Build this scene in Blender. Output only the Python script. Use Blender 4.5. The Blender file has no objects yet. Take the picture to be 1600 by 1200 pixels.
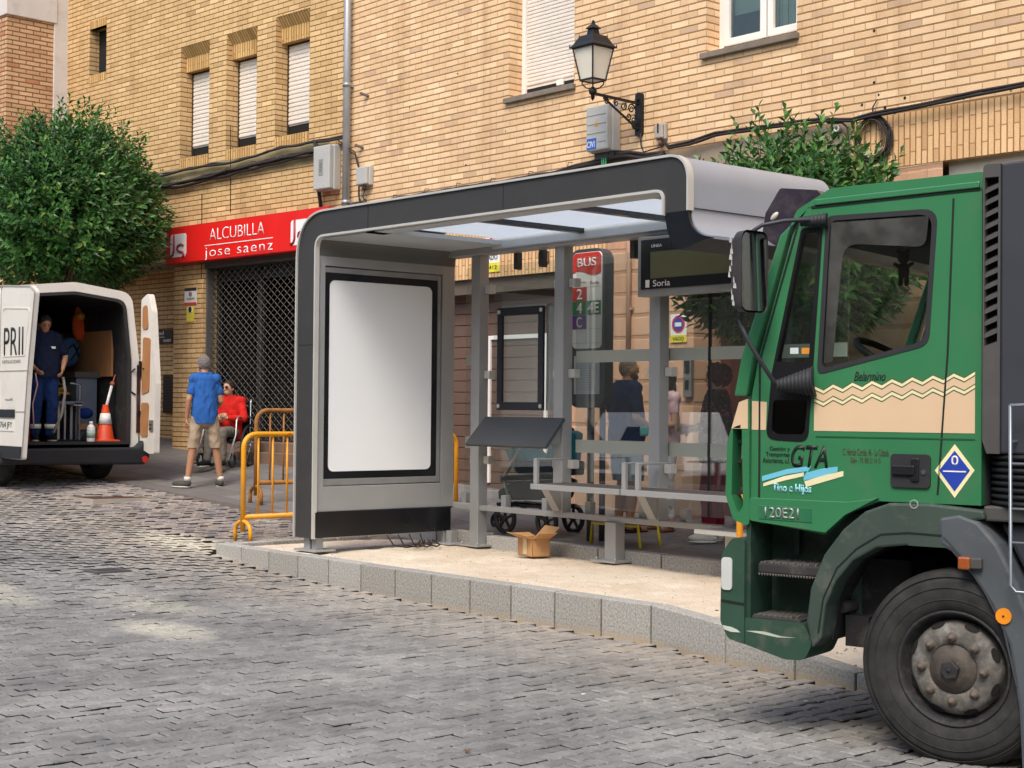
import bpy, bmesh, math, random
from mathutils import Vector as V, Matrix, noise
from mathutils.geometry import tessellate_polygon
rad = math.radians
D = bpy.data
SC = bpy.context.scene
COL = SC.collection
# ------------------------------------------------------------------ camera, sky, sun
EYE = 1.62; FL = 2400.0
A_ = rad(40.9)
F0 = V((-math.cos(A_), math.sin(A_), 0)); R0 = V((math.sin(A_), math.cos(A_), 0)); ZZ = V((0, 0, 1))
pt, rl = rad(.9), rad(.5)
CF = F0*math.cos(pt) + ZZ*math.sin(pt)
CU = ZZ*math.cos(pt) - F0*math.sin(pt)
CR = R0*math.cos(rl) + CU*math.sin(rl)
CUP = CU*math.cos(rl) - R0*math.sin(rl)
cd = D.cameras.new('camera'); cam = D.objects.new('camera', cd); COL.objects.link(cam)
cam.matrix_world = Matrix(((CR.x, CUP.x, -CF.x, 0), (CR.y, CUP.y, -CF.y, 0), (CR.z, CUP.z, -CF.z, EYE), (0, 0, 0, 1)))
cd.sensor_width = 36; cd.lens = 54; cd.clip_start = .05; cd.clip_end = 1000
SC.camera = cam
SUN_EL, SUN_AZ = 52.0, 299.0     # azimuth (deg, from +X counter-clockwise) of where the sun stands
w = D.worlds.new('World'); SC.world = w; w.use_nodes = True
nt = w.node_tree; bg = nt.nodes['Background']
sky = nt.nodes.new('ShaderNodeTexSky'); sky.sky_type = 'NISHITA'; sky.sun_disc = False
sky.sun_elevation = rad(SUN_EL); sky.sun_rotation = rad(90 - SUN_AZ)
sky.air_density = 1.3; sky.dust_density = 3.0; sky.ozone_density = 1.0
nt.links.new(sky.outputs[0], bg.inputs[0]); bg.inputs[1].default_value = .15
sl = D.lights.new('sun', 'SUN'); so = D.objects.new('sun', sl); COL.objects.link(so)
sl.energy = 1.35; sl.angle = rad(22); sl.color = (1, .93, .82)
sd = V((math.cos(rad(SUN_EL))*math.cos(rad(SUN_AZ)), math.cos(rad(SUN_EL))*math.sin(rad(SUN_AZ)), math.sin(rad(SUN_EL))))
so.rotation_mode = 'QUATERNION'; so.rotation_quaternion = sd.to_track_quat('Z', 'Y')
SC.view_settings.view_transform = 'Standard'; SC.view_settings.look = 'None'
SC.view_settings.exposure = .72; SC.view_settings.gamma = 1
# ------------------------------------------------------------------ sight lines (measured points of the photograph on real planes)
def ray(x, y): return CF*FL + CR*(x-800) + CUP*(600-y)
def onp(x, y, O, N):
    d = ray(x, y); c = V((0, 0, EYE)); return c + d*((V(O)-c).dot(N)/d.dot(N))
def onx(x, y, a): return onp(x, y, (a, 0, 0), V((1, 0, 0)))
def ony(x, y, b): return onp(x, y, (0, b, 0), V((0, 1, 0)))
def depth(p): return (V(p)-V((0, 0, EYE))).dot(CF)
def seen(p, m=60):
    v = V(p)-V((0, 0, EYE)); q = v.dot(CF)
    if q < .5: return False
    x = 800+FL*v.dot(CR)/q; y = 600-FL*v.dot(CUP)/q
    return -m < x < 1600+m and -m < y < 1200+m
# ------------------------------------------------------------------ materials
MATS = {}
def lin(c):
    if isinstance(c, str):
        c = [int(c[i:i+2], 16)/255 for i in (0, 2, 4)]
        c = [v/12.92 if v <= .04045 else ((v+.055)/1.055)**2.4 for v in c]
    return (c[0], c[1], c[2], 1)
class NT:
    def __init__(s, name):
        s.m = D.materials.new(name); s.m.use_nodes = True; s.t = s.m.node_tree
        s.b = s.t.nodes['Principled BSDF']; s.o = s.t.nodes['Material Output']
    def n(s, typ, **k):
        nd = s.t.nodes.new('ShaderNode'+typ)
        for a, b in k.items():
            if a.startswith('i_'):
                key = a[2:]; key = int(key) if key.isdigit() else key.replace('_', ' ')
                sck = nd.inputs[key]
                if isinstance(b, bpy.types.NodeSocket): s.t.links.new(b, sck)
                else: sck.default_value = b
            else: setattr(nd, a, b)
        return nd
    def l(s, a, b): s.t.links.new(a, b)
    def math(s, op, a, b=0.0, c=0.0): return s.n('Math', operation=op, i_0=a, i_1=b, i_2=c).outputs[0]
    def mixc(s, f, a, b, blend='MIX'):
        nd = s.n('Mix', data_type='RGBA', blend_type=blend)
        for i, v in ((0, f), (6, a), (7, b)):
            if isinstance(v, bpy.types.NodeSocket): s.l(v, nd.inputs[i])
            else: nd.inputs[i].default_value = v
        return nd.outputs[2]
    def ramp(s, f, stops):
        nd = s.n('ValToRGB'); s.l(f, nd.inputs[0]); e = nd.color_ramp.elements
        while len(e) > len(stops): e.remove(e[-1])
        while len(e) < len(stops): e.new(.5)
        for k, (p, c) in enumerate(stops): e[k].position = p; e[k].color = c
        return nd.outputs[0]
    def noise(s, scale, detail=4, vec=None, rough=.55):
        nd = s.n('TexNoise', i_Scale=scale, i_Detail=detail, i_Roughness=rough)
        s.l(vec if vec is not None else s.coord(), nd.inputs[0]); return nd.outputs[0]
    def coord(s, k='Object'):
        if not hasattr(s, 'tc'): s.tc = s.n('TexCoord')
        return s.tc.outputs[k]
    def bump(s, h, strength=.3, dist=.01):
        nd = s.n('Bump', i_Strength=strength, i_Distance=dist, i_Height=h); s.l(nd.outputs[0], s.b.inputs['Normal'])
def P(name, c, rough=.6, metal=0, var=.12, scale=3, bump=0, bscale=60, coat=0, dirt=0, island=0, spec=.5):
    """procedural paint / stone / cloth: base colour with soft uneven wear"""
    if name in MATS: return MATS[name]
    t = NT(name); c = lin(c)
    n1 = t.noise(scale, 6)
    f = t.ramp(n1, [(.3, (1-var,)*3+(1,)), (.7, (1+var,)*3+(1,))])
    col = t.mixc(1.0, c, f, 'MULTIPLY')
    if island:
        g = t.n('NewGeometry').outputs['Random Per Island']
        col = t.mixc(1.0, col, t.ramp(g, [(0, (1-island,)*3+(1,)), (1, (1+island,)*3+(1,))]), 'MULTIPLY')
    if dirt:
        d = t.ramp(t.noise(scale*2.3, 8, rough=.7), [(.52, (0, 0, 0, 1)), (.75, (dirt, dirt, dirt, 1))])
        col = t.mixc(d, col, (.19, .165, .135, 1))
    t.l(col, t.b.inputs['Base Color'])
    t.b.inputs['Metallic'].default_value = metal
    t.l(t.math('MULTIPLY_ADD', n1, .25, rough-.12), t.b.inputs['Roughness'])
    t.b.inputs['Specular IOR Level'].default_value = spec
    if coat: t.b.inputs['Coat Weight'].default_value = coat; t.b.inputs['Coat Roughness'].default_value = .12
    if bump: t.bump(t.noise(bscale, 4), bump, .004)
    MATS[name] = t.m; return t.m
def glassmat(name, tint, refl=1.0, rough=.0, base=.04, veil=0):
    t = NT(name); t.t.nodes.remove(t.b)
    tr = t.n('BsdfTransparent', i_Color=lin(tint)); gl = t.n('BsdfGlossy', i_Roughness=rough, i_Color=(1, 1, 1, 1))
    bf = t.n('NewGeometry').outputs['Backfacing']
    fr = t.n('Fresnel', i_IOR=t.n('Mix', data_type='FLOAT', i_0=bf, i_2=1.5, i_3=.6667).outputs[0]).outputs[0]
    f = t.n('Math', operation='MULTIPLY', use_clamp=True, i_0=fr, i_1=refl).outputs[0]
    mx = t.n('MixShader', i_0=f, i_1=tr.outputs[0], i_2=gl.outputs[0])
    out = mx.outputs[0]
    if veil:
        df = t.n('BsdfDiffuse', i_Color=(.6, .6, .56, 1))
        vf = t.ramp(t.noise(2.5, 8, rough=.75), [(.45, (veil*.3,)*3+(1,)), (.75, (veil,)*3+(1,))])
        mx2 = t.n('MixShader', i_0=vf, i_1=out, i_2=df.outputs[0]); out = mx2.outputs[0]
    t.l(out, t.o.inputs[0]); return t.m
def brickmat(name, c1, c2, mort, bw=.25, rh=.075, ms=.007, vertical=False, warp=0, rare=None, off=.5, bedw=.13, bedc=None):
    t = NT(name)
    co = t.coord(); sp = t.n('SeparateXYZ', i_0=co); nr = t.n('SeparateXYZ', i_0=t.coord('Normal'))
    side = t.math('GREATER_THAN', t.math('ABSOLUTE', nr.outputs[0]), .5)
    top = t.math('GREATER_THAN', t.math('ABSOLUTE', nr.outputs[2]), .6)
    u = t.n('Mix', data_type='FLOAT', i_0=side, i_2=sp.outputs[0], i_3=sp.outputs[1]).outputs[0]
    z = t.n('Mix', data_type='FLOAT', i_0=top, i_2=sp.outputs[2], i_3=sp.outputs[1]).outputs[0]
    a, b = (z, u) if vertical else (u, z)
    vec = t.n('CombineXYZ', i_0=a, i_1=b, i_2=0.0).outputs[0]
    wob = t.n('TexNoise', i_Scale=9.0, i_Detail=2.0); t.l(co, wob.inputs[0])
    vec = t.n('VectorMath', operation='MULTIPLY_ADD', i_0=t.n('VectorMath', operation='SUBTRACT', i_0=wob.outputs[1], i_1=(.5, .5, .5)).outputs[0], i_1=(.006+warp,)*3, i_2=vec).outputs[0]
    br = t.n('TexBrick', offset=off, i_Color1=(0, 0, 0, 1), i_Color2=(1, 1, 1, 1), i_Mortar=(.5, .5, .5, 1), i_Scale=1.0,
             i_Mortar_Size=ms, i_Mortar_Smooth=.25, i_Bias=0.0, i_Brick_Width=bw, i_Row_Height=rh)
    t.l(vec, br.inputs[0])
    rnd = br.outputs[0]
    zb_ = t.math('ABSOLUTE', t.math('SUBTRACT', t.math('FRACT', t.math('ADD', t.math('DIVIDE', t.n('SeparateXYZ', i_0=vec).outputs[1], rh), .5)), .5))
    bed = t.n('MapRange', interpolation_type='SMOOTHSTEP', i_0=zb_, i_1=bedw*.45, i_2=bedw, i_3=1.0, i_4=0.0).outputs[0]
    rc = rare or [v*.82 for v in lin(c1)[:3]]
    l1, l2 = lin(c1), lin(c2)
    mid = tuple((x+y)/2 for x, y in zip(l1, l2))
    col = t.ramp(rnd, [(.0, (rc[0], rc[1], rc[2], 1)), (.1, l1), (.5, mid), (.92, l2), (1, tuple(min(1, x*1.12) for x in l2[:3])+(1,))])
    st = t.ramp(t.noise(.55, 8, rough=.65), [(.3, (.86, .84, .82, 1)), (.65, (1.06, 1.06, 1.06, 1))])
    gr = t.ramp(t.noise(70, 5), [(.3, (.9, .9, .9, 1)), (.7, (1.08, 1.08, 1.08, 1))])
    col = t.mixc(1.0, t.mixc(1.0, col, st, 'MULTIPLY'), gr, 'MULTIPLY')
    m2 = t.mixc(1.0, lin(mort), gr, 'MULTIPLY')
    col = t.mixc(t.math('MULTIPLY', br.outputs[1], .75), col, m2)
    col = t.mixc(t.math('MULTIPLY', bed, .9), col, t.mixc(1.0, lin(bedc or mort), gr, 'MULTIPLY'))
    stv = t.n('VectorMath', operation='MULTIPLY', i_0=co, i_1=(2.2, 2.2, .22)).outputs[0]; strk = t.n('TexNoise', i_Scale=1.0, i_Detail=6.0, i_Roughness=.7); t.l(stv, strk.inputs[0])
    col = t.mixc(t.ramp(strk.outputs[0], [(.52, (0, 0, 0, 1)), (.76, (.7,)*3+(1,))]), col, t.mixc(1.0, col, (.62, .55, .48, 1), 'MULTIPLY'))
    t.l(col, t.b.inputs['Base Color']); t.b.inputs['Roughness'].default_value = .88
    t.b.inputs['Specular IOR Level'].default_value = .25
    h = t.math('ADD', t.math('MULTIPLY', t.math('MAXIMUM', bed, br.outputs[1]), -1.0), t.math('MULTIPLY', t.noise(50, 4), .25))
    h = t.math('ADD', h, t.math('MULTIPLY', rnd, .25))
    t.bump(h, .9, .006)
    return t.m
# ------------------------------------------------------------------ objects
MW = {}
def empty(name, loc, rz=0, label=None, cat=None, group=None, parent=None, mat=None):
    o = D.objects.new(name, None); COL.objects.link(o); o.empty_display_size = .1
    M = mat if mat is not None else Matrix.Translation(V(loc)) @ Matrix.Rotation(rz, 4, 'Z')
    o.matrix_local = M; MW[o] = M.copy()
    tag(o, label, cat, group); return o
def tag(o, label=None, cat=None, group=None, kind=None):
    for k, v in (('label', label), ('category', cat), ('group', group), ('kind', kind)):
        if v: o[k] = v
    return o
class MB:
    """collects solids in world coordinates (or the parent's, with local=True) and links them as ONE mesh"""
    def __init__(s): s.v = []; s.f = []; s.mi = []; s.sm = []; s.k = 0; s.s = False
    def add(s, vs, fs, smooth=None):
        n = len(s.v); s.v.extend(V(p) for p in vs)
        for f in fs: s.f.append([n+i for i in f]); s.mi.append(s.k); s.sm.append(s.s if smooth is None else smooth)
        return s
    def box(s, a, b, M=None):
        x0, x1 = sorted((a[0], b[0])); y0, y1 = sorted((a[1], b[1])); z0, z1 = sorted((a[2], b[2]))
        vs = [V((x, y, z)) for z in (z0, z1) for y in (y0, y1) for x in (x0, x1)]
        if M is not None: vs = [M @ p for p in vs]
        return s.add(vs, [(0, 2, 3, 1), (4, 5, 7, 6), (0, 1, 5, 4), (2, 6, 7, 3), (0, 4, 6, 2), (1, 3, 7, 5)], False)
    def bar(s, p0, p1, w, h, up=(0, 0, 1)):
        p0, p1, up = V(p0), V(p1), V(up); d = (p1-p0).normalized(); r = d.cross(up)
        if r.length < 1e-4: r = d.cross(V((1, 0, 0)))
        r.normalize(); u = r.cross(d); vs = []
        for p in (p0, p1):
            for a, b in ((-1, -1), (1, -1), (1, 1), (-1, 1)): vs.append(p+r*(a*w/2)+u*(b*h/2))
        return s.add(vs, [(0, 1, 2, 3), (7, 6, 5, 4), (0, 4, 5, 1), (1, 5, 6, 2), (2, 6, 7, 3), (3, 7, 4, 0)], False)
    def tube(s, pts, r, seg=8, caps=True, closed=False):
        pts = [V(p) for p in pts]; n = len(pts); rr = r if isinstance(r, (list, tuple)) else [r]*n
        vs = []; fs = []; pr = None
        for i, p in enumerate(pts):
            if closed: d = pts[(i+1) % n]-pts[i-1]
            else: d = pts[min(i+1, n-1)]-pts[max(i-1, 0)]
            if d.length < 1e-7: d = V((0, 0, 1))
            d.normalize()
            if pr is None: a = d.orthogonal().normalized()
            else:
                a = pr-d*pr.dot(d)
                a = a.normalized() if a.length > 1e-5 else d.orthogonal().normalized()
            pr = a; b = d.cross(a)
            for k in range(seg):
                t = 2*math.pi*k/seg; vs.append(p+a*(math.cos(t)*rr[i])+b*(math.sin(t)*rr[i]))
        m = n if closed else n-1
        for i in range(m):
            for k in range(seg):
                j = (i+1) % n; k2 = (k+1) % seg
                fs.append((i*seg+k, i*seg+k2, j*seg+k2, j*seg+k))
        s.add(vs, fs, True)
        if caps and not closed:
            s.add(vs[:seg], [tuple(range(seg))[::-1]], False); s.add(vs[-seg:], [tuple(range(seg))], False)
        return s
    def cyl(s, p0, p1, r0, r1=None, seg=20): return s.tube([p0, p1], [r0, r0 if r1 is None else r1], seg)
    def lathe(s, prof, O, ax=(0, 0, 1), seg=32, smooth=True):
        """prof: (radius, height) pairs turned about ax through O"""
        O, ax = V(O), V(ax).normalized(); a = ax.orthogonal().normalized(); b = ax.cross(a); vs = []; fs = []
        for r, h in prof:
            for k in range(seg):
                t = 2*math.pi*k/seg; vs.append(O+ax*h+a*(math.cos(t)*r)+b*(math.sin(t)*r))
        for i in range(len(prof)-1):
            for k in range(seg):
                k2 = (k+1) % seg; fs.append((i*seg+k, i*seg+k2, (i+1)*seg+k2, (i+1)*seg+k))
        return s.add(vs, fs, smooth)
    def ball(s, c, r, seg=12, ring=8, M=None):
        c = V(c); r = V((r, r, r)) if not hasattr(r, '__len__') else V(r); vs = [V((0, 0, 1))]
        for i in range(1, ring):
            t = math.pi*i/ring
            for k in range(seg):
                q = 2*math.pi*k/seg; vs.append(V((math.sin(t)*math.cos(q), math.sin(t)*math.sin(q), math.cos(t))))
        vs.append(V((0, 0, -1))); fs = []
        for k in range(seg):
            k2 = (k+1) % seg; fs.append((0, 1+k, 1+k2)); L = len(vs)-1; b = 1+(ring-2)*seg; fs.append((L, b+k2, b+k))
            for i in range(ring-2): a0 = 1+i*seg; fs.append((a0+k, a0+seg+k, a0+seg+k2, a0+k2))
        vs = [V((p.x*r.x, p.y*r.y, p.z*r.z)) for p in vs]
        if M is not None: vs = [M @ p for p in vs]
        return s.add([c+p for p in vs], fs, True)
    def prism(s, poly, mp, d0, d1, holes=(), smooth=False):
        """poly 2-D outline (with holes) pushed from d0 to d1; mp(u,v,d)->point"""
        loops = [list(poly)]+[list(h) for h in holes]
        tri = tessellate_polygon([[V((p[0], p[1], 0)) for p in L] for L in loops])
        flat = [p for L in loops for p in L]; n = len(flat)
        vs = [mp(p[0], p[1], d0) for p in flat]+[mp(p[0], p[1], d1) for p in flat]
        fs = [tuple(t) for t in tri]+[tuple(n+i for i in reversed(t)) for t in tri]
        s.add(vs, fs, False); o = 0
        for L in loops:
            m = len(L); vs2 = vs[o:o+m]+vs[n+o:n+o+m]
            s.add(vs2, [(i, (i+1) % m, m+(i+1) % m, m+i) for i in range(m)], smooth); o += m
        return s
    def build(s, name, mats, parent=None, local=False, bevel=0, bseg=2, auto=False, weld=True, uv=None):
        me = D.meshes.new(name)
        inv = None
        if parent is not None and not local: inv = MW[parent].inverted()
        vs = [inv @ p for p in s.v] if inv is not None else s.v
        me.from_pydata([tuple(p) for p in vs], [], s.f)
        for m in (mats if isinstance(mats, (list, tuple)) else [mats]): me.materials.append(m)
        me.polygons.foreach_set('material_index', s.mi)
        me.polygons.foreach_set('use_smooth', s.sm)
        bm = bmesh.new(); bm.from_mesh(me)
        if weld: bmesh.ops.remove_doubles(bm, verts=bm.verts, dist=1e-5)
        bmesh.ops.recalc_face_normals(bm, faces=bm.faces)
        if bevel:
            ed = [e for e in bm.edges if len(e.link_faces) == 2 and e.calc_face_angle(0) > .6]
            bmesh.ops.bevel(bm, geom=ed, offset=bevel, segments=bseg, affect='EDGES', profile=.5, clamp_overlap=True)
        bm.to_mesh(me); bm.free(); me.update()
        o = D.objects.new(name, me); COL.objects.link(o)
        if parent is not None: o.parent = parent; MW[o] = MW[parent]
        else: MW[o] = Matrix()
        return o
def sub(o_parent, child):  # hang a part one level deeper (parent object sits at identity under its thing)
    child.parent = o_parent; return child
def rrect(x0, x1, z0, z1, r, n=5):
    out = []
    for cx, cz, a0 in ((x1-r, z1-r, 0), (x0+r, z1-r, 90), (x0+r, z0+r, 180), (x1-r, z0+r, 270)):
        for k in range(n+1):
            t = rad(a0+90*k/n); out.append((cx+r*math.cos(t), cz+r*math.sin(t)))
    return out
def fillet(pts, r, n=6):
    """round the corners of an open/closed polyline: pts [(x,y,radius?)]"""
    out = []; m = len(pts)
    for i, p in enumerate(pts):
        rr = p[2] if len(p) > 2 else r
        q = V((p[0], p[1])); a = V(pts[i-1][:2])-q; b = V(pts[(i+1) % m][:2])-q
        if rr <= 0: out.append((q.x, q.y)); continue
        la, lb = a.length, b.length; a.normalize(); b.normalize()
        ang = a.angle(b); t = min(rr/math.tan(ang/2), la*.48, lb*.48)
        for k in range(n+1):
            s_ = k/n; out.append(tuple((q+a*t)*(1-s_)**2+q*(2*s_*(1-s_))+(q+b*t)*s_**2))
    return out
DEF_FONT = None
def text(s, O, ux, uz, w, h, mat, parent, name='lettering', thick=.002, shear=0, bold=0, space=1.0, label=None, align='L'):
    """lettering standing on a surface: O lower-left corner (world), ux/uz directions, w x h metres"""
    c = D.curves.new('t', 'FONT'); c.body = s; c.extrude = 0; c.offset = bold; c.shear = shear; c.space_character = space; c.resolution_u = 6
    o = D.objects.new('t', c); COL.objects.link(o)
    dg = bpy.context.evaluated_depsgraph_get(); me = D.meshes.new_from_object(o.evaluated_get(dg))
    D.objects.remove(o); D.curves.remove(c)
    xs = [p.co.x for p in me.vertices]; ys = [p.co.y for p in me.vertices]
    x0, x1, y0, y1 = min(xs), max(xs), min(ys), max(ys)
    ux, uz = V(ux).normalized(), V(uz).normalized(); nn = ux.cross(uz)
    bm = bmesh.new(); bm.from_mesh(me); D.meshes.remove(me)
    g = bmesh.ops.extrude_face_region(bm, geom=bm.faces[:]); up = [e for e in g['geom'] if isinstance(e, bmesh.types.BMVert)]
    bmesh.ops.translate(bm, verts=up, vec=(0, 0, 1)); inv = MW[parent].inverted() if parent else Matrix()
    for vtx in bm.verts:
        p = vtx.co; vtx.co = inv @ (V(O)+ux*((p.x-x0)/(x1-x0)*w)+uz*((p.y-y0)/(y1-y0)*h)+nn*(thick*p.z))
    bmesh.ops.recalc_face_normals(bm, faces=bm.faces)
    me = D.meshes.new(name); bm.to_mesh(me); bm.free(); me.materials.append(mat)
    ob = D.objects.new(name, me); COL.objects.link(ob)
    if parent: ob.parent = parent; MW[ob] = MW[parent]
    return ob
def rough_grid(name, xs, ys, fz, mat, tagk='structure', keep=None):
    m = MB(); n = len(ys)
    vs = [V((x, y, fz(x, y))) for x in xs for y in ys]; fs = []
    for i in range(len(xs)-1):
        for j in range(n-1):
            if keep and not keep((xs[i]+xs[i+1])/2, (ys[j]+ys[j+1])/2): continue
            fs.append((i*n+j, (i+1)*n+j, (i+1)*n+j+1, i*n+j+1))
    m.add(vs, fs, True); o = m.build(name, mat, weld=False)
    if tagk: o['kind'] = tagk
    return o
def frange(a, b, s):
    n = max(1, int(round((b-a)/s))); return [a+(b-a)*i/n for i in range(n+1)]
def nz(x, y, z=0, s=1.0): return noise.noise(V((x*s, y*s, z)))
# ------------------------------------------------------------------ terrain heights
def qd(x, y): return -.7559*x+.6547*y
def pav_z(x, y):
    q = min(qd(x, y), 29); d = q-15.5
    z = .34+(.045*d+.0022*d*d if d > 0 else .004*d)
    return z+max(0, y-9.9)*.05
def road_z(x, y):
    q = qd(x, y); z = .088*(q-13.2)
    z = z if z > .12 else (.12*math.exp((z-.12)/.12) if z > -1 else 0)
    return min(z, pav_z(x, y)-.012)+.004*nz(x, y, 0, .7)
# ------------------------------------------------------------------ road, pavement, island
random.seed(5)
def paver_mat(name, base, light, speck, isl=.16):
    t = NT(name)
    g = t.n('NewGeometry').outputs['Random Per Island']
    n1 = t.noise(1.1, 6, rough=.6); n2 = t.noise(45, 5, rough=.7); n3 = t.noise(7, 5)
    col = t.mixc(t.ramp(n1, [(.35, (0, 0, 0, 1)), (.68, (1, 1, 1, 1))]), lin(base), lin(light))
    col = t.mixc(1.0, col, t.ramp(g, [(0, (1-isl,)*3+(1,)), (1, (1+isl,)*3+(1,))]), 'MULTIPLY')
    col = t.mixc(1.0, col, t.ramp(n2, [(.32, (.72, .71, .70, 1)), (.6, (1.05, 1.05, 1.05, 1)), (.75, (1.35, 1.34, 1.32, 1))]), 'MULTIPLY')
    col = t.mixc(t.ramp(n3, [(.5, (0, 0, 0, 1)), (.8, (speck, speck, speck, 1))]), col, lin('b3aca6'))
    # pale sand swept out from the island over the nearest pavers
    sp = t.n('SeparateXYZ', i_0=t.coord())
    near = t.n('MapRange', interpolation_type='SMOOTHSTEP', i_0=sp.outputs[1], i_1=6.0, i_2=7.8, i_3=0.0, i_4=.55).outputs[0]
    f = t.math('MULTIPLY', near, t.ramp(t.noise(3.2, 7, rough=.7), [(.38, (.1,)*3+(1,)), (.62, (1,)*3+(1,))]))
    col = t.mixc(f, col, lin('c3b3a0'))
    for (cx, cy, rx, ry, k) in ((-10.0, 5.35, .75, .3, .6), (-13.0, 5.1, 1.6, .45, .45), (-14.0, 7.75, 1.1, .4, .85), (-11.2, 5.9, 1.0, .35, .35)):  # sunlit patches painted into the paver colour, dusty near the kerb
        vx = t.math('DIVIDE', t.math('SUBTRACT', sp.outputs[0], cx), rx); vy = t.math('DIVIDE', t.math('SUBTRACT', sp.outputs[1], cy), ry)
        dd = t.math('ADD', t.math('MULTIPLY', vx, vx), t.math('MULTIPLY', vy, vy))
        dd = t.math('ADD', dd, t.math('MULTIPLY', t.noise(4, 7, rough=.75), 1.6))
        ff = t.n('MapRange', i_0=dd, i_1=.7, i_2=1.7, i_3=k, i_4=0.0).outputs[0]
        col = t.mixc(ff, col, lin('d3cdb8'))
    t.l(col, t.b.inputs['Base Color'])
    t.l(t.math('MULTIPLY_ADD', n2, .3, .48), t.b.inputs['Roughness'])
    t.bump(t.math('ADD', n2, t.math('MULTIPLY', n3, .6)), .55, .006)
    return t.m
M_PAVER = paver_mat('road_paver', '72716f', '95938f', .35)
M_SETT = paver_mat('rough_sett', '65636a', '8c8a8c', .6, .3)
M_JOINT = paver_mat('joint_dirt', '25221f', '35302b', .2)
M_JDARK = P('joint_side_shade', '1d1b19', .95, var=.3, scale=6)  # shade inside the joints put into the colour of the paver sides
M_PAVE = P('pavement_slab', '6f6c6b', .8, var=.14, scale=1.6, bump=.3, dirt=.35)
def sand_mat():
    t = NT('island_sand'); n1 = t.noise(1.3, 7, rough=.65); n2 = t.noise(60, 6, rough=.75); n3 = t.noise(9, 5)
    col = t.mixc(t.ramp(n1, [(.35, (0, 0, 0, 1)), (.65, (1, 1, 1, 1))]), lin('cdbca6'), lin('e2d7c6'))
    col = t.mixc(1.0, col, t.ramp(n2, [(.3, (.78, .76, .73, 1)), (.6, (1.05, 1.05, 1.05, 1))]), 'MULTIPLY')
    col = t.mixc(t.ramp(n3, [(.6, (0, 0, 0, 1)), (.72, (.35,)*3+(1,))]), col, lin('b59a7c'))
    t.l(col, t.b.inputs['Base Color']); t.b.inputs['Roughness'].default_value = .95
    t.b.inputs['Specular IOR Level'].default_value = .1
    t.bump(t.math('ADD', t.math('MULTIPLY', n3, 2.0), n2), .8, .008); return t.m
M_SAND = sand_mat()
def granite(name, base):
    t = NT(name); n1 = t.noise(1.7, 4); n2 = t.noise(55, 3, rough=.95); sp = t.n('SeparateXYZ', i_0=t.coord())
    g = t.n('ObjectInfo').outputs['Random']
    col = t.mixc(1.0, lin(base), t.ramp(n2, [(.36, (.58, .58, .58, 1)), (.5, (1, 1, 1, 1)), (.64, (1.45, 1.45, 1.43, 1))]), 'MULTIPLY')
    col = t.mixc(1.0, col, t.ramp(g, [(0, (.86, .85, .83, 1)), (1, (1.08, 1.08, 1.09, 1))]), 'MULTIPLY')
    d = t.math('SUBTRACT', t.n('MapRange', i_0=sp.outputs[2], i_1=-.3, i_2=-.12, i_3=1.0, i_4=0.0).outputs[0], t.math('MULTIPLY', n1, .9))
    col = t.mixc(t.ramp(d, [(.05, (0, 0, 0, 1)), (.4, (.75,)*3+(1,))]), col, lin('b39c7c'))
    t.l(col, t.b.inputs['Base Color']); t.b.inputs['Roughness'].default_value = .75
    t.bump(n2, .35, .003); return t.m
M_GRAN = granite('kerb_granite', 'a3a19b')
# base sheets
xs = frange(-60, 40, 2.0); xs = sorted(set(xs+frange(-30, 4, .5))); ys = sorted(set(frange(-30, 60, 3)+frange(-6, 12, .5)))
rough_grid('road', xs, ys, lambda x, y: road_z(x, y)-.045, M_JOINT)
gx = frange(-400, 400, 100)
m = MB(); m.add([(-600, -600, -.35), (600, -600, -.35), (600, 600, -.35), (-600, 600, -.35)], [(0, 1, 2, 3)]); m.build('ground', M_PAVE)['kind'] = 'structure'
EDGE = [(-13.4, 7.8, .25), (-7.5, 7.8, .25), (-6.65, 7.61, .217), (-6.03, 7.55, .12), (-5.53, 7.49, .075), (-4.9, 7.45, .04), (-4.2, 7.42, .01), (-3.2, 7.4, .0), (4, 7.4, .0)]
def edge(x):
    for (a, ya, za), (b_, yb, zb_) in zip(EDGE, EDGE[1:]):
        if x <= b_: f = max(0, (x-a)/(b_-a)); return ya+(yb-ya)*f, za+(zb_-za)*f
    return 7.4, 0
def in_island(x, y, pad=0): return x > -13.4+pad and y > edge(x)[0]-.02+pad
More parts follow.
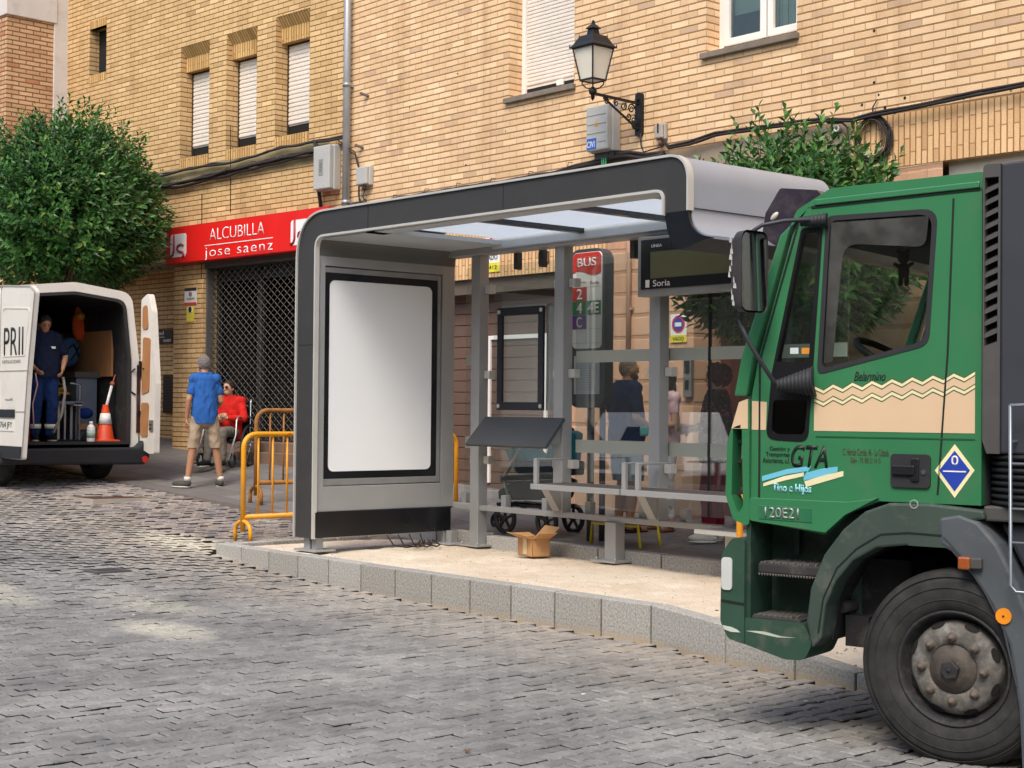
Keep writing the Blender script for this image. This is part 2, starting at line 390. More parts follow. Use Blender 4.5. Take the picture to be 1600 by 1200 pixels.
def pavers(name, mat, x0, x1, y0, y1, R, L, wav, jit, inside, off=.5, gap=.0055, drop=.007):
    m = MB(); V3 = []
    nr = int((x1-x0)/R); nc = int((y1-y0)/L)+2
    def f(y, ph):
        t = ((y/L+ph) % 1.0); s = abs(t-.5)*2          # 1 at joint, 0 at waist
        return wav*max(-1, min(1, (s-.5)*3.2))
    for k in range(nr):
        ph = (k % 2)*off
        for j in range(nc):
            ya = y0+(j-ph)*L; yb = ya+L; xc = x0+(k+.5)*R; yc = (ya+yb)/2
            if not seen((xc, yc, road_z(xc, yc)), 520) or not inside(xc, yc): continue
            g = gap*random.uniform(.5, 1.0); gr = gap*random.uniform(.7, 1.7); wk = random.choice((0, .3, 1, 1.8))*(1 if wav else 0)
            a0 = random.uniform(-jit, jit); tx = random.uniform(-jit, jit)*.6; ty = random.uniform(-jit, jit)*.35
            sh = random.uniform(-.003, .003); zz = road_z(xc, yc)
            ring = []
            tt = [0, .18, .36, .64, .82, 1] if wav else [0, .5, 1]
            for t in tt: y = ya+g+(L-2*g)*t; ring.append((xc-R/2-f(y-y0, 0 if ph == 0 else .5)*wk+gr, y))
            for t in reversed(tt): y = ya+g+(L-2*g)*t; ring.append((xc+R/2+f(y-y0, 0 if ph == 0 else .5)*wk-gr, y))
            n = len(ring); vs = []
            rn = [(random.uniform(-1, 1)*.0018, random.uniform(-1, 1)*.0018) for _ in ring]
            for (x, y), (r1, r2) in zip(ring, rn):
                dx, dy = xc-x, yc-y; l = math.hypot(dx, dy); q = .008/l
                vs.append((x+dx*q+r1, y+dy*q+r2, zz+a0+(x-xc)/R*tx*2+(y-yc)/L*ty*2+sh))
            for (x, y), (r1, r2) in zip(ring, rn): vs.append((x+r1, y+r2, zz+a0-drop+(x-xc)/R*tx*2+(y-yc)/L*ty*2+sh))
            for (x, y) in ring: vs.append((x, y, zz-.05))
            fs = [tuple(range(n))]+[(i, n+i, n+(i+1) % n, (i+1) % n) for i in range(n)]
            m.k = 0; m.add(vs[:2*n], fs, False); m.k = 1; m.add(vs[n:], [(i, n+i, n+(i+1) % n, (i+1) % n) for i in range(n)], False)
    o = m.build(name, [mat, M_JDARK], weld=False); o['kind'] = 'structure'; return o
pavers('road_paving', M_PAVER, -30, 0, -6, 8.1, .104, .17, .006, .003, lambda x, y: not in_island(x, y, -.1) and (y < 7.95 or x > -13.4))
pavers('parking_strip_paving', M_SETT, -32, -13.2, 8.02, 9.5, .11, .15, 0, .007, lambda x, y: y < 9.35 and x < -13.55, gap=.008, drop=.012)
# pavement sheet with slab joints pressed in
def pave_mat():
    t = NT('pavement_tile'); co = t.coord(); br = t.n('TexBrick', offset=.5, i_Color1=(.8, .8, .8, 1), i_Color2=(1.1, 1.1, 1.1, 1), i_Mortar=(.45, .43, .4, 1), i_Scale=1.0, i_Mortar_Size=.006, i_Brick_Width=.6, i_Row_Height=.4)
    t.l(co, br.inputs[0]); n1 = t.noise(1.2, 7); n2 = t.noise(80, 4)
    col = t.mixc(1.0, t.mixc(n1, lin('615f60'), lin('85817e')), br.outputs[0], 'MULTIPLY')
    col = t.mixc(1.0, col, t.ramp(n2, [(.3, (.85, .85, .85, 1)), (.7, (1.12, 1.12, 1.12, 1))]), 'MULTIPLY')
    t.l(col, t.b.inputs['Base Color']); t.b.inputs['Roughness'].default_value = .75
    t.bump(t.math('ADD', t.math('MULTIPLY', br.outputs[1], -2.0), n2), .4, .004); return t.m
M_TILE = pave_mat()
def in_pav(x, y): return (x < -13.4 and y > 9.35) or (x >= -13.4 and y > 9.92)
rough_grid('pavement', sorted(set(frange(-60, 20, 2)+frange(-26, -4, .4)+[-13.4])), sorted([9.35, 9.92]+frange(10.2, 15, .5)), pav_z, M_TILE, keep=lambda x, y: in_pav(x, y))
m = MB()
for i in range(60):
    x0, x1 = -13.4-i*.8, -13.4-(i+1)*.8
    for (a, b) in ((x1, x0),):
        m.add([(a, 9.35, pav_z(a, 9.35)-.1), (b, 9.35, pav_z(b, 9.35)-.1), (b, 9.35, pav_z(b, 9.35)), (a, 9.35, pav_z(a, 9.35))], [(0, 1, 2, 3)])
m.build('pavement_edge', P('pavement_edge', '756a62', .85, bump=.3))['kind'] = 'structure'
# the island of pale sand
ISZ = .25
FOOT = [(random.uniform(-12.8, -6), random.uniform(8.1, 9.7), random.uniform(0, 3.1)) for _ in range(60)]
def sz(x, y):
    fp = 0
    for fx, fy, fa in FOOT:
        if abs(x-fx) < .25 and abs(y-fy) < .25:
            u = (x-fx)*math.cos(fa)+(y-fy)*math.sin(fa); v = (y-fy)*math.cos(fa)-(x-fx)*math.sin(fa); r = (u/.15)**2+(v/.06)**2; fp += -.016*math.exp(-r)+.007*math.exp(-(r-2)**2)
    d = min(y-edge(x)[0]-.1, 9.9-y, x+13.3); return edge(x)[1]-.02+fp+.018*nz(x, y, 0, 1.5)+.006*nz(x, y, 3, 7)+.004*nz(x, y, 5, 22)-.012*max(0, 1-max(0, d)*5)
rough_grid('sand_bed', sorted(set(frange(-13.35, -3, .042))), frange(7.3, 9.95, .042), sz, M_SAND, keep=lambda x, y: in_island(x, y, .1) and y < 9.95)
def kerb_stone(p, q, w, h, group, label, zs=None):
    """one granite stone from p to q (outer edge), w deep to the left of p->q"""
    p, q = V((p[0], p[1], 0)), V((q[0], q[1], 0)); d = (q-p); L = d.length; d.normalize(); nrm = V((-d.y, d.x, 0))
    M = Matrix(((d.x, nrm.x, 0, p.x), (d.y, nrm.y, 0, p.y), (0, 0, 1, ISZ+random.uniform(-.003, .003)), (0, 0, 0, 1)))
    b = MB(); b.box((.009, 0, -h), (L-.009, w, 0))
    if zs:
        for v_ in b.v:
            if v_.z > -.01: v_.z = (zs[0] if v_.x < L/2 else zs[1])-ISZ
    o = b.build('kerb_stone', M_GRAN, bevel=.006, bseg=2); o.matrix_local = M; MW[o] = M
    tag(o, label, 'kerb stone', group); return o
b = MB(); b.box((-13.5, 7.815, -.2), (-7.5, 7.925, .24)); b.box((-13.4, 9.87, 0), (-3.5, 9.97, .3)); b.build('kerb_bedding', P('mortar_grey', '57504a', .95, bump=.5))['kind'] = 'structure'
lf = 'rough grey granite kerb stone in the tall front row between cobbled road and sand'
for i in range(12): kerb_stone((-13.5+.5*i, 7.8), (-13.5+.5*(i+1), 7.8), .14, .45, 'kerb stones in the front row', lf)
for a, b in zip(EDGE[1:], EDGE[2:-1]): kerb_stone(a, b, .14, .45, 'kerb stones on the ramp', 'granite kerb stone of the run that drops towards the green truck', (a[2], b[2]))
for i in range(5): kerb_stone((-13.5, 9.98-.4*i), (-13.5, 9.98-.4*(i+1)+.0), .13, .4, 'kerb stones at the end', 'grey granite kerb stone closing the far left end of the island by the yellow barrier')
for i in range(12): kerb_stone((-13.36+.8*i, 9.86), (-13.36+.8*(i+1), 9.86), .12, .3, 'kerb stones in the back row', 'low grey granite kerb stone in the back row between sand and pavement').location.z = max(pav_z(-12.96+.8*i, 9.9), pav_z(-13.36+.8*i, 9.9))+.008
# manhole cover, drain lid, litter
def mh(x0, x1, y0, y1, mat, label, fr):
    t = empty('manhole_cover', ((x0+x1)/2, (y0+y1)/2, road_z((x0+x1)/2, (y0+y1)/2)), 0, label, 'manhole cover')
    b = MB(); z = road_z((x0+x1)/2, (y0+y1)/2)+.006; b.box((x0, y0, z-.05), (x1, y1, z)); 
    for i in range(6):
        u = x0+(x1-x0)*(i+.7)/6.4; b.box((u, y0+.04, z), (u+.02, y1-.04, z+.004))
    b.build('lid', mat, t, bevel=.004)
    b = MB(); f = .04
    b.box((x0-f, y0-f, z-.06), (x1+f, y0, z+.002)); b.box((x0-f, y1, z-.06), (x1+f, y1+f, z+.002)); b.box((x0-f, y0, z-.06), (x0, y1, z+.002)); b.box((x1, y0, z-.06), (x1+f, y1, z+.002))
    b.build('rim', fr, t)
M_RUSTLID = P('rusty_lid', '5a4136', .7, var=.3, scale=8, bump=.4); M_STEEL = P('worn_steel', '8d8a86', .5, .6, var=.2, scale=10)
mh(-17.75, -17.0, 8.2, 8.95, M_RUSTLID, 'rusty brown square manhole cover in the cobbles behind the white van', P('lid_rim', 'a39c90', .8))
mh(-13.3, -13.05, 6.35, 6.6, P('dark_lid', '3c3b3c', .7), 'small dark drain lid flush in the grey road paving', P('dark_rim', '555353', .8))
lm = P('dry_leaf', '6b4a2c', .8); wm = P('paper_scrap', 'd8d4cb', .8)
for i, (px, py, k) in enumerate([(210, 934, 'w'), (912, 1082, 'w'), (1195, 1064, 'l'), (1260, 1093, 'w'), (1400, 1000, 'l'), (404, 883, 'l'), (1085, 1024, 'l'), (730, 1170, 'l'), (1120, 955, 'l')]):
    p = onp(px, py, (0, 0, .02 if py > 950 else .15), ZZ); p.z = road_z(p.x, p.y)+.004
    if in_island(p.x, p.y, 0): p = onp(px, py, (0, 0, ISZ), ZZ)
    b = MB(); s = random.uniform(.016, .03); a = random.random()*6
    c, n_ = math.cos(a)*s, math.sin(a)*s
    b.prism([(c, n_), (-n_*.5, c*.5), (-c, -n_), (n_*.6, -c*.6)], lambda u, v, d: V((p.x+u, p.y+v, p.z+d+abs(u)*.3)), 0, .004)
    o = b.build('fallen_leaf' if k == 'l' else 'paper_scrap', lm if k == 'l' else wm)
    if k == 'l': tag(o, 'small dry brown leaf lying on the paving', 'leaf', 'dry leaves on the ground')
    else: tag(o, 'tiny white scrap of paper on the grey paving', 'litter', 'paper scraps on the road')
b = MB()
for i in range(420):
    x, y = random.uniform(-13.2, -5), random.uniform(7.98, 9.85)
    if not in_island(x, y, .15): continue
    r = random.uniform(.003, .007); b.ball((x, y, sz(x, y)+r*.3), (r, r*random.uniform(.6, 1), r*.6), 6, 4)
for i in range(60):
    t_ = random.random()**1.6; x, y = -5.6+random.gauss(0, .5), 7.9+random.gauss(0, .3)
    if in_island(x, y, .15): r = random.uniform(.005, .016); b.ball((x, y, sz(x, y)+r*.2), (r, r*.8, r*.6), 7, 5)
tag(b.build('gravel', P('gravel_stone', '9c8a72', .9, island=.4), weld=False), 'scattered pebbles and crumbs on the sand', 'gravel', None, 'stuff')
# ------------------------------------------------------------------ buildings
M_BR = brickmat('brick_right', 'dfba90', 'ebcaa2', 'ae8a64', .25, .0755, .005, rare=(.58, .40, .27), bedw=.15, bedc='9d7852', off=.5)
M_BRV = brickmat('brick_right_soldier', 'dcb081', 'ebc293', '9c7248', .25, .062, .006, vertical=True)
M_BL = brickmat('brick_left', 'ceaa79', 'dab887', '8c6a40', .25, .0755, .007, bedw=.13, bedc='7b5b35')
M_BLV = brickmat('brick_left_soldier', 'c79f66', 'd8b178', '86622f', .6, .06, .004, vertical=True, bedw=.16)
M_BD = brickmat('brick_neighbour', 'c49a74', 'd6ae88', '765840', .25, .0755, .012, rare=(.50, .22, .12))
M_STONE = brickmat('stone_blocks', 'cba081', 'd9b091', 'b48c6f', .62, .24, .004, warp=.02)
M_PLAST = P('grey_render', '9d8b77', .9, var=.2, scale=3, bump=.4, dirt=.5)
M_CONC = P('concrete_sill', '7c7063', .9, var=.2, scale=9, bump=.6, dirt=.5)
M_WHITE = P('white_pvc', 'e9e4de', .4, var=.03, dirt=.12)
M_SHUT = P('roller_slat_white', 'e2d8cc', .5, var=.05, dirt=.15)
M_DARK = P('dark_void', '141210', .9); M_BLACK = P('black_metal', '1b1b1e', .45, .3, bump=.2)
M_GREY = P('grey_plastic', 'b2b1ad', .55, var=.06, dirt=.2)
M_CABLE = P('black_cable', '2a2320', .7, var=.3, scale=20)
M_WALLW = P('white_render', 'cfc6bf', .85, var=.08, scale=2, bump=.2, dirt=.3)
M_BROWN = P('brown_slat_door', '644d42', .6, var=.1, scale=2, dirt=.2); M_SLATL = P('pale_slat_gap', 'a0948a', .6)
M_PANE = glassmat('window_glass', 'c8d2ce', 1.6)
def wall(b, x0, x1, z0, z1, holes=(), y=0, back=.25):
    hs = [h for h in holes if h[0] <= x1 and h[1] >= x0 and h[2] < z1 and h[3] > z0]
    X = sorted({x0, x1} | {min(max(v, x0), x1) for h in hs for v in h[:2]}); Z = sorted({z0, z1} | {min(max(v, z0), z1) for h in hs for v in h[2:4]})
    def inh(x, z): return any(h[0] < x < h[1] and h[2] < z < h[3] for h in hs)
    for i in range(len(X)-1):
        for j in range(len(Z)-1):
            if inh((X[i]+X[i+1])/2, (Z[j]+Z[j+1])/2): continue
            b.add([(X[i], y, Z[j]), (X[i+1], y, Z[j]), (X[i+1], y, Z[j+1]), (X[i], y, Z[j+1])], [(0, 1, 2, 3)])
    for h in hs:
        a0, a1, c0, c1, d = h[:5]; a0, a1 = max(a0, x0), min(a1, x1); c0, c1 = max(c0, z0), min(c1, z1)
        for q in ([(a0, y, c0), (a0, y, c1), (a0, y+d, c1), (a0, y+d, c0)], [(a1, y, c0), (a1, y+d, c0), (a1, y+d, c1), (a1, y, c1)],
                  [(a0, y, c1), (a1, y, c1), (a1, y+d, c1), (a0, y+d, c1)], [(a0, y, c0), (a0, y+d, c0), (a1, y+d, c0), (a1, y, c0)]):
            if max((V(q[0])-V(q[1])).length*(V(q[1])-V(q[2])).length, 0) > 1e-4: b.add(q, [(0, 1, 2, 3)])
    return b
def slats(b, x0, x1, z0, z1, y, pitch, d=.012):
    n = max(1, int(round((z1-z0)/pitch)))
    for i in range(n):
        a = z0+(z1-z0)*i/n; c = z0+(z1-z0)*(i+1)/n; h = c-a
        b.add([(x0, y+d, a), (x1, y+d, a), (x1, y, a+h*.25), (x0, y, a+h*.25), (x1, y, a+h*.8), (x0, y, a+h*.8), (x1, y+d, c), (x0, y+d, c)], [(0, 1, 2, 3), (3, 2, 4, 5), (5, 4, 6, 7)], False)
# ---- right building (x along the street, y = 11.95 is its face)
RB = empty('brick_building', (0, 11.95, 0), 0, 'pale orange brick apartment building with garage behind the bus shelter and a white shuttered window', 'building')
WA = (-13.9, -12.76, 5.33, 7.15, .26); WB = (-10.75, -9.56, 5.34, 7.0, .26)
GA = (-15.75, -12.95, .55, 3.2, .3); DO = (-10.9, -9.3, .45, 2.9, .45); GB = (-7.9, -4.0, 0, 3.88, .2)
HOL = [WA, WB, GA, DO, GB]
b = MB(); wall(b, -17.25, 0, 4.37, 9.5, HOL); wall(b, -17.25, -11.4, 3.95, 4.37, HOL); wall(b, -17.25, -15.75, 0, 3.95)
b.add([(-17.25, 0, 0), (-17.25, .6, 0), (-17.25, .6, 9.5), (-17.25, 0, 9.5)], [(0, 1, 2, 3)])
b.build('wall', M_BR, RB, local=True)
b = MB(); wall(b, -15.75, -12.2, 3.2, 3.95, y=-.003); wall(b, -8.9, 0, 3.88, 4.37, y=-.003)
for (x0, x1, z) in ((-15.75, -12.2, 3.2), (-8.9, 0, 3.88)): b.add([(x0, -.003, z), (x1, -.003, z), (x1, .3, z), (x0, .3, z)], [(0, 1, 2, 3)])
b.build('soldier_course', M_BRV, RB, local=True)
b = MB(); wall(b, -12.95, -11.4, 0, 3.2, HOL, y=.002); wall(b, -12.2, -11.4, 3.2, 3.95, y=.002); wall(b, -11.4, -7.9, 0, 3.79, [DO], y=.002); wall(b, -8.9, -7.9, 3.79, 3.88, y=.002)
b.add([(-12.95, .002, 0), (-12.95, .5, 0), (-12.95, .5, 3.2), (-12.95, .002, 3.2)], [(0, 1, 2, 3)])
b.build('stone_facing', M_STONE, RB, local=True)
b = MB(); wall(b, -11.4, -8.9, 3.79, 4.372, y=-.006); b.add([(-11.4, -.006, 3.79), (-8.9, -.006, 3.79), (-8.9, .1, 3.79), (-11.4, .1, 3.79)], [(0, 1, 2, 3)])
b.build('render_patch', M_PLAST, RB, local=True)
def window(parent, h, kind, sill=True, frame_mat=None):
    x0, x1, z0, z1, d = h; y = d-.06; fm = frame_mat or M_WHITE
    b = MB(); t = .07
    b.box((x0, y, z0), (x0+t, y+.08, z1)); b.box((x1-t, y, z0), (x1, y+.08, z1)); b.box((x0+t, y, z0), (x1-t, y+.08, z0+t)); b.box((x0+t, y, z1-t), (x1-t, y+.08, z1))
    f = b.build('window', fm, parent, local=True, bevel=.006)
    if kind == 'shut':
        b = MB(); slats(b, x0+t, x1-t, z0+.16, z1-.05, y+.02, .045, .01); b.box((x0+t, y+.035, z0+.12), (x1-t, y+.05, z1))
        sub(f, b.build('shutter', M_SHUT, parent, local=True))
        b = MB(); b.box((x0+t, y+.03, z0+.075), (x1-t, y+.045, z0+.125)); sub(f, b.build('gap', M_DARK, parent, local=True))
        b = MB(); b.box((x0+t+.55, y+.0, z0+.085), (x0+t+.66, y+.028, z0+.15)); sub(f, b.build('latch', fm, parent, local=True, bevel=.004))
    if kind == 'sash':
        b = MB(); xm = (x0+x1)/2+.06
        for a0, a1 in ((x0+t+.01, xm-.01), (xm+.01, x1-t-.01)):
            s = .075; za, zb = z0+t+.01, z1-t-.01
            b.box((a0, y-.02, za), (a0+s, y+.045, zb)); b.box((a1-s, y-.02, za), (a1, y+.045, zb)); b.box((a0+s, y-.02, za), (a1-s, y+.045, za+s)); b.box((a0+s, y-.02, zb-s), (a1-s, y+.045, zb))
        sub(f, b.build('frame', fm, parent, local=True, bevel=.008))
        b = MB(); b.box((x0+t, y+.01, z0+t), (x1-t, y+.018, z1-t)); sub(f, b.build('pane', M_PANE, parent, local=True))
        b = MB(); 
        for i in range(24):
            u = x0+.62+i*.022; b.box((u, y+.1+.012*math.sin(i*1.3), z0), (u+.021, y+.105+.012*math.sin(i*1.3), z1))
        b.box((x0+.1, y+.12, z0+.42), (x0+.55, y+.125, z1))
        sub(f, b.build('curtain', P('net_curtain', 'cfd3cf', .8, var=.1), parent, local=True))
        b = MB(); b.box((x0, y+.5, z0-.2), (x1, y+.55, z1+.3)); b.box((x0-.02, y+.09, z0-.2), (x0, y+.5, z1+.2)); b.box((x1, y+.09, z0-.2), (x1+.02, y+.5, z1+.2)); sub(f, b.build('room', P('dim_room', '2b2e30', .9), parent, local=True))
    if sill:
        b = MB(); b.box((x0-.05, -.055, z0-.07), (x1+.03, d-.05, z0-.005)); sub(f, b.build('sill', M_CONC, parent, local=True, bevel=.008))
    return f
window(RB, WA, 'shut'); window(RB, WB, 'sash')
# garage door of brown slats with a wicket outlined in white
b = MB(); n = 19
for i in range(n):
    z = .55+i*.14; b.box((GA[0], .25, z+.008), (GA[1], .3, z+.14))
gd = b.build('garage_door', M_BROWN, RB, local=True, bevel=.004, bseg=1)
b = MB(); b.box((GA[0], .285, .55), (GA[1], .292, 3.2)); sub(gd, b.build('slat_gap', M_SLATL, RB, local=True))
b = MB(); zz = 2.46
b.box((-14.52, .225, .7), (-14.47, .25, zz)); b.box((-13.48, .225, .7), (-13.43, .25, zz)); b.box((-14.52, .225, zz), (-13.43, .25, zz+.05)); sub(gd, b.build('frame', M_WHITE, RB, local=True))
b = MB(); b.box((GA[0], -.02, .3), (GA[1], .3, .62)); b.build('threshold', P('threshold_concrete', '8b8682', .85, bump=.3), RB, local=True)
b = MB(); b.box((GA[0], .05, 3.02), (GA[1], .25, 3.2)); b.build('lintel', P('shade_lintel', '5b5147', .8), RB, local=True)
# entrance door in the stone part
b = MB(); b.box((-10.9, .42, .45), (-10.2, .47, 2.9)); b.box((-10.18, .42, .45), (-9.3, .47, 2.9)); dd_ = b.build('door', P('oxblood_door', '5a2a22', .5, var=.2, dirt=.2), RB, local=True, bevel=.01)
b = MB(); b.box((-10.75, .405, 1.6), (-10.35, .42, 2.7)); b.box((-10.05, .405, 1.6), (-9.45, .42, 2.7)); sub(dd_, b.build('door_panel', P('door_panel', '47201b', .4), RB, local=True, bevel=.006))
b = MB(); b.box((GB[0], .1, 3.6), (GB[1], .2, 3.88)); g2 = b.build('garage_door_frame', P('beige_frame', 'cbbfae', .6), RB, local=True)
b = MB(); slats(b, GB[0], GB[1], 0, 3.6, .16, .12); sub(g2, b.build('roller_door', P('beige_roller', 'a89b8c', .6), RB, local=True))
b = MB(); b.cyl((-11.83, -.03, 2.0), (-11.83, -.03, 4.37), .028, seg=10); b.cyl((-11.83, -.03, .4), (-11.83, -.03, 2.0), .042, seg=10)
for z in (2.0, 2.7, 3.4): b.box((-11.88, -.04, z), (-11.78, 0, z+.03))
b.build('conduit', P('painted_conduit', 'b08c73', .8), RB, local=True)
for i, (x, z) in enumerate([(px, py) for px, py in [(-16.84, 5.78), (-16.95, 5.1)]]):
    b = MB(); b.bar((x, -.1, z+.04), (x+.06, 0, z), .05, .03); b.build('wall_anchor', P('rusted_anchor', '6d5f57', .7), RB, local=True, bevel=.006)
b = MB()
for px, py, r in [(1366, 48, .014), (1366, 129, .014), (1373, 148, .011), (1383, 168, .016), (1414, 153, .014), (1347, 164, .013), (702, 78, .01), (715, 115, .008), (640, 168, .008), (790, 205, .008), (728, 258, .012)]:
    p = ony(px, py, 11.95); b.cyl((p.x, -.004, p.z), (p.x, .004, p.z), r, seg=9)
b.build('drill_hole', M_DARK, RB, local=True)
b = MB(); b.box((-17.2, .62, -.3), (6, 9, 12)); b.build('core', P('render_core', '8f8172', .9), RB, local=True)
# ---- left building, turned four degrees
th = rad(4.1); LM = Matrix.Translation(V((-17.25, 11.95, 0))) @ Matrix.Rotation(th, 4, 'Z'); LI = LM.inverted()
EX, EN = V((math.cos(th), math.sin(th), 0)), V((-math.sin(th), math.cos(th), 0))
LB = empty('brick_building', None, label='yellow brick building with three slim shuttered windows above a closed lattice shop front', cat='building', mat=LM)
def onL(px, py, off=0): return onp(px, py, LM @ V((0, off, 0)), EN)
def locL(px, py, off=0): p = LI @ onL(px, py, off); return p.x, p.z
LH = [(-4.14, -3.35, 5.44, 7.17, .3), (-2.9, -2.13, 5.44, 7.18, .3), (-1.67, -.87, 5.48, 7.22, .3), (-6.92, -6.38, 7.14, 7.92, .2)]
GT = (-3.45, -.45, 1.1, 3.84)
b = MB(); wall(b, -7.66, .02, 3.84, 9.5, LH); wall(b, -4.25, -3.45, .3, 3.84); wall(b, -.45, .02, .3, 3.84); wall(b, -3.45, -.45, .3, 1.08)
b.add([(-4.25, 0, .3), (-4.25, .62, .3), (-4.25, .62, 3.84), (-4.25, 0, 3.84)], [(0, 1, 2, 3)]); b.add([(-3.45, 0, .3), (-3.45, .3, .3), (-3.45, .3, 3.84), (-3.45, 0, 3.84)], [(0, 1, 2, 3)]); b.add([(-.45, 0, .3), (-.45, .3, .3), (-.45, .3, 3.84), (-.45, 0, 3.84)], [(0, 1, 2, 3)])
wall(b, -7.66, -4.25, .3, 3.84, y=.6)
b.build('wall', M_BL, LB, local=True)
b = MB(); b.box((-7.66, .003, 3.82), (-4.25, .6, 3.86)); b.build('soffit', P('soffit_render', '8c8172', .9), LB, local=True)
b = MB(); b.box((-7.4, .52, .6), (-4.26, .6, .98)); pl_ = b.build('plinth', P('plinth_stone', '9b8a78', .8, var=.2), LB, local=True, bevel=.01)
b = MB(); b.box((-4.78, .5, .7), (-4.6, .53, .97)); sub(pl_, b.build('vent_cover', P('vent_brown', '4a2a22', .6), LB, local=True))
for (x0, x1, z0, z1, d) in LH[:3]:
    # sloping brick head with a soldier band under it
    b = MB(); b.add([(x0+.002, 0, z1-.002), (x1-.002, 0, z1-.002), (x1-.002, .1, z1-.15), (x0+.002, .1, z1-.15)], [(0, 1, 2, 3)])
    b.box((x0+.002, .1, z1-.37), (x1-.002, .3, z1-.152))
    b.build('window_head', M_BLV, LB, local=True)
    b = MB(); b.box((x0, -.008, z0-.16), (x1, .3, z0+.0)); b.build('window_sill', M_BLV, LB, local=True)
    f = MB(); f.box((x0, .21, z0), (x0+.03, .28, z1-.37)); f.box((x1-.03, .21, z0), (x1, .28, z1-.37)); f.box((x0+.03, .21, z1-.4), (x1-.03, .28, z1-.37)); f = f.build('window', P('bronze_frame', '3a2c24', .5), LB, local=True)
    s = MB(); slats(s, x0+.03, x1-.03, z0+.2, z1-.36, .215, .062, .014); s.box((x0+.03, .232, z0+.19), (x1-.03, .25, z1-.36)); sub(f, s.build('shutter', M_SHUT, LB, local=True))
    s = MB(); s.box((x0+.03, .24, z0), (x1-.03, .28, z0+.2)); sub(f, s.build('gap', M_DARK, LB, local=True))
x0, x1, z0, z1, d = LH[3]
b = MB(); b.box((x0, -.006, z0-.13), (x1, .3, z0)); b.build('window_sill', M_BLV, LB, local=True)
b = MB(); b.box((x0, -.006, z1), (x1, .1, z1+.13)); b.build('window_head', M_BLV, LB, local=True)
b = MB(); b.box((x0, .18, z0), (x1, .21, z1)); f = b.build('window', M_DARK, LB, local=True)
# shop front behind the lattice
b = MB(); b.box((-3.45, .3, 1.06), (-.45, 1.3, 1.1)); b.box((-3.45, 1.3, 1.1), (-.45, 1.34, 3.84)); b.box((-3.47, .3, 1.1), (-3.45, 1.3, 3.84)); b.box((-.45, .3, 1.1), (-.43, 1.3, 3.84)); b.box((-3.45, .3, 3.8), (-.45, 1.3, 3.84))
b.build('shop_interior', P('shop_dark', '15110f', .8), LB, local=True)
b = MB(); b.box((-3.45, -.06, .95), (-.45, .3, 1.1)); b.box((-3.45, -.2, .55), (-.45, .0, .96)); b.build('shop_step', P('granite_step', '7a6456', .7, var=.2, bump=.3), LB, local=True, bevel=.012)
b = MB()
for x in (-3.4, -2.35, -2.3, -1.2, -.5): b.box((x-.03, .24, 1.1), (x+.03, .3, 3.84))
b.box((-3.45, .24, 3.5), (-.45, .3, 3.84)); b.box((-3.45, .24, 1.1), (-.45, .3, 1.22)); b.build('shop_door_frame', P('dark_alu', '2b2a2a', .5), LB, local=True)
b = MB(); rw = .076
for i in range(int(3.0/rw)+1):
    x = -3.44+i*rw; pts = []
    for k in range(50):
        s_ = 1 if (k+i) % 2 else -1
        for (dx, dz) in ((.3, .0), (.49, .5)): pts.append((x+s_*rw*dx if dx == .49 else x+(0 if k == 0 else -s_*rw*.1), .12, 1.14+(k+dz)*.055-.014))
    b.tube(pts, .0045, 4, False)
b.build('shop_lattice', P('galvanised_lattice', '7b766e', .45, .3, var=.2, scale=5), LB, local=True)
b = MB(); b.box((-3.47, .05, 1.1), (-3.41, .16, 3.84)); b.box((-.5, .05, 1.1), (-.44, .16, 3.84)); b.box((-3.45, .02, 3.7), (-.45, .25, 3.84)); b.build('lattice_rail', P('rail_grey', '5a5654', .5), LB, local=True)
# plaster strip behind the cables
b = MB(); b.box((-7.66, -.004, 5.02), (-.4, .0, 5.3)); b.build('render_band', P('band_render', '9a8c68', .9, var=.2, dirt=.4), LB, local=True)
for px, py in [(316, 405), (361, 300)]:
    u, z = locL(px, py); b = MB(); b.bar((u, -.008, z-.3), (u-.02, -.008, z+1.0), .008, .008); b.build('thin_wire', M_CABLE, LB, local=True)
b = MB(); b.box((-7.6, 1.4, -.3), (0, 9, 12)); b.box((-7.62, .61, -.3), (-4.3, 1.4, 12)); b.box((-.4, .31, -.3), (-.02, 1.4, 12)); b.box((-3.45, .35, 3.86), (-.45, 1.39, 12)); b.build('core', P('render_core', '8f8172', .9), LB, local=True)
# ---- neighbour with white column
def locP(px, py, u):
    p = LI @ onp(px, py, LM @ V((u, 0, 0)), EX); return p.y, p.z
y1 = locP(12, 25, -7.66)[0]; yc = locP(84, 100, -7.66)[0]; za = locP(12, 22, -7.66)[1]; zb = locP(50, -6, -7.66)[1]
zt = locP(12, -8, -7.66)[1]
NB = empty('brick_building', None, label='pinkish brick corner building with white concrete beam and column at the far left', cat='building', mat=LM)
b = MB(); b.box((-16, y1, -.2), (-7.68, 4, za)); b.box((-16, y1+.01, za+.42), (-7.69, 4, 9.5)); b.build('wall', M_BD, NB, local=True)
b = MB(); b.box((-16, y1-.03, za), (-7.64, yc+.05, za+.42)); b.build('beam', M_WALLW, NB, local=True, bevel=.01)
b = MB(); b.box((-8.1, yc, -.2), (-7.655, .05, 9.5)); b.build('column', M_WALLW, NB, local=True, bevel=.01)
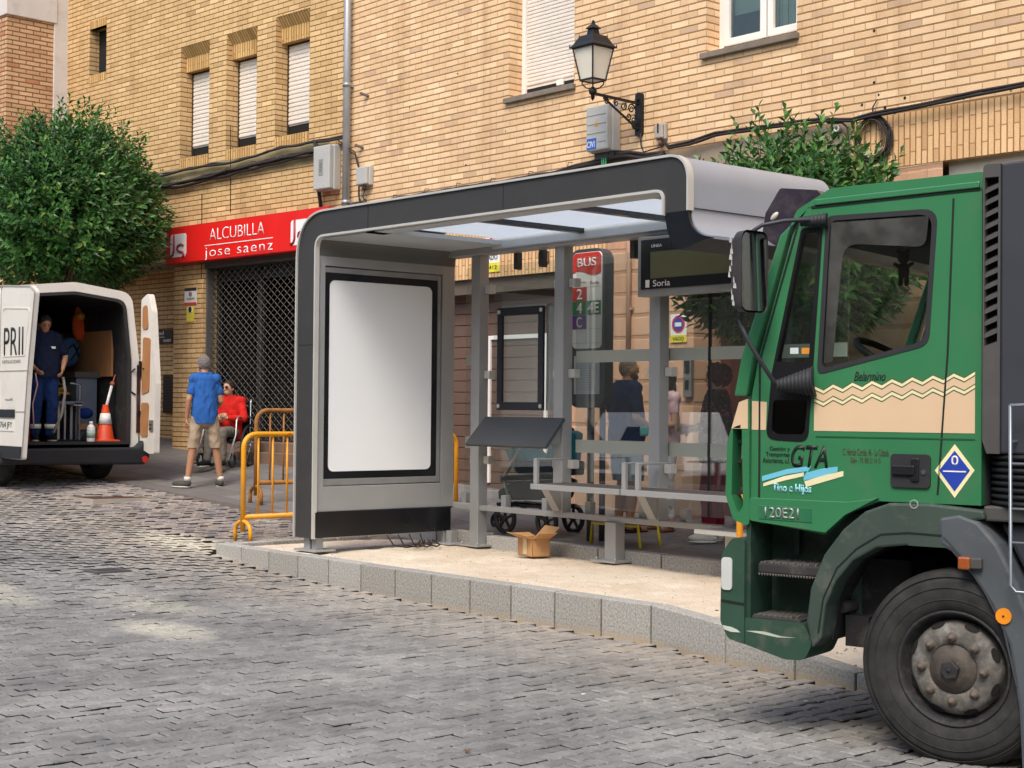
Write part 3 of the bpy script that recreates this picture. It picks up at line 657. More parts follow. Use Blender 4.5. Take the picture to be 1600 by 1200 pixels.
# ------------------------------------------------------------------ things on the walls
b = MB(); b.cyl((-17.16, 11.86, 3.3), (-17.16, 11.86, 9.5), .05, seg=14)
for z in (4.36, 5.95, 7.4): b.cyl((-17.16, 11.86, z), (-17.16, 11.86, z+.05), .06, seg=14); b.box((-17.2, 11.86, z), (-17.12, 11.95, z+.04))
tag(b.build('drainpipe', P('zinc_pipe', 'a5a7a9', .45, .5, var=.1, scale=4, dirt=.2)), 'grey zinc drainpipe running down where the two brick buildings meet', 'drainpipe')
def wbox(name, M, x0, x1, z0, z1, d, mat, label, cat, extra=None, bevel=.015):
    t = empty(name, None, label=label, cat=cat, mat=M @ Matrix.Translation(V(((x0+x1)/2, 0, z0))))
    w_ = (x1-x0)/2; h = z1-z0
    b = MB(); b.box((-w_, -d*.62, 0), (w_, 0, h)); b.build('box', mat, t, local=True, bevel=bevel)
    b = MB(); b.box((-w_+.012, -d, .012), (w_-.012, -d*.6, h-.012)); b.build('cover', mat, t, local=True, bevel=bevel)
    if extra: extra(t, w_, h, d)
    return t
RM = Matrix.Translation(V((0, 11.95, 0)))
M_BLUE = P('label_blue', '2f62b8', .5); M_RED = P('sign_red', 'e0221f', .4, var=.03); M_YEL = P('sticker_yellow', 'e6d63a', .5); M_WHT = P('sign_white', 'eceae6', .45, var=.03)
M_INK = P('print_black', '1c1c1e', .5, var=.02)
def ex1(t, w_, h, d):
    b = MB()
    for i in range(4): b.box((-w_+.03, -d-.004, .1+i*.1), (w_-.03, -d, .106+i*.1))
    b.build('ridge', P('ridge_grey', '8f8f8c', .6), t, local=True)
    b = MB(); b.box((-w_+.03, -d-.003, .03), (-w_+.18, -d+.002, .15)); p = b.build('sticker', M_BLUE, t, local=True)
    text('CIVI', MW[t] @ V((-w_+.035, -d-.003, .05)), (1, 0, 0), (0, 0, 1), .12, .07, M_WHT, t)
    b = MB(); b.prism([(-.03, .28), (.03, .28), (0, .34)], lambda u, v, k: V((u, -d-k, v)), 0, .004); b.build('warning_triangle', P('warn_orange', 'd59a3e', .5), t, local=True)
    b = MB(); b.box((-w_+.05, -d*.5, -.07), (w_-.02, -.02, 0)); b.build('gland', P('dark_gland', '3b3b3b', .6), t, local=True)
    b = MB()
    for i in range(3): b.tube([(-.02+i*.03, -.09, -.05), (-.0+i*.03, -.11, -.14), (.04+i*.03, -.1, -.22), (.1+i*.025, -.07, -.27)], .009, 6)
    b.build('earth_wire', P('green_wire', '3fa36c', .5), t, local=True)
wbox('junction_box', RM, -12.36, -12.0, 4.46, 4.98, .2, M_GREY, 'pale grey cable box with blue sticker and green wires below the street lamp', 'cable box', ex1)
def ex2(t, w_, h, d):
    b = MB(); b.box((-.05, -d-.004, .2), (.04, -d, .42)); b.build('label_plate', P('worn_label', '8f8d88', .6), t, local=True)
    b = MB()
    for k in range(5): b.box((-.03, -d-.006, .36-.012*k*2.2), (.02, -d-.003, .366-.012*k*2.2))
    b.build('print', M_INK, t, local=True)
wbox('junction_box', LM, -.52, -.14, 4.58, 5.2, .2, M_GREY, 'tall light grey meter box beside the drainpipe, above the red shop sign', 'meter box', ex2)
def ex3(t, w_, h, d):
    b = MB(); b.cyl((0, -.06, -.05), (0, -.06, 0), .03, seg=10); b.tube([(0, -.05, -.05), (-.05, -.05, -.14), (.02, -.04, -.22)], .01, 6); b.build('gland', P('gland2', '4b3a33', .6), t, local=True)
wbox('junction_box', RM, -16.9, -16.64, 4.57, 4.83, .12, M_GREY, 'small square white box right of the drainpipe', 'cable box', ex3)
def ex4(t, w_, h, d):
    b = MB(); b.cyl((0, -.05, -.06), (0, -.05, 0), .022, seg=8); b.build('gland', P('gland3', '6b4a3a', .6), t, local=True)
    b = MB(); b.box((-.01, -d-.004, .07), (.01, -d, .17)); b.build('mark', M_INK, t, local=True)
wbox('junction_box', RM, -11.42, -11.28, 4.5, 4.68, .09, P('grey_b', 'a59c92', .6), 'little grey switch box right of the street lamp bracket', 'switch box', ex4)
def cable(name, pts, r, label, strands=1, wob=.012, cat='cable', mat=None, group=None):
    rnd = random.Random(len(label)+len(pts)); b = MB(); P_ = [V(p) for p in pts]; fine = []
    for a, c in zip(P_, P_[1:]):
        n = max(2, int((c-a).length/.09))
        for i in range(n): fine.append(a+(c-a)*i/n)
    fine.append(P_[-1])
    for s in range(strands):
        ph = rnd.random()*9; of = V((0, rnd.uniform(-1, 0)*r*2, rnd.uniform(-1, 1)*r*2.2*(strands > 1)))
        b.tube([p+of*1.3+V((0, -.5*wob*abs(nz(i*.25, ph+3)), wob*2.4*nz(i*.22, ph))) for i, p in enumerate(fine)], r*rnd.uniform(.9, 1.35), 6)
    if strands > 2:
        for i in range(4, len(fine)-2, 7): p = fine[i]; b.tube([p+V((.0, -r*4, -r*3.4)), p+V((.004, -r*5, 0)), p+V((0, -r*4, r*3.4)), p+V((0, 0, r*3.6))], .005, 5)
    return tag(b.build(name, mat or M_CABLE), label, cat, group)
LP = lambda L, off=-.05: [onL(x, y, off) for x, y in L]
RP = lambda L, b_=11.9: [ony(x, y, b_) for x, y in L]
cable('cable_bundle', LP([(228, 297), (300, 284), (370, 266), (430, 252), (495, 237)]), .017, 'thick black cable bundle sagging across the yellow brick wall above the red sign', 5)
cable('cable', LP([(228, 280), (300, 264), (370, 252), (440, 232), (490, 222), (540, 215)]), .013, 'two thin black cables running just above the thick bundle on the yellow wall', 2)
cable('cable_bundle', LP([(492, 222), (503, 240), (501, 270), (499, 296), (503, 325)], -.06), .013, 'black cable bundle dropping beside the tall meter box', 3)
cable('cable', RP([(530, 222), (556, 240), (562, 262), (562, 310), (566, 320)]), .008, 'pair of thin black cables arching over the drainpipe', 2, .006)
cable('cable_bundle', RP([(548, 322), (600, 316), (650, 306), (720, 294), (790, 284), (860, 271), (930, 253), (985, 240), (1012, 243), (1040, 238)]), .016, 'thick black cable bundle along the wall just above the shelter roof', 5)
cable('cable', RP([(930, 252), (946, 240), (990, 238)]), .012, 'short black cable entering the pale grey cable box from below', 2)
cable('cable', RP([(1001, 208), (1002, 228), (1006, 238), (1036, 228), (1038, 220)]), .008, 'thin brown cable looping from the lamp bracket to the little switch box', 1, .003)
cable('cable', RP([(1040, 222), (1048, 233), (1080, 226), (1120, 212), (1230, 197), (1290, 190), (1335, 190), (1366, 182), (1420, 172), (1500, 155), (1600, 135), (1900, 78)]), .013, 'black cable with white clips running to the right above the soldier bricks', 2, .004)
b = MB()
for px, py in [(1345, 181), (1400, 174), (1456, 161), (1508, 151), (1581, 138), (1293, 190), (1180, 203)]:
    p = ony(px, py, 11.89); b.bar(p+V((-.012, 0, -.03)), p+V((.014, 0, .03)), .012, .012)
tag(b.build('cable_clips', M_WHT), 'row of white clips holding the black cable on the right', 'cable clips')
c0 = V((-8.63, 11.9, 4.165)); rnd = random.Random(4); t = empty('cable_coil', c0, 0, 'coil of black spare cable hanging on the soldier bricks at the right', 'cable coil')
b = MB()
for k in range(9):
    rx, rz = .19+rnd.uniform(-.022, .02), .215+rnd.uniform(-.03, .02); ox, oz, oy = rnd.uniform(-.012, .012), rnd.uniform(-.02, .01), rnd.uniform(-.03, .03); ph = rnd.random()*6
    b.tube([c0+V((ox+rx*math.cos(a)+.008*math.sin(3*a+ph), oy+.012*math.sin(2*a+ph), oz+rz*math.sin(a))) for a in [2*math.pi*i/36 for i in range(36)]], .0085, 6, closed=True)
b.build('loop', M_CABLE, t)
b = MB()
for k in range(4):
    rx, rz = .1+.03*k, .19; b.tube([c0+V((-.01*k+rx*.9*math.cos(a), .0, rz*math.sin(a)-.01)) for a in [2*math.pi*i/30 for i in range(30)]], .004, 5, closed=True)
b.build('thin_loop', P('thin_cable_brown', '5d4433', .6), t)
b = MB(); b.tube([c0+V((.005, 0, .2)), c0+V((.0, .01, .3)), c0+V((.035, .03, .37))], .007, 6); b.build('tie', M_CABLE, t)
# spherical camera / pipe stub on the render patch
t = empty('pipe_stub', ony(1312, 202, 11.94), 0, 'grey open pipe stub in the render patch behind the tree', 'pipe'); p = ony(1312, 202, 11.94)
b = MB(); b.lathe([(.02, 0), (.03, 0), (.036, -.05), (.036, -.06), (.02, -.06), (.018, 0)], p, (0, 1, 0), 16); b.build('collar', M_GREY, t)
cable('cable', RP([(1296, 192), (1318, 192), (1326, 200), (1328, 225), (1326, 250)], 11.92), .01, 'black cable bending down beside the pipe stub', 1, .003)
# ---- street lamp
lx, ly = -11.69, 11.22
t = empty('street_lamp', (lx, 11.95, 4.6), 0, 'black cast iron lantern with milky panes on a scrolled wall bracket', 'street lamp')
LMt = P('cast_iron', '1f2023', .5, .3, bump=.3, bscale=40)
b = MB(); b.prism(rrect(lx-.045, lx+.045, 4.58, 5.06, .04, 5), lambda u, v, d: V((u, d, v)), 11.9, 11.95); b.cyl((lx, 11.87, 4.66), (lx, 11.9, 4.66), .02); b.cyl((lx, 11.87, 4.98), (lx, 11.9, 4.98), .02); b.build('wall_plate', LMt, t, bevel=.008)
b = MB(); b.bar((lx, 11.9, 4.94), (lx, ly, 4.955), .03, .025); b.bar((lx, 11.9, 4.66), (lx, 11.38, 4.93), .018, .02)
def curl(cy, cz, r, a0, turns, s=1):
    pts = []
    for i in range(22):
        f = i/21; a = a0+s*f*turns*2*math.pi; rr = r*(1-.75*f); pts.append((lx, cy+rr*math.cos(a), cz+rr*math.sin(a)))
    b.tube(pts, [.009-.003*i/21 for i in range(22)], 6)
curl(11.8, 4.87, .055, 0, 1.5); curl(11.68, 4.88, .045, 1, 1.4, -1); curl(11.57, 4.9, .035, 2, 1.3); curl(11.84, 4.75, .05, 1.5, 1.4, -1); curl(11.76, 4.78, .04, 4, 1.2); curl(11.42, 4.9, .04, 2.5, 1.2, -1)
b.ball((lx, 11.85, 4.7), (.012, .05, .05)); b.build('bracket', LMt, t)
z0 = 5.09
b = MB(); b.ball((lx, ly, 4.975), .045, 12, 8); b.cyl((lx, ly, 4.9), (lx, ly, 5.02), .02); b.lathe([(.0, 4.9-.03), (.02, 4.9)], (lx, ly, 0), seg=8)
for sx in (-1, 1):
    for sy in (-1, 1): b.tube([(lx, ly, 5.0), (lx+sx*.05, ly+sy*.05, 5.01), (lx+sx*.08, ly+sy*.08, 5.05), (lx+sx*.08, ly+sy*.08, z0)], .007, 6)
b.build('neck', LMt, t)
bw_, tw_, zt_ = .095, .152, 5.43
b = MB()
for sx, sy in ((1, 1), (1, -1), (-1, -1), (-1, 1)): b.bar((lx+sx*bw_, ly+sy*bw_, z0), (lx+sx*tw_, ly+sy*tw_, zt_), .017, .017)
for (wd, z) in ((bw_, z0), (tw_, zt_)):
    for k in range(4):
        c = [(1, 1), (1, -1), (-1, -1), (-1, 1)]; p, q = c[k], c[(k+1) % 4]; b.bar((lx+p[0]*wd, ly+p[1]*wd, z), (lx+q[0]*wd, ly+q[1]*wd, z), .018, .018)
b.build('lantern_frame', LMt, t)
b = MB()
for k in range(4):
    c = [(1, 1), (1, -1), (-1, -1), (-1, 1)]; p, q = c[k], c[(k+1) % 4]; e = .93
    b.add([(lx+p[0]*bw_*e, ly+p[1]*bw_*e, z0), (lx+q[0]*bw_*e, ly+q[1]*bw_*e, z0), (lx+q[0]*tw_*e, ly+q[1]*tw_*e, zt_), (lx+p[0]*tw_*e, ly+p[1]*tw_*e, zt_)], [(0, 1, 2, 3)])
b.add([(lx+x*bw_, ly+y*bw_, z0) for x, y in c], [(0, 1, 2, 3)])
b.build('pane', P('milky_glass', 'ddd6c6', .35, var=.04), t)
b = MB(); prev = None
prof = [(.175, 5.43), (.172, 5.445), (.15, 5.47), (.115, 5.535), (.1, 5.56), (.05, 5.572), (.04, 5.63), (.06, 5.637), (.052, 5.65), (.03, 5.675), (.015, 5.69), (.012, 5.72), (.0, 5.735)]
vs = []; fs = []
for r, z in prof: vs += [(lx+x*r, ly+y*r, z) for x, y in ((1, 1), (1, -1), (-1, -1), (-1, 1))]
for i in range(len(prof)-1):
    for k in range(4): fs.append((i*4+k, i*4+(k+1) % 4, (i+1)*4+(k+1) % 4, (i+1)*4+k))
b.add(vs, fs+[(0, 1, 2, 3)], False)
for sx in (-1, 1):
    for sy in (-1, 1): b.lathe([(.009, 0), (.006, .03), (0, .045)], (lx+sx*.175, ly+sy*.175, 5.43), seg=6); b.lathe([(.007, 0), (0, .04)], (lx+sx*.105, ly+sy*.105, 5.55), seg=6)
b.build('cap', LMt, t)
# ---- red shop sign
u0, z1 = locL(260, 357, -.16); _, zb_ = locL(262, 414, -.16)
t = empty('shop_sign', None, label='long red shop sign with white lettering ALCUBILLA jose saenz above the lattice', cat='shop sign', mat=LM @ Matrix.Translation(V((u0, -.16, zb_))))
SW, SH = 4.03, z1-zb_
b = MB(); b.box((0, 0, 0), (SW, .16, SH)); b.build('case', P('sign_edge_red', 'b0201d', .5), t, local=True, bevel=.006)
b = MB(); b.box((.015, -.006, .015), (SW-.015, .0, SH-.015)); b.build('face', M_RED, t, local=True)
def sl_(px, py): u, z = locL(px, py, -.17); return u-u0, z-zb_
TM = MW[t]; ex, ez = EX, ZZ
def stext(s, a, c, mat, **k):
    (ua, za_), (uc, zc) = sl_(*a), sl_(*c); text(s, TM @ V((ua, -.008, za_)), ex, ez, uc-ua, zc-za_, mat, t, **k)
M_SWH = P('sign_letter_white', 'f3ecea', .4, var=.02)
stext('ALCUBILLA', (327, 376), (413, 346), M_SWH, bold=-.012, name='lettering')
stext('jose saenz', (320, 407), (426, 375), M_SWH, bold=-.008, space=1.15)
a, za_ = sl_(320, 383); c, zc = sl_(426, 372); zm = (za_+zc)/2
b = MB(); b.box((a, -.011, zm-.008), (c, -.006, zm+.004)); b.build('line', M_SWH, t, local=True)
for (pa, pc) in (((266, 405), (291, 364)), ((454, 386), (481, 341))):
    (ua, z_a), (uc, z_c) = sl_(*pa), sl_(*pc)
    b = MB(); b.prism(rrect(ua, uc, z_a+.02, z_c, .05), lambda u, v, d: V((u, -d, v)), .006, .011); b.build('logo_plate', M_SWH, t, local=True)
    w_, h_ = uc-ua, z_c-z_a
    b = MB(); b.tube([(ua+w_*.25, -.012, z_c), (ua+w_*.25, -.012, z_a+h_*.3), (ua+w_*.18, -.012, z_a+h_*.15), (ua+w_*.02, -.012, z_a+h_*.1)], .02, 6)
    b.tube([(ua+w_*x, -.012, z_a+h_*z) for x, z in ((.85, .5), (.7, .56), (.5, .5), (.45, .38), (.55, .28), (.8, .22), (.88, .12), (.8, .05))], .02, 6); b.build('logo', P('logo_wine', '9b2740', .5), t, local=True)
# ---- small plates and stickers
def plate(name, M, x0, x1, z0, z1, y, mat, label, cat, parts):
    t = empty(name, None, label=label, cat=cat, mat=M @ Matrix.Translation(V((x0, y, z0)))); W_, H_ = x1-x0, z1-z0
    b = MB(); b.box((0, 0, 0), (W_, .006, H_)); b.build('plate', mat, t, local=True)
    TM = MW[t]; ux = (TM.to_3x3() @ V((1, 0, 0)))
    for p in parts:
        if p[0] == 'r': b = MB(); b.box((p[1]*W_, -p[6] if len(p) > 6 else -.003, p[2]*H_), (p[3]*W_, 0, p[4]*H_)); b.build('field', p[5], t, local=True)
        elif p[0] == 'c':
            b = MB(); b.cyl((p[1]*W_, -.004 if len(p) < 6 else -p[5], p[2]*H_), (p[1]*W_, 0, p[2]*H_), p[3]*W_, seg=24); b.build('roundel', p[4], t, local=True)
        else: text(p[1], TM @ V((p[2]*W_, -.0035, p[3]*H_)), ux, ZZ, (p[4]-p[2])*W_, (p[5]-p[3])*H_, p[6], t, thick=.0025)
    return t
ro, bl = P('roundel_red', 'c8324a', .5), P('roundel_blue', '33459c', .5)
plate('parking_sign', RM, -14.33, -14.03, 3.26, 3.68, -.012, M_WHT, 'white and yellow VADO no parking plate on the vertical bricks above the garage', 'parking sign',
      [('c', .5, .78, .3, ro), ('c', .5, .78, .2, bl, .006), ('t', 'VADO', .12, .36, .88, .5, M_INK), ('r', 0, 0, 1, .27, M_YEL), ('t', '0412', .2, .08, .85, .19, M_INK)])
plate('parking_sign', RM, -11.22, -10.99, 2.33, 2.63, -.012, M_WHT, 'no parking plate with yellow foot on the stone wall left of the dark red door', 'parking sign',
      [('c', .5, .64, .4, ro), ('c', .5, .64, .3, bl, .006), ('r', .3, .56, .7, .7, M_WHT, .008), ('r', 0, 0, 1, .26, M_YEL), ('t', 'VADO', .15, .06, .85, .2, M_INK)])
plate('house_number', RM, -13.33, -13.15, 3.3, 3.44, -.012, P('number_tile', 'cfa679', .6), 'small framed house number tile on the vertical bricks above the garage', 'house number',
      [('r', 0, 0, 1, .1, M_INK), ('r', 0, .9, 1, 1, M_INK), ('r', 0, 0, .08, 1, M_INK), ('r', .92, 0, 1, 1, M_INK), ('t', '108', .15, .2, .85, .8, M_INK)])
ua, za_ = locL(289, 477); uc, zc = locL(308, 449)
plate('notice', LM, ua, uc, za_, zc, -.01, M_WHT, 'small white notice with dark top and red foot on the brick pier by the lattice', 'notice',
      [('r', 0, .82, 1, 1, M_INK), ('r', 0, 0, 1, .14, M_RED), ('t', '8', .38, .5, .62, .75, P('ink_wine', '6b2a3b', .5)), ('t', 'VADO', .2, .3, .85, .42, M_INK)])
ua, za_ = locL(292, 503); uc, zc = locL(304, 478)
plate('notice', LM, ua, uc, za_, zc, -.01, M_YEL, 'narrow yellow sticker with a black mark below the white notice on the pier', 'notice', [('r', .2, .62, .8, .97, M_WHT), ('c', .5, .78, .22, M_INK, .006)])
ua, za_ = locL(236, 538, .58); uc, zc = locL(270, 514, .58)
plate('name_plate', LM, ua, uc, za_, zc, .57, M_INK, 'black business plate with small white lettering in the brick recess behind the van door', 'plaque',
      [('t', 'ad', .42, .62, .62, .9, M_WHT), ('r', .15, .42, .65, .5, P('plate_grey', '9a9a9a', .5)), ('r', .6, .12, .95, .3, P('plate_grey', '9a9a9a', .5))])
ua, za_ = locL(256, 645, .58); uc, zc = locL(275, 586, .58)
t = empty('grille', None, label='tall black metal grille set in the brick recess left of the pier', cat='grille', mat=LM @ Matrix.Translation(V((ua, .56, za_))))
b = MB(); b.box((0, 0, 0), (uc-ua, .04, zc-za_)); b.build('panel', M_BLACK, t, local=True)
b = MB()
for i in range(12): b.box((.02, -.01, .04+i*(zc-za_)/12.5), (uc-ua-.02, 0, .06+i*(zc-za_)/12.5))
b.build('slat', P('grille_slat', '232325', .5), t, local=True)
t = empty('intercom', None, label='grey metal intercom panel on the stone wall beside the dark red door', cat='intercom', mat=Matrix.Translation(V((-11.0, 11.95, 1.75))))
b = MB(); b.box((0, -.05, 0), (.11, 0, .42)); b.build('housing', M_STEEL, t, local=True, bevel=.006)
b = MB(); b.box((.02, -.055, .25), (.09, -.05, .38)); b.box((.03, -.055, .08), (.08, -.05, .18)); b.build('screen', M_INK, t, local=True)
# ------------------------------------------------------------------ bus shelter
SG = P('shelter_grey', 'a9aaaa', .42, .35, var=.04, dirt=.08); SGD = P('shelter_charcoal', '3e3c3b', .5, .2, var=.06, dirt=.08)
SGL = P('shelter_silver', 'a6acb8', .34, .35, var=.03, dirt=.06); SGT = P('shelter_trim', 'cfccc5', .4, .3, var=.03)
SBK = P('shelter_black', '14161b', .3, .1, var=.1, coat=.3); SCR = P('blank_poster', 'f2f4f6', .35, var=.015, scale=.8, coat=.12)
M_CLEAR = glassmat('shelter_glass', 'f5f9f8', 1.2, veil=.012); M_CLEAR2 = glassmat('shelter_glass_bright', 'f6faf9', 2.9, veil=.01); M_BAND = P('frosted_band', 'a5a79b', .5, var=.04)
M_SKY = NT('skylight_pane'); M_SKY.b.inputs['Base Color'].default_value = (.7, .76, .8, 1); M_SKY.b.inputs['Transmission Weight'].default_value = .0
_tl = M_SKY.n('BsdfTranslucent', i_Color=(.75, .8, .85, 1)); _mx = M_SKY.n('MixShader', i_0=.75, i_1=M_SKY.b.outputs[0], i_2=_tl.outputs[0]); M_SKY.l(_mx.outputs[0], M_SKY.o.inputs[0]); M_SKY = M_SKY.m
SH_ = empty('bus_shelter', (-10.2, 9.0, ISZ), 0, 'grey metal bus shelter under installation with a blank poster case at its left end', 'bus shelter')
YF, YB = 8.1, 9.9
def mp(y0): return lambda u, v, d: V((u, y0+d, v))
XY = lambda u, v, d: V((u, d, v))
# outer skin path (x,z) and inner path
outer = fillet([(-12.49, .37, 0), (-12.49, 3.455, .46), (-7.44, 3.44, .46), (-7.44, 3.04, 0)], 0, 22)
def arc(p0, p1, p2, n=20): return [tuple(V(p0)*(1-t)**2+V(p1)*2*t*(1-t)+V(p2)*t*t) for t in [i/n for i in range(1, n+1)]]
lipo = arc((-7.44, 3.04), (-7.43, 2.86), (-7.22, 2.835)); lipi = arc((-7.5, 2.76), (-7.64, 2.8), (-7.665, 3.03))[:-1]
inner = fillet([(-7.665, 3.03, 0), (-7.665, 3.215, .14), (-12.19, 3.235, .14), (-12.19, .37, 0)], 0, 6)
b = MB(); b.prism(outer+[(-7.665, 3.04)]+inner[1:], XY, YF-.012, YF+.02); b.build('front_fascia', SGD, SH_)
# fine trims along both edges of the fascia
def strip(path, off, w, y0, y1, mat, name, closed=False):
    b = MB(); pts = [V((p[0], p[1])) for p in path]; nrm = []
    for i in range(len(pts)):
        d = (pts[min(i+1, len(pts)-1)]-pts[max(i-1, 0)]); d = d.normalized() if d.length > 1e-6 else V((1, 0)); nrm.append(V((-d.y, d.x)))
    A = [p+n*off for p, n in zip(pts, nrm)]; B_ = [p+n*(off+w) for p, n in zip(pts, nrm)]
    vs = [V((p.x, y, p.y)) for y in (y0, y1) for L in (A, B_) for p in L]; n = len(pts); fs = []
    for i in range(n-1):
        a, c, d, e = i, n+i, 2*n+i, 3*n+i
        fs += [(a, a+1, c+1, c), (d, e, e+1, d+1), (a, d, d+1, a+1), (c, c+1, e+1, e)]
    fs += [(0, n, 3*n, 2*n), (n-1, 3*n-1, 4*n-1, 2*n-1)]
    b.add(vs, fs, False)
    for k in range(len(b.sm)): b.sm[k] = False
    return b.build(name, mat, SH_)
strip(outer, 0, .018, YF-.03, YF+.03, SGT, 'outer_trim')
strip(inner, -.002, .02, YF-.028, YF+.02, SGT, 'inner_trim')
b = MB(); b.prism([(-7.44, 3.04)]+lipo+lipi+[(-7.665, 3.04)], XY, YF-.01, 9.7); b.build('end_gutter', SBK, SH_)
skin = outer+lipo
lft = [p for p in skin if p[0] < -11.9 and p in outer[:len(outer)//2]]+[(-11.38, 3.453)]; rgt = [(-8.0, 3.442)]+[p for p in skin if p not in lft and p[0] > -8.05]
o = strip(lft, -.012, .022, YF+.02, 9.72, SGL, 'roof_skin'); o = strip(rgt, -.012, .022, YF+.02, 9.72, SGL, 'roof_skin')
strip([(-11.38, 3.453), (-8.0, 3.442)], -.012, .022, YF+.02, YF+.24, SGL, 'roof_edge'); strip([(-11.38, 3.453), (-8.0, 3.442)], -.012, .022, 9.6, 9.72, SGL, 'roof_edge')
for x in (-11.35, -9.47): b = MB(); b.box((x, YF-.0135, 3.23), (x+.006, YF-.01, 3.45)); b.build('fascia_seam', M_DARK, SH_)
b = MB(); b.box((-12.47, YF-.0135, 2.2), (-12.2, YF-.01, 2.206)); b.build('fascia_seam', M_DARK, SH_)
b = MB(); b.box((-7.448, YF+.03, 3.055), (-7.42, 9.71, 3.062)); sub(o, b.build('seam', SGD, SH_))
b = MB()
b.box((-12.2, YF+.02, 3.2), (-11.28, YB-.1, 3.24)); b.box((-11.42, YF+.02, 3.2), (-7.8, YF+.22, 3.25)); b.box((-11.42, 9.62, 3.17), (-7.7, 9.7, 3.43)); b.box((-8.0, YF+.2, 3.2), (-7.7, 9.62, 3.24))
b.build('ceiling', P('ceiling_pale', 'bfc4c8', .5, .1, var=.03), SH_)
for i, (x0, x1) in enumerate([(-11.3, -10.2), (-10.12, -9.05), (-8.97, -8.05)]):
    b = MB(); b.box((x0, YF+.25, 3.262), (x1, 9.6, 3.27)); b.build('skylight', M_SKY, SH_)
for x in (-10.2, -9.05): b = MB(); b.box((x, YF+.22, 3.22), (x+.08, 9.62, 3.27)); b.build('skylight_bar', SBK, SH_)
b = MB(); b.box((-12.4, 9.68, 3.14), (-7.66, 9.86, 3.2)); b.build('rear_beam', SG, SH_, bevel=.006)
# left end wall with the poster case
PX = -12.19
b = MB(); ip = [(x, z) for x, z in inner if x < -11.9 and z > 2.9]
b.box((-12.47, YF+.03, .62), (PX, YF+.1, 3.05)); b.box((-12.47, 9.62, .62), (PX, 9.78, 3.05)); b.box((-12.47, YF+.1, .62), (PX, 9.62, .86)); b.box((-12.47, YF+.1, 2.96), (PX, 9.62, 3.05)); b.box((-12.47, YF+.1, .86), (-12.25, 9.62, 2.96))
b.build('end_wall', SG, SH_, bevel=.004, bseg=1)
b = MB(); b.box((-12.235, 8.16, .87), (-12.2, 8.2, 2.95)); b.box((-12.235, 9.57, .87), (-12.2, 9.61, 2.95)); b.box((-12.235, 8.2, .87), (-12.2, 9.57, .93)); b.box((-12.235, 8.2, 2.9), (-12.2, 9.57, 2.95)); b.box((-12.25, 8.16, .87), (-12.232, 9.61, 2.95))
pc = b.build('poster_case', P('case_alu', 'a2a3a4', .35, .5), SH_, bevel=.003, bseg=1)
YZ = lambda u, v, d: V((d, u, v))
b = MB(); b.prism(rrect(8.2, 9.57, .93, 2.9, .012), YZ, -12.23, -12.21, holes=[rrect(8.265, 9.505, 1.0, 2.83, .06)[::-1]]); sub(pc, b.build('black_border', SBK, SH_))
b = MB(); b.prism(rrect(8.25, 9.52, .985, 2.845, .05), YZ, -12.229, -12.214); sub(pc, b.build('blank_screen', SCR, SH_))
b = MB(); b.box((-12.485, YF-.0, .375), (PX+.02, 9.74, .62)); b.build('plinth', SBK, SH_, bevel=.004, bseg=1)
# upper inner slope of the end wall
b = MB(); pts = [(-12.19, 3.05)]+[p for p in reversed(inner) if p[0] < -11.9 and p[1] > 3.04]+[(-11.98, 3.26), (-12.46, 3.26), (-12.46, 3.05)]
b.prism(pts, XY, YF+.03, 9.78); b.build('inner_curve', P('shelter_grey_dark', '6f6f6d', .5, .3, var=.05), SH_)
for (x, y) in ((-12.42, 8.14), (-12.28, 9.66)):
    b = MB(); b.box((x, y, .25), (x+.1, y+.1, .38)); b.box((x+.12, y+.01, .25), (x+.2, y+.09, .38)); b.box((x-.07, y-.07, .245), (x+.28, y+.18, .262)); b.build('foot', SG, SH_, bevel=.004)
# rear posts, glass, rail
def post(x0, x1, z0, z1):
    b = MB(); b.box((x0, 9.76, z0), (x1, 9.88, z1)); return b.build('post', SG, SH_, bevel=.006)
p1_ = post(-11.9, -11.77, .25, 3.16); post(-10.67, -10.54, .64, 3.16); post(-9.43, -9.3, .64, 3.16); post(-8.2, -8.07, .64, 3.16)
def bplate(x, y):
    b = MB(); b.box((x-.16, y-.13, .245), (x+.16, y+.13, .262)); 
    for sx in (-1, 1):
        for sy in (-1, 1): b.cyl((x+sx*.12, y+sy*.09, .26), (x+sx*.12, y+sy*.09, .285), .013, seg=6)
    return b.build('base_plate', SG, SH_)
bplate(-11.83, 9.8); bplate(-9.88, 9.78)
b = MB(); b.box((-9.95, 9.74, .25), (-9.81, 9.86, .6)); b.build('rail_leg', SG, SH_, bevel=.006)
b = MB(); b.box((-12.3, 9.78, .6), (-11.9, 9.86, .66)); b.box((-11.77, 9.78, .6), (-7.2, 9.86, .65)); b.build('lower_rail', SG, SH_, bevel=.005)
for x in (-12.12, -11.5, -10.9, -10.3, -9.6, -9.1, -8.5):
    b = MB(); b.box((x-.035, 9.86, .62), (x+.035, 9.93, .76)); b.build('glass_shoe', SG, SH_, bevel=.004)
for (x0, x1) in ((-12.16, -11.94), (-11.72, -10.66), (-10.52, -8.86), (-8.84, -7.4)):
    b = MB(); b.box((x0, 9.905, .7), (x1, 9.915, 3.04)); g = b.build('glass_pane', M_CLEAR if x0 < -10.6 else M_CLEAR2, SH_)
    for z0, z1 in ((2.05, 2.16), (1.21, 1.33)):
        if x0 == -11.72 and z0 > 2: continue
        b = MB(); b.box((x0+.01, 9.9, z0), (x1-.005 if x0 != -11.72 else x0+.3, 9.904, z1)); sub(g, b.build('frosted_band', M_BAND, SH_))
b = MB(); b.box((-8.86, 9.9, .7), (-8.835, 9.92, 3.1)); b.build('glass_joint', SBK, SH_)
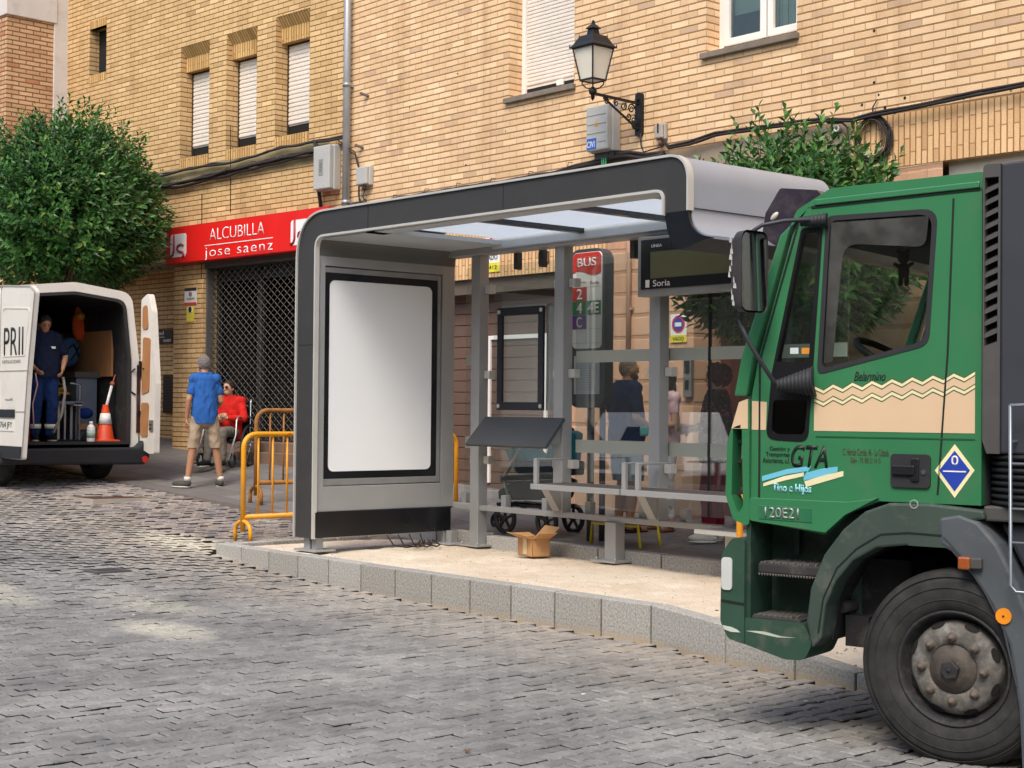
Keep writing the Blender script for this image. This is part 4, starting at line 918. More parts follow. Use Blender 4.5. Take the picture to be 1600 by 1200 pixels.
for xc in (-11.83, -10.6, -9.36):
    for z in (2.8, 1.95, 1.1):
        for s in (-1, 1):
            b = MB(); b.box((xc+s*.065, 9.82, z-.04), (xc+s*.145, 9.9, z+.04)); b.build('glass_clamp', SGT, SH_, bevel=.004)
for x in (-11.35, -10.98, -9.75, -8.6):
    b = MB(); b.box((x-.03, 9.86, 2.98), (x+.03, 9.93, 3.15)); b.build('glass_hanger', SGD, SH_, bevel=.01)
# information frame, leaning board, bench, display
b = MB(); b.prism(rrect(-11.63, -10.95, 1.6, 2.61, .01), XY, 9.875, 9.898, holes=[rrect(-11.555, -11.025, 1.68, 2.53, .01)[::-1]]); f = b.build('notice_frame', P('frame_navy', '191d2b', .35, .2), SH_)
for x in (-11.6, -10.98):
    for z in (1.64, 2.57): b = MB(); b.cyl((x, 9.865, z), (x, 9.875, z), .02, seg=10); sub(f, b.build('bolt', SGT, SH_))
b = MB(); b.box((-11.56, 9.885, 1.67), (-11.02, 9.89, 2.54)); sub(f, b.build('notice_glass', M_CLEAR, SH_))
b = MB(); b.box((-10.95, 9.92, 1.6), (-10.9, 9.97, 2.63)); b.box((-11.63, 9.92, 2.61), (-10.9, 9.97, 2.63)); sub(f, b.build('notice_back', SG, SH_))
b = MB(); b.add([(-11.67, 9.76, 1.535), (-10.53, 9.76, 1.535), (-10.5, 9.5, 1.265), (-11.67, 9.5, 1.265), (-11.67, 9.79, 1.515), (-10.53, 9.79, 1.515), (-10.5, 9.53, 1.245), (-11.67, 9.53, 1.245)], [(0, 1, 2, 3), (7, 6, 5, 4), (0, 4, 5, 1), (1, 5, 6, 2), (2, 6, 7, 3), (3, 7, 4, 0)])
b.build('leaning_board', P('board_slate', '4c4f54', .5, .1, var=.05), SH_, bevel=.003)
for x in (-10.6, -11.65): b = MB(); b.prism([(9.76, 1.5), (9.53, 1.25), (9.76, 1.3)], lambda u, v, d: V((d, u, v)), x, x+.03); b.build('board_bracket', SG, SH_)
BT = P('bench_slat', '564c47', .5, var=.2, dirt=.1)
for (x0, x1) in ((-10.46, -9.32), (-9.3, -7.9)):
    for k in range(5):
        b = MB(); b.box((x0, 9.33+k*.085, .915), (x1, 9.4+k*.085, .935)); b.build('bench_slat', BT, SH_, bevel=.003, bseg=1)
    b = MB(); b.box((x0, 9.29, .885), (x1, 9.32, .935)); b.box((x0, 9.32, .885), (x0+.03, 9.75, .91)); b.box((x1-.03, 9.32, .885), (x1, 9.75, .91)); b.box((x0, 9.74, .885), (x1, 9.77, .935)); b.build('bench_frame', SG, SH_, bevel=.003, bseg=1)
for x in (-10.41, -9.28, -9.12):
    b = MB(); b.box((x-.02, 9.3, .935), (x+.025, 9.335, 1.16)); b.box((x-.02, 9.3, 1.15), (x+.025, 9.7, 1.165)); b.build('armrest', SG, SH_, bevel=.004)
for x in (-10.6, -9.36, -8.14):
    b = MB(); b.prism([(9.58, .885), (9.78, .885), (9.78, .66), (9.74, .66)], lambda u, v, d: V((d, u, v)), x-.05, x+.05); b.build('bench_bracket', SG, SH_, bevel=.003)
b = MB(); b.box((-9.42, 9.6, 2.6), (-7.95, 9.72, 3.12)); dsp = b.build('display_case', P('display_grey', '9b9b98', .4, .3), SH_, bevel=.008)
b = MB(); b.box((-9.37, 9.59, 2.66), (-8.0, 9.6, 3.09)); sub(dsp, b.build('display_face', SBK, SH_))
M_LCD = P('lcd_olive', '67674a', .12, var=.1, coat=.9)
b = MB(); b.box((-9.25, 9.584, 2.75), (-8.1, 9.59, 2.98)); sub(dsp, b.build('display_screen', M_LCD, SH_))
for s, x, z, w_, h_ in (('LÍNEA', -9.24, 3.02, .12, .03), ('DESTINO', -8.75, 3.02, .17, .028), ('Soria', -9.22, 2.68, .2, .055), ('avería', -8.3, 2.7, .12, .03)):
    text(s, (x, 9.588, z), (1, 0, 0), ZZ, w_, h_, M_SWH, SH_, thick=.002)
b = MB(); b.box((-9.31, 9.586, 2.675), (-9.265, 9.59, 2.74)); sub(dsp, b.build('emblem', M_SWH, SH_))
# ------------------------------------------------------------------ bus stop sign
gz = pav_z(-10.65, 10.25); t = empty('bus_stop_sign', (-10.68, 10.25, gz), 0, 'tall grey framed BUS stop sign listing lines 2, 4, 4E and C on twin poles', 'bus stop sign')
FRM = P('stop_frame_grey', '4b4e53', .4, .3); b = MB(); b.cyl((-10.66, 10.24, gz), (-10.66, 10.24, 1.75), .035, seg=12); b.build('pole', FRM, t)
b = MB(); b.cyl((-10.56, 10.3, gz), (-10.56, 10.3, 1.75), .03, seg=12); b.build('pole', FRM, t)
b = MB(); b.prism(rrect(-10.94, -10.44, 1.63, 3.16, .13, 6), XY, 10.2, 10.32); b.build('sign_body', FRM, t, bevel=.02)
b = MB(); b.prism(rrect(-10.875, -10.475, 2.2, 3.125, .05, 5), XY, 10.19, 10.2); b.build('sign_face', M_WHT, t)
rx = lambda f: -10.87+.39*f
b = MB(); top = rrect(-10.87, -10.48, 2.9, 3.12, .05, 5); wave = [(rx(1-i/14), 2.925+.018*math.sin((1-i/14)*2*math.pi*.95+.2)) for i in range(15)]
hd = [p for p in top if p[1] > 3.0]; b.prism(hd[:12]+[(-10.87, 2.93)]+[(rx(i/14), 2.925+.022*math.sin(i/14*6.0+.2)) for i in range(15)], XY, 10.184, 10.19); b.build('header', M_RED if False else P('bus_red', 'c2372f', .5), t)
text('BUS', (rx(.17), 10.183, 2.985), (1, 0, 0), ZZ, .26, .085, M_SWH, t, thick=.003, bold=.01)
text('Soria', (rx(.62), 10.187, 2.815), (1, 0, 0), ZZ, .12, .028, P('soria_wine', '8d3546', .5), t); text('ayuntamiento', (rx(.04), 10.187, 2.83), (1, 0, 0), ZZ, .17, .014, M_INK, t)
cells = [('2', 'c23c34', 0, 0), ('4', '2f7a4b', 0, 1), ('4E', '2f7a4b', 1, 1), ('C', '6b3f86', 0, 2)]
zt, chh = 2.79, .135
for s, c, cx_, r_ in cells:
    b = MB(); x0 = rx(.0+.5*cx_); z1_ = zt-chh*r_; b.box((x0, 10.185, z1_-chh+.003), (x0+.193, 10.19, z1_)); b.build('line_cell', P('cell_'+s, c, .5), t)
    w_ = .075 if len(s) == 1 else .15; text(s, (x0+.097-w_/2, 10.183, z1_-chh+.018), (1, 0, 0), ZZ, w_, .1, M_SWH, t, thick=.003, bold=.012)
b = MB()
for k in range(5): b.box((rx(0), 10.187, zt-chh*k-.0015), (rx(1), 10.19, zt-chh*k+.0015))
b.box((rx(.497), 10.187, zt-4*chh), (rx(.503), 10.19, zt)); b.build('cell_line', P('cell_line', '9a9a9c', .5), t)
b = MB(); b.box((-10.85, 10.192, 1.76), (-10.5, 10.2, 2.13)); b.build('timetable', P('timetable_paper', 'b9bdc4', .5, var=.05), t)
b = MB()
for i in range(14): b.box((-10.83, 10.19, 2.1-i*.023), (-10.83+random.uniform(.2, .3), 10.192, 2.104-i*.023))
b.build('print', P('print_grey', '8a8f96', .6), t)
# ------------------------------------------------------------------ barriers
def barrier(x0, y0, dx, dy, L, mat, label, wood=None, hgt=1.02, txt=False):
    g0 = road_z(x0, y0) if y0 < 9.3 and x0 < -13.5 else pav_z(x0, y0)
    if in_island(x0, y0, .1): g0 = ISZ
    a = math.atan2(dy, dx); t = empty('barrier', (x0, y0, g0), a, label, 'barrier', 'yellow crowd barriers')
    r = .027; z0, z1 = .2, hgt; c = .14
    path = [(0, 0, z0)]; path = [(0, 0, .1), (0, 0, z1-c)]+[(c*(1-math.cos(k*math.pi/12)), 0, z1-c+c*math.sin(k*math.pi/12)) for k in range(1, 7)]
    path += [(L-c, 0, z1)]+[(L-c+c*math.sin(k*math.pi/12), 0, z1-c+c*math.cos(k*math.pi/12)) for k in range(1, 7)]+[(L, 0, .1)]
    b = MB(); b.tube(path, r, 10); b.tube([(0, 0, z0+.05), (L, 0, z0+.05)], r, 10); b.build('frame', mat, t, local=True)
    for i in range(1, int(L/.17)):
        b = MB(); b.cyl((i*L/int(L/.17), 0, z0+.05), (i*L/int(L/.17), 0, z1-.0), .0115, seg=8); b.build('bar', mat, t, local=True)
    for x in (0.0, L):
        b = MB(); b.tube([(x, -.15, 0), (x, -.15, .1)]+[(x, -.15*math.cos(k*math.pi/10), .1+.11*math.sin(k*math.pi/10)) for k in range(1, 10)]+[(x, .15, .1), (x, .15, 0)], .022, 8); b.build('foot', mat, t, local=True)
    if txt: text('AYTO. DE SORIA', MW[t] @ V((.5, -.024, z1-.014)), MW[t].to_3x3() @ V((1, 0, 0)), ZZ, .9, .028, P('barrier_red', 'c2391c', .5), t)
    return t
YL = P('barrier_yellow', 'e8a01c', .4, var=.1, dirt=.35); YR = P('barrier_rusty', '9a6527', .7, var=.35, scale=7, dirt=.9)
barrier(-13.72, 8.25, 0.0, 1, 2.8, YL, 'bright yellow crowd barrier standing at the left end of the shelter', hgt=1.1, txt=True)
t = barrier(-15.6, 9.55, .1, 1, 2.3, YR, 'rusty old crowd barrier with splayed legs behind the bright yellow one', hgt=1.1)
b = MB(); b.tube([(1.0, 0, .25), (.75, -.05, .0)], .016, 6); b.tube([(1.0, 0, .25), (1.3, .05, .0)], .016, 6); b.build('splayed_leg', YR, t, local=True)
barrier(-7.98, 9.3, 1, .1, 2.3, YL, 'yellow crowd barrier mostly hidden behind the green truck cab', hgt=.75)
b = MB(); b.box((-8.6, 9.45, .6), (-8.0, 9.75, .635)); b.box((-8.35, 9.55, .25), (-8.25, 9.65, .6)); t = tag(b.build('seat_board', P('pale_board', 'b9b7b0', .6)), 'pale flat board resting on a support just left of the truck bumper', 'board')
# ------------------------------------------------------------------ cardboard box and stool
CB = P('cardboard', 'b98d5f', .85, var=.1, scale=5, bump=.15); bx = (-10.66, 9.52); t = empty('cardboard_box', (bx[0], bx[1], ISZ), rad(-12), 'small open cardboard box with raised flaps lying on the sand', 'box')
b = MB(); w_, d_, h_ = .135, .095, .165
for a, c in (((-w_, -d_), (w_, -d_+.006)), ((-w_, d_-.006), (w_, d_)), ((-w_, -d_), (-w_+.006, d_)), ((w_-.006, -d_), (w_, d_))): b.box((a[0], a[1], .004), (c[0], c[1], h_))
b.box((-w_, -d_, .003), (w_, d_, .01)); b.build('carton', CB, t, local=True)
for P0, P1, out in (((-w_, -d_), (w_, -d_), (0, -.12, .05)), ((w_, d_), (-w_, d_), (0, .1, .1)), ((-w_, d_), (-w_, -d_), (-.12, 0, .03)), ((w_, -d_), (w_, d_), (.13, 0, .06))):
    b = MB(); p, q, o_ = V((*P0, h_)), V((*P1, h_)), V(out); n_ = V((0, 0, .005)); b.add([p, q, q+o_, p+o_, p+n_, q+n_, q+o_+n_, p+o_+n_], [(0, 1, 2, 3), (7, 6, 5, 4), (0, 4, 5, 1), (1, 5, 6, 2), (2, 6, 7, 3), (3, 7, 4, 0)]); b.build('flap', CB, t, local=True)
b = MB(); b.box((-.035, -d_-.003, .02), (.035, -d_, h_)); b.build('tape', P('pale_tape', 'd8c3a0', .4), t, local=True)
sx, sy = -10.15, 10.2; gz = pav_z(sx, sy); t = empty('step_stool', (sx, sy, gz), rad(0), 'low yellow metal step stool on the pavement behind the shelter', 'stool'); SY = P('stool_yellow', 'cdbb2f', .5, dirt=.3)
for y in (-.13, .13):
    b = MB(); b.tube([(-.32, y, 0), (-.3, y, .2), (.3, y, .2), (.33, y, 0)], .016, 6); b.build('side_frame', SY, t, local=True)
for x in (-.1, .05):
    b = MB(); b.cyl((x, -.13, 0), (x, -.13, .2), .016, seg=6); b.build('leg', SY, t, local=True)
b = MB(); b.box((-.3, -.15, .205), (.3, .15, .225)); b.build('tread', P('stool_tread', '7a7265', .7), t, local=True, bevel=.004)
# loose black wires under the poster case
b = MB()
for k in range(4): b.tube([(-12.05+.02*k, 8.85+.12*k, .38), (-12.0, 8.9+.12*k, .28), (-11.92+.03*k, 9.0+.1*k, .262), (-11.98, 9.15+.1*k, .262), (-12.1, 9.3+.05*k, .3)], .008, 6)
tag(b.build('wire_bunch', M_CABLE), 'bunch of loose black wires hanging under the poster case onto the sand', 'wires')
# ------------------------------------------------------------------ stroller
sx, sy = -11.6, 10.32; gz = pav_z(sx, sy)
t = empty('stroller', (sx, sy, gz), rad(3), 'dark stroller with teal hood and silver frame behind the leaning board', 'stroller')
BKM = P('stroller_black', '17181b', .6); TYR = P('stroller_tyre', '1f2022', .8); ALM = P('stroller_alu', 'c9cacb', .3, .7); TEAL = P('stroller_teal', '1f8598', .75, bump=.2); NAV = P('stroller_navy', '22344f', .8, bump=.2)
def whl(x, y, r, w=.045):
    b = MB(); b.lathe([(r*.74, -w*.4), (r*.93, -w/2), (r, -w*.25), (r, w*.25), (r*.93, w/2), (r*.74, w*.4), (r*.74, -w*.4)], (x, y, r), (0, 1, 0), 28); o = b.build('wheel', TYR, t, local=True)
    b = MB(); b.cyl((x, y-w*.45, r), (x, y+w*.45, r), r*.16, seg=12)
    for k in range(5): a = k*2*math.pi/5+.3; b.bar((x+r*.12*math.cos(a), y, r+r*.12*math.sin(a)), (x+r*.8*math.cos(a), y, r+r*.8*math.sin(a)), w*.5, r*.14, (0, 1, 0))
    b.lathe([(r*.72, -w*.3), (r*.78, -w*.3), (r*.78, w*.3), (r*.72, w*.3), (r*.72, -w*.3)], (x, y, r), (0, 1, 0), 24); sub(o, b.build('hub', BKM, t, local=True))
whl(-.1, -.27, .155); whl(.42, -.2, .15); whl(.3, .3, .15); whl(-.56, .05, .085, .035)
b = MB(); b.tube([(-.56, .05, .09), (-.52, .05, .2), (-.44, .02, .26), (-.2, 0, .3), (.3, 0, .27)], .016, 8); b.tube([(-.1, -.24, .155), (.1, -.22, .27), (.42, -.18, .16)], .015, 8); b.tube([(.3, .27, .15), (.1, .22, .27), (-.2, .1, .3)], .015, 8); b.box((-.3, -.2, .27), (.35, .2, .3)); b.build('chassis', BKM, t, local=True)
for y in (-.22, .22):
    b = MB(); b.bar((-.18, y, .55), (.17, y, 1.0), .035, .022); b.tube([(.17, y, 1.0), (.24, y, 1.09)], .014, 8); b.bar((-.18, y, .55), (-.08, y, .33), .03, .022); b.build('side_tube', ALM, t, local=True)
    b = MB(); b.tube([(.24, y, 1.09), (.36, y, 1.05), (.42, y, .9)], .016, 8); b.build('handle', BKM, t, local=True)
b = MB(); b.box((-.22, -.24, .5), (-.14, .24, .58)); b.build('joint', BKM, t, local=True, bevel=.02)
b = MB(); b.prism([(-.3, .32), (.42, .36), (.5, .55), (.3, .6), (-.1, .52), (-.32, .42)], lambda u, v, d: V((u, d, v)), -.18, .18); b.build('basket', P('basket_black', '26282b', .9, bump=.4), t, local=True, bevel=.03)
b = MB(); b.prism([(-.05, .6), (.5, .62), (.55, 1.02), (.46, 1.05), (.38, .78), (.1, .75), (-.2, .98), (-.28, .95)], lambda u, v, d: V((u, d, v)), -.19, .19); b.build('seat', TEAL, t, local=True, bevel=.03)
b = MB(); b.prism([(-.02, .6), (.55, .6), (.56, .74), (-.08, .74)], lambda u, v, d: V((u, d, v)), -.2, .2); b.build('seat_base', NAV, t, local=True, bevel=.02)
cx0, cz0 = -.02, .82
for k in range(6):
    a0, a1 = rad(78+k*15), rad(78+(k+1)*15); b = MB(); r0, r1 = .2, .3; vs = []; nn = 9
    for a in (a0, (a0+a1)/2, a1):
        for i in range(nn):
            f = math.pi*i/(nn-1); rr = (.3+(.018 if a not in (a0, a1) else 0)); y = -.21*math.cos(f); k_ = math.sin(f)**.5 if 0 < i < nn-1 else .35
            vs.append((cx0+rr*math.cos(a)*k_*1.15, y, cz0+rr*math.sin(a)*k_-.02))
    fs = [(j*nn+i, j*nn+i+1, (j+1)*nn+i+1, (j+1)*nn+i) for j in range(2) for i in range(nn-1)]
    b.add(vs, fs, True); b.build('hood_panel', TEAL if k % 2 == 0 else P('hood_dark_teal', '134454', .8), t, local=True)
# ------------------------------------------------------------------ green truck
ph = rad(54); dT = (R0*(-math.sin(ph))+F0*math.cos(ph)).normalized(); nT = (R0*(-math.cos(ph))-F0*math.sin(ph)).normalized()
TW = V((-4.04, 6.21, -.008)); TM_ = Matrix(((dT.x, nT.x, 0, TW.x), (dT.y, nT.y, 0, TW.y), (0, 0, 1, TW.z), (0, 0, 0, 1))); TI = TM_.inverted()
TK = empty('truck', None, label='green lorry cab with beige zigzag stripe and GTA lettering parked at the right', cat='truck', mat=TM_)
def TP(px, py, w=0): return TI @ onp(px, py, TM_ @ V((0, w, 0)), nT)
def carpaint(name, c, **k): return P(name, c, .38, 0, var=.06, scale=1.2, coat=.45, **k)
G1 = carpaint('truck_green', '35794f', dirt=.3); G2 = P('truck_dark_green', '2c4a3b', .5, var=.12, scale=3, dirt=.5, bump=.1); BEI = carpaint('truck_beige', 'dcbf9c', dirt=.12)
RUB = P('truck_rubber', '26262a', .65, var=.1); PLG = P('truck_grey_plastic', '4d5358', .6, var=.1, dirt=.4); STK = P('stack_grey', '4a4948', .6, var=.06, dirt=.2); STD = P('stack_dark', '33363d', .6, var=.06)
TG = glassmat('truck_glass', 'eaf1ee', 1.0); TGD = glassmat('truck_tint', '565a60', 1.4)
UV = lambda u, v, d: V((u, d, v))
def tb(): return MB()
def fin(b, name, mat, bevel=0, par=None):
    o = b.build(name, mat, TK, local=True, bevel=bevel)
    if par is not None: sub(par, o)
    return o
side_o = [(-.13, 1.2), (-.13, 2.66), (.74, 2.63), (.82, 2.5), (1.0, 1.9), (1.04, 1.7), (1.04, 1.075), (.64, 1.025), (.53, 1.13), (.36, 1.2)]
win = fillet([(.635, 2.575, .04), (.085, 2.575, .07), (.125, 1.945, .07), (.68, 1.81, .03)], 0, 5)
qwin = fillet([(.775, 2.52, .02), (.665, 2.52, .02), (.735, 1.48, .05), (.955, 1.49, .05), (.925, 1.82, .0)], 0, 4)
b = tb(); b.prism(side_o, UV, 0, -.05, holes=[win[::-1], qwin[::-1]]); cab = fin(b, 'cab_side', G1)
b = tb(); b.prism(side_o, UV, -2.06, -2.1, holes=[win[::-1], qwin[::-1]]); fin(b, 'cab_side', G1)
# door leaf edges
def line(pts, w, y, name, mat, par=None):
    b = tb()
    for p, q in zip(pts, pts[1:]): b.bar((p[0], y, p[1]), (q[0], y, q[1]), w, .004, (0, 1, 0))
    return fin(b, name, mat, 0, par)
GAPM = P('panel_gap', '0d1a13', .8)
line([(.005, 2.62), (.03, 1.9), (.075, 1.24)], .009, .001, 'door_gap', GAPM, cab); line([(.79, 2.55), (.995, 1.88), (.995, 1.1)], .01, .001, 'door_gap', GAPM, cab)
line([(-.12, 2.655), (.72, 2.628)], .012, .002, 'gutter_gap', GAPM, cab); line([(.69, 1.503), (-.1, 1.503)], .006, .0012, 'crease', P('crease_green', '1d5c3a', .5), cab)
# window rubber, smoked deflector, glass
b = tb(); w2 = [(u*1.0, v) for u, v in win]; cxw, czw = .38, 2.22
inn = [(cxw+(u-cxw)*.935, czw+(v-czw)*.945) for u, v in win]; outw = [(cxw+(u-cxw)*1.02, czw+(v-czw)*1.015) for u, v in win]
b.prism(outw, UV, .004, -.03, holes=[inn[::-1]]); wr = fin(b, 'window', RUB)
b = tb(); b.prism(inn, UV, -.018, -.022); fin(b, 'pane', TG, 0, wr)
defl = fillet([(.61, 2.545, 0), (.12, 2.545, 0), (.135, 2.4, .05), (.545, 2.44, .08), (.60, 1.87, 0), (.645, 1.86, 0)], 0, 5)
b = tb(); b.prism(defl, UV, .012, .008); fin(b, 'smoked_deflector', glassmat('smoked', '8d8a8c', 1.6, rough=.15, veil=.2), 0, wr)
b = tb(); cq = (.83, 2.0); qo = [(cq[0]+(u-cq[0])*1.04, cq[1]+(v-cq[1])*1.015) for u, v in qwin]; qi = fillet([(.765, 2.5, .02), (.68, 2.5, .02), (.73, 1.87, 0), (.90, 1.87, 0)], 0, 3); qj = fillet([(.735, 1.68, .02), (.75, 1.51, .03), (.93, 1.51, .03), (.92, 1.68, .02)], 0, 3)
b.prism(qo, UV, .003, -.04, holes=[qi[::-1], qj[::-1]]); qw = fin(b, 'quarter_window', P('quarter_black', '121316', .4, coat=.3))
b = tb(); b.prism(qi, UV, -.01, -.014); fin(b, 'pane', TG, 0, qw); b = tb(); b.prism(qj, UV, -.01, -.014); fin(b, 'pane', TGD, 0, qw)
for px, py, c, n in ((1240, 548, 'cfd6da', 'sticker_pale'), (1258, 548, 'd98f33', 'sticker_orange')):
    p = TP(px, py); b = tb(); b.box((p.x-.022, -.009, p.z-.015), (p.x+.022, -.007, p.z+.015)); fin(b, 'sticker', P(n, c, .5), 0, qw)
# roof, visor, pillars, windscreen, front, back
b = tb(); b.prism(fillet([(-.15, 2.645, 0), (-.15, 2.735, .03), (.62, 2.715, .1), (.80, 2.62, .05), (.84, 2.53, 0), (.74, 2.625, 0)], 0, 4), UV, -.0, -2.1); roof = fin(b, 'roof', G1, .03)
b = tb(); b.prism([(-.1, 2.725), (-.1, 2.76), (.45, 2.75), (.6, 2.72)], UV, -.25, -1.85); fin(b, 'roof_rib', G1, .02, roof)
b = tb(); b.prism([(-.12, 2.66), (.7, 2.635), (.7, 2.665), (-.12, 2.69)], UV, .012, -.01); fin(b, 'roof_gutter', G1, .005, roof)
vis = fillet([(1.0, 2.5, .03), (.98, 2.62, .03), (.90, 2.74, .02), (.70, 2.715, 0), (.66, 2.67, 0), (.8, 2.45, 0), (.92, 2.45, .02)], 0, 3)
b = tb(); b.prism(vis, UV, -.02, -2.08); v_ = fin(b, 'sun_visor', P('visor_plum', '2e2734', .35, coat=.4, dirt=.3), .015)
b = tb(); b.ball((.93, -.02, 2.6), (.028, .012, .014), M=Matrix.Rotation(rad(45), 3, 'Y')); fin(b, 'marker_lamp', P('lamp_milky', 'c9c2b4', .3), 0, v_)
for y in (-.03, -2.07):
    b = tb(); b.prism([(.82, 2.55), (.88, 2.5), (1.09, 1.9), (1.13, 1.7), (1.06, 1.7), (1.03, 1.88)], UV, y-.03, y+.05); fin(b, 'windscreen_pillar', G1, .008)
b = tb(); b.add([(.84, -.08, 2.54), (1.07, -.08, 1.78), (1.07, -2.02, 1.78), (.84, -2.02, 2.54), (.846, -.08, 2.545), (1.076, -.08, 1.785), (1.076, -2.02, 1.785), (.846, -2.02, 2.545)], [(0, 1, 2, 3), (7, 6, 5, 4), (0, 4, 5, 1), (2, 6, 7, 3)], False); fin(b, 'windscreen', glassmat('windscreen_glass', 'f0f5f3', .22))
b = tb(); b.prism([(1.0, 1.8), (1.09, 1.8), (1.14, 1.6), (1.15, 1.05), (1.0, 1.05)], UV, -.1, -2.0); fin(b, 'front_panel', G1, .02)
b = tb(); b.box((-.13, -.05, 1.2), (-.1, -2.06, 2.66)); fin(b, 'back_wall', P('cab_trim_grey', '45464a', .8))
b = tb(); b.box((-.1, -.06, 1.16), (1.02, -2.04, 1.2)); b.box((-.1, -.06, 2.6), (.72, -2.04, 2.63)); fin(b, 'cab_lining', P('cab_lining', '2d2e32', .9))
dm = P('dash_black', '1d1e21', .7)
b = tb(); b.prism(fillet([(.72, 1.2, 0), (.68, 1.72, .06), (.8, 1.83, .05), (1.06, 1.8, .02), (1.06, 1.2, 0)], 0, 3), UV, -.12, -1.98); fin(b, 'dashboard', dm, .01)
b = tb(); c_ = V((.5, -.55, 1.88)); ax = V((-.5, 0, .86)).normalized(); a_ = V((0, 1, 0)); b_ = ax.cross(a_)
b.tube([c_+a_*(.23*math.cos(t))+b_*(.23*math.sin(t)) for t in [2*math.pi*i/30 for i in range(30)]], .018, 8, closed=True); b.tube([c_, c_-ax*.3], .03, 8); b.bar(c_-a_*.22, c_+a_*.22, .05, .02); fin(b, 'steering_wheel', dm)
for y in (-.5, -1.55):
    b = tb(); b.prism(fillet([(-.05, 1.5, .03), (.38, 1.5, .06), (.4, 1.62, .05), (.1, 1.64, .05), (.02, 2.1, .05), (-.08, 2.1, .05)], 0, 3), UV, y-.24, y+.24); fin(b, 'seat', P('seat_cloth', '2f3138', .9), .04)
p = TP(1412, 402, -.25); b = tb(); b.ball((p.x, p.y, p.z), (.032, .025, .034)); b.ball((p.x, p.y, p.z-.062), (.03, .022, .04))
for s in (-1, 1): b.ball((p.x+s*.026, p.y, p.z+.03), .012); b.tube([(p.x+s*.02, p.y, p.z-.045), (p.x+s*.05, p.y, p.z-.03)], [.012, .009], 6); b.tube([(p.x+s*.014, p.y, p.z-.08), (p.x+s*.016, p.y, p.z-.14)], [.014, .011], 6)
b.cyl((p.x, p.y, p.z+.03), (p.x, p.y, 2.56), .002, seg=4); fin(b, 'hanging_bear', P('bear_brown', '3a2019', .95))
b = tb(); b.prism([(.2, 2.52), (.6, 2.44), (.62, 2.56), (.2, 2.57)], UV, -.12, -1.9); fin(b, 'inner_visor', P('inner_visor', '34343a', .8))
# beige band with zigzag top
def zz(u, base): 
    t = ((u+5)/.1) % 1.0; return base+.013*(abs(t-.5)*4-1)
def zrib(h0, h1, y, mat, name, u0=.70, u1=-.1):
    n = 33; us = sorted(set([u0+(u1-u0)*i/n for i in range(n+1)]+[k*.05 for k in range(-2, 15) if u1 < k*.05 < u0])); 
    B_ = lambda u: 1.655+.066*(u0-u)/(u0-u1)
    top = [(u, zz(u, B_(u)+h1)) for u in us]; bot = [(u, zz(u, B_(u)+h0)) if h0 is not None else (u, 1.53) for u in us]
    b = tb(); vs = []; fs = []; n = len(us)
    for d in (0, y):
        for p, q in zip(bot, top): vs += [(p[0], d, p[1]), (q[0], d, q[1])]
    for i in range(n-1):
        a = 2*i; o_ = 2*n; fs += [(o_+a, o_+a+2, o_+a+3, o_+a+1), (a+1, a+3, o_+a+3, o_+a+1), (a, a+2, o_+a+2, o_+a)]
    b.add(vs, fs, False); return fin(b, name, mat, 0, cab)
CRM = P('cream_line', 'e9e0b6', .4); DKG = P('olive_line', '4c5a34', .5)
zrib(None, 0, .0018, BEI, 'beige_band'); zrib(0, .006, .0022, DKG, 'zigzag_line'); zrib(.006, .02, .0026, CRM, 'zigzag_line'); zrib(.02, .026, .0022, DKG, 'zigzag_line')
zrib(.026, .06, .0018, BEI, 'beige_band'); zrib(.06, .066, .0022, DKG, 'zigzag_line'); zrib(.066, .08, .0026, CRM, 'zigzag_line'); zrib(.08, .086, .0022, DKG, 'zigzag_line')
b = tb(); b.prism([(.96, 1.53), (1.038, 1.53), (1.038, 1.675), (.955, 1.67)], UV, 0, .002); fin(b, 'beige_band', BEI, 0, cab)
# corner deflector with its slot
dfo = fillet([(1.045, 1.69, .02), (1.1, 1.67, .03), (1.165, 1.47, .08), (1.175, 1.2, .1), (1.13, 1.075, .05), (1.04, 1.045, .02)], 0, 4); slot = fillet([(1.135, 1.54, .02), (1.085, 1.56, .02), (1.075, 1.15, .02), (1.1, 1.1, .02), (1.14, 1.2, .02)], 0, 3)
b = tb(); b.prism(dfo, UV, .02, -.08, holes=[slot[::-1]]); df_ = fin(b, 'corner_deflector', G1)
b = tb(); b.prism([(1.05, 1.535), (1.142, 1.535), (1.1, 1.668), (1.05, 1.685)], UV, .019, .0225, holes=[[(1.09, 1.537), (1.13, 1.537), (1.128, 1.542), (1.09, 1.555)]]); fin(b, 'beige_band', BEI, 0, df_)
b = tb(); b.box((1.06, -.1, 1.1), (1.09, -.02, 1.56))
for v in (1.2, 1.36, 1.46): b.box((1.06, -.06, v), (1.16, -.04, v+.02))
fin(b, 'deflector_strut', RUB, 0, df_)
# lower sill panel with number
b = tb(); b.prism(fillet([(1.05, 1.19, .03), (.52, 1.19, .02), (.36, 1.215, 0), (.53, 1.125, 0), (.63, 1.035, 0), (1.05, 1.075, .03)], 0, 3), UV, -.002, .018); sp_ = fin(b, 'sill_panel', G1, .006)
b = tb(); b.prism([(.99, 1.155), (.70, 1.15), (.70, 1.08), (.99, 1.085)], UV, .017, .021); fin(b, 'sill_recess', P('truck_green_b', '256c48', .5, dirt=.3), .002, sp_)
X_ = -dT
def ttext(s, a, c, mat, y=.0, **k):
    p, q = TP(*a), TP(*c); text(s, TM_ @ V((p.x, y, p.z)), X_, ZZ, p.x-q.x, q.z-p.z, mat, TK, **k)
ttext('120E21', (1198, 808), (1251, 794), P('badge_silver', '9d9d96', .4, .4), .021, thick=.004, bold=.01)
INK = P('letter_black', '15201a', .5, var=.02)
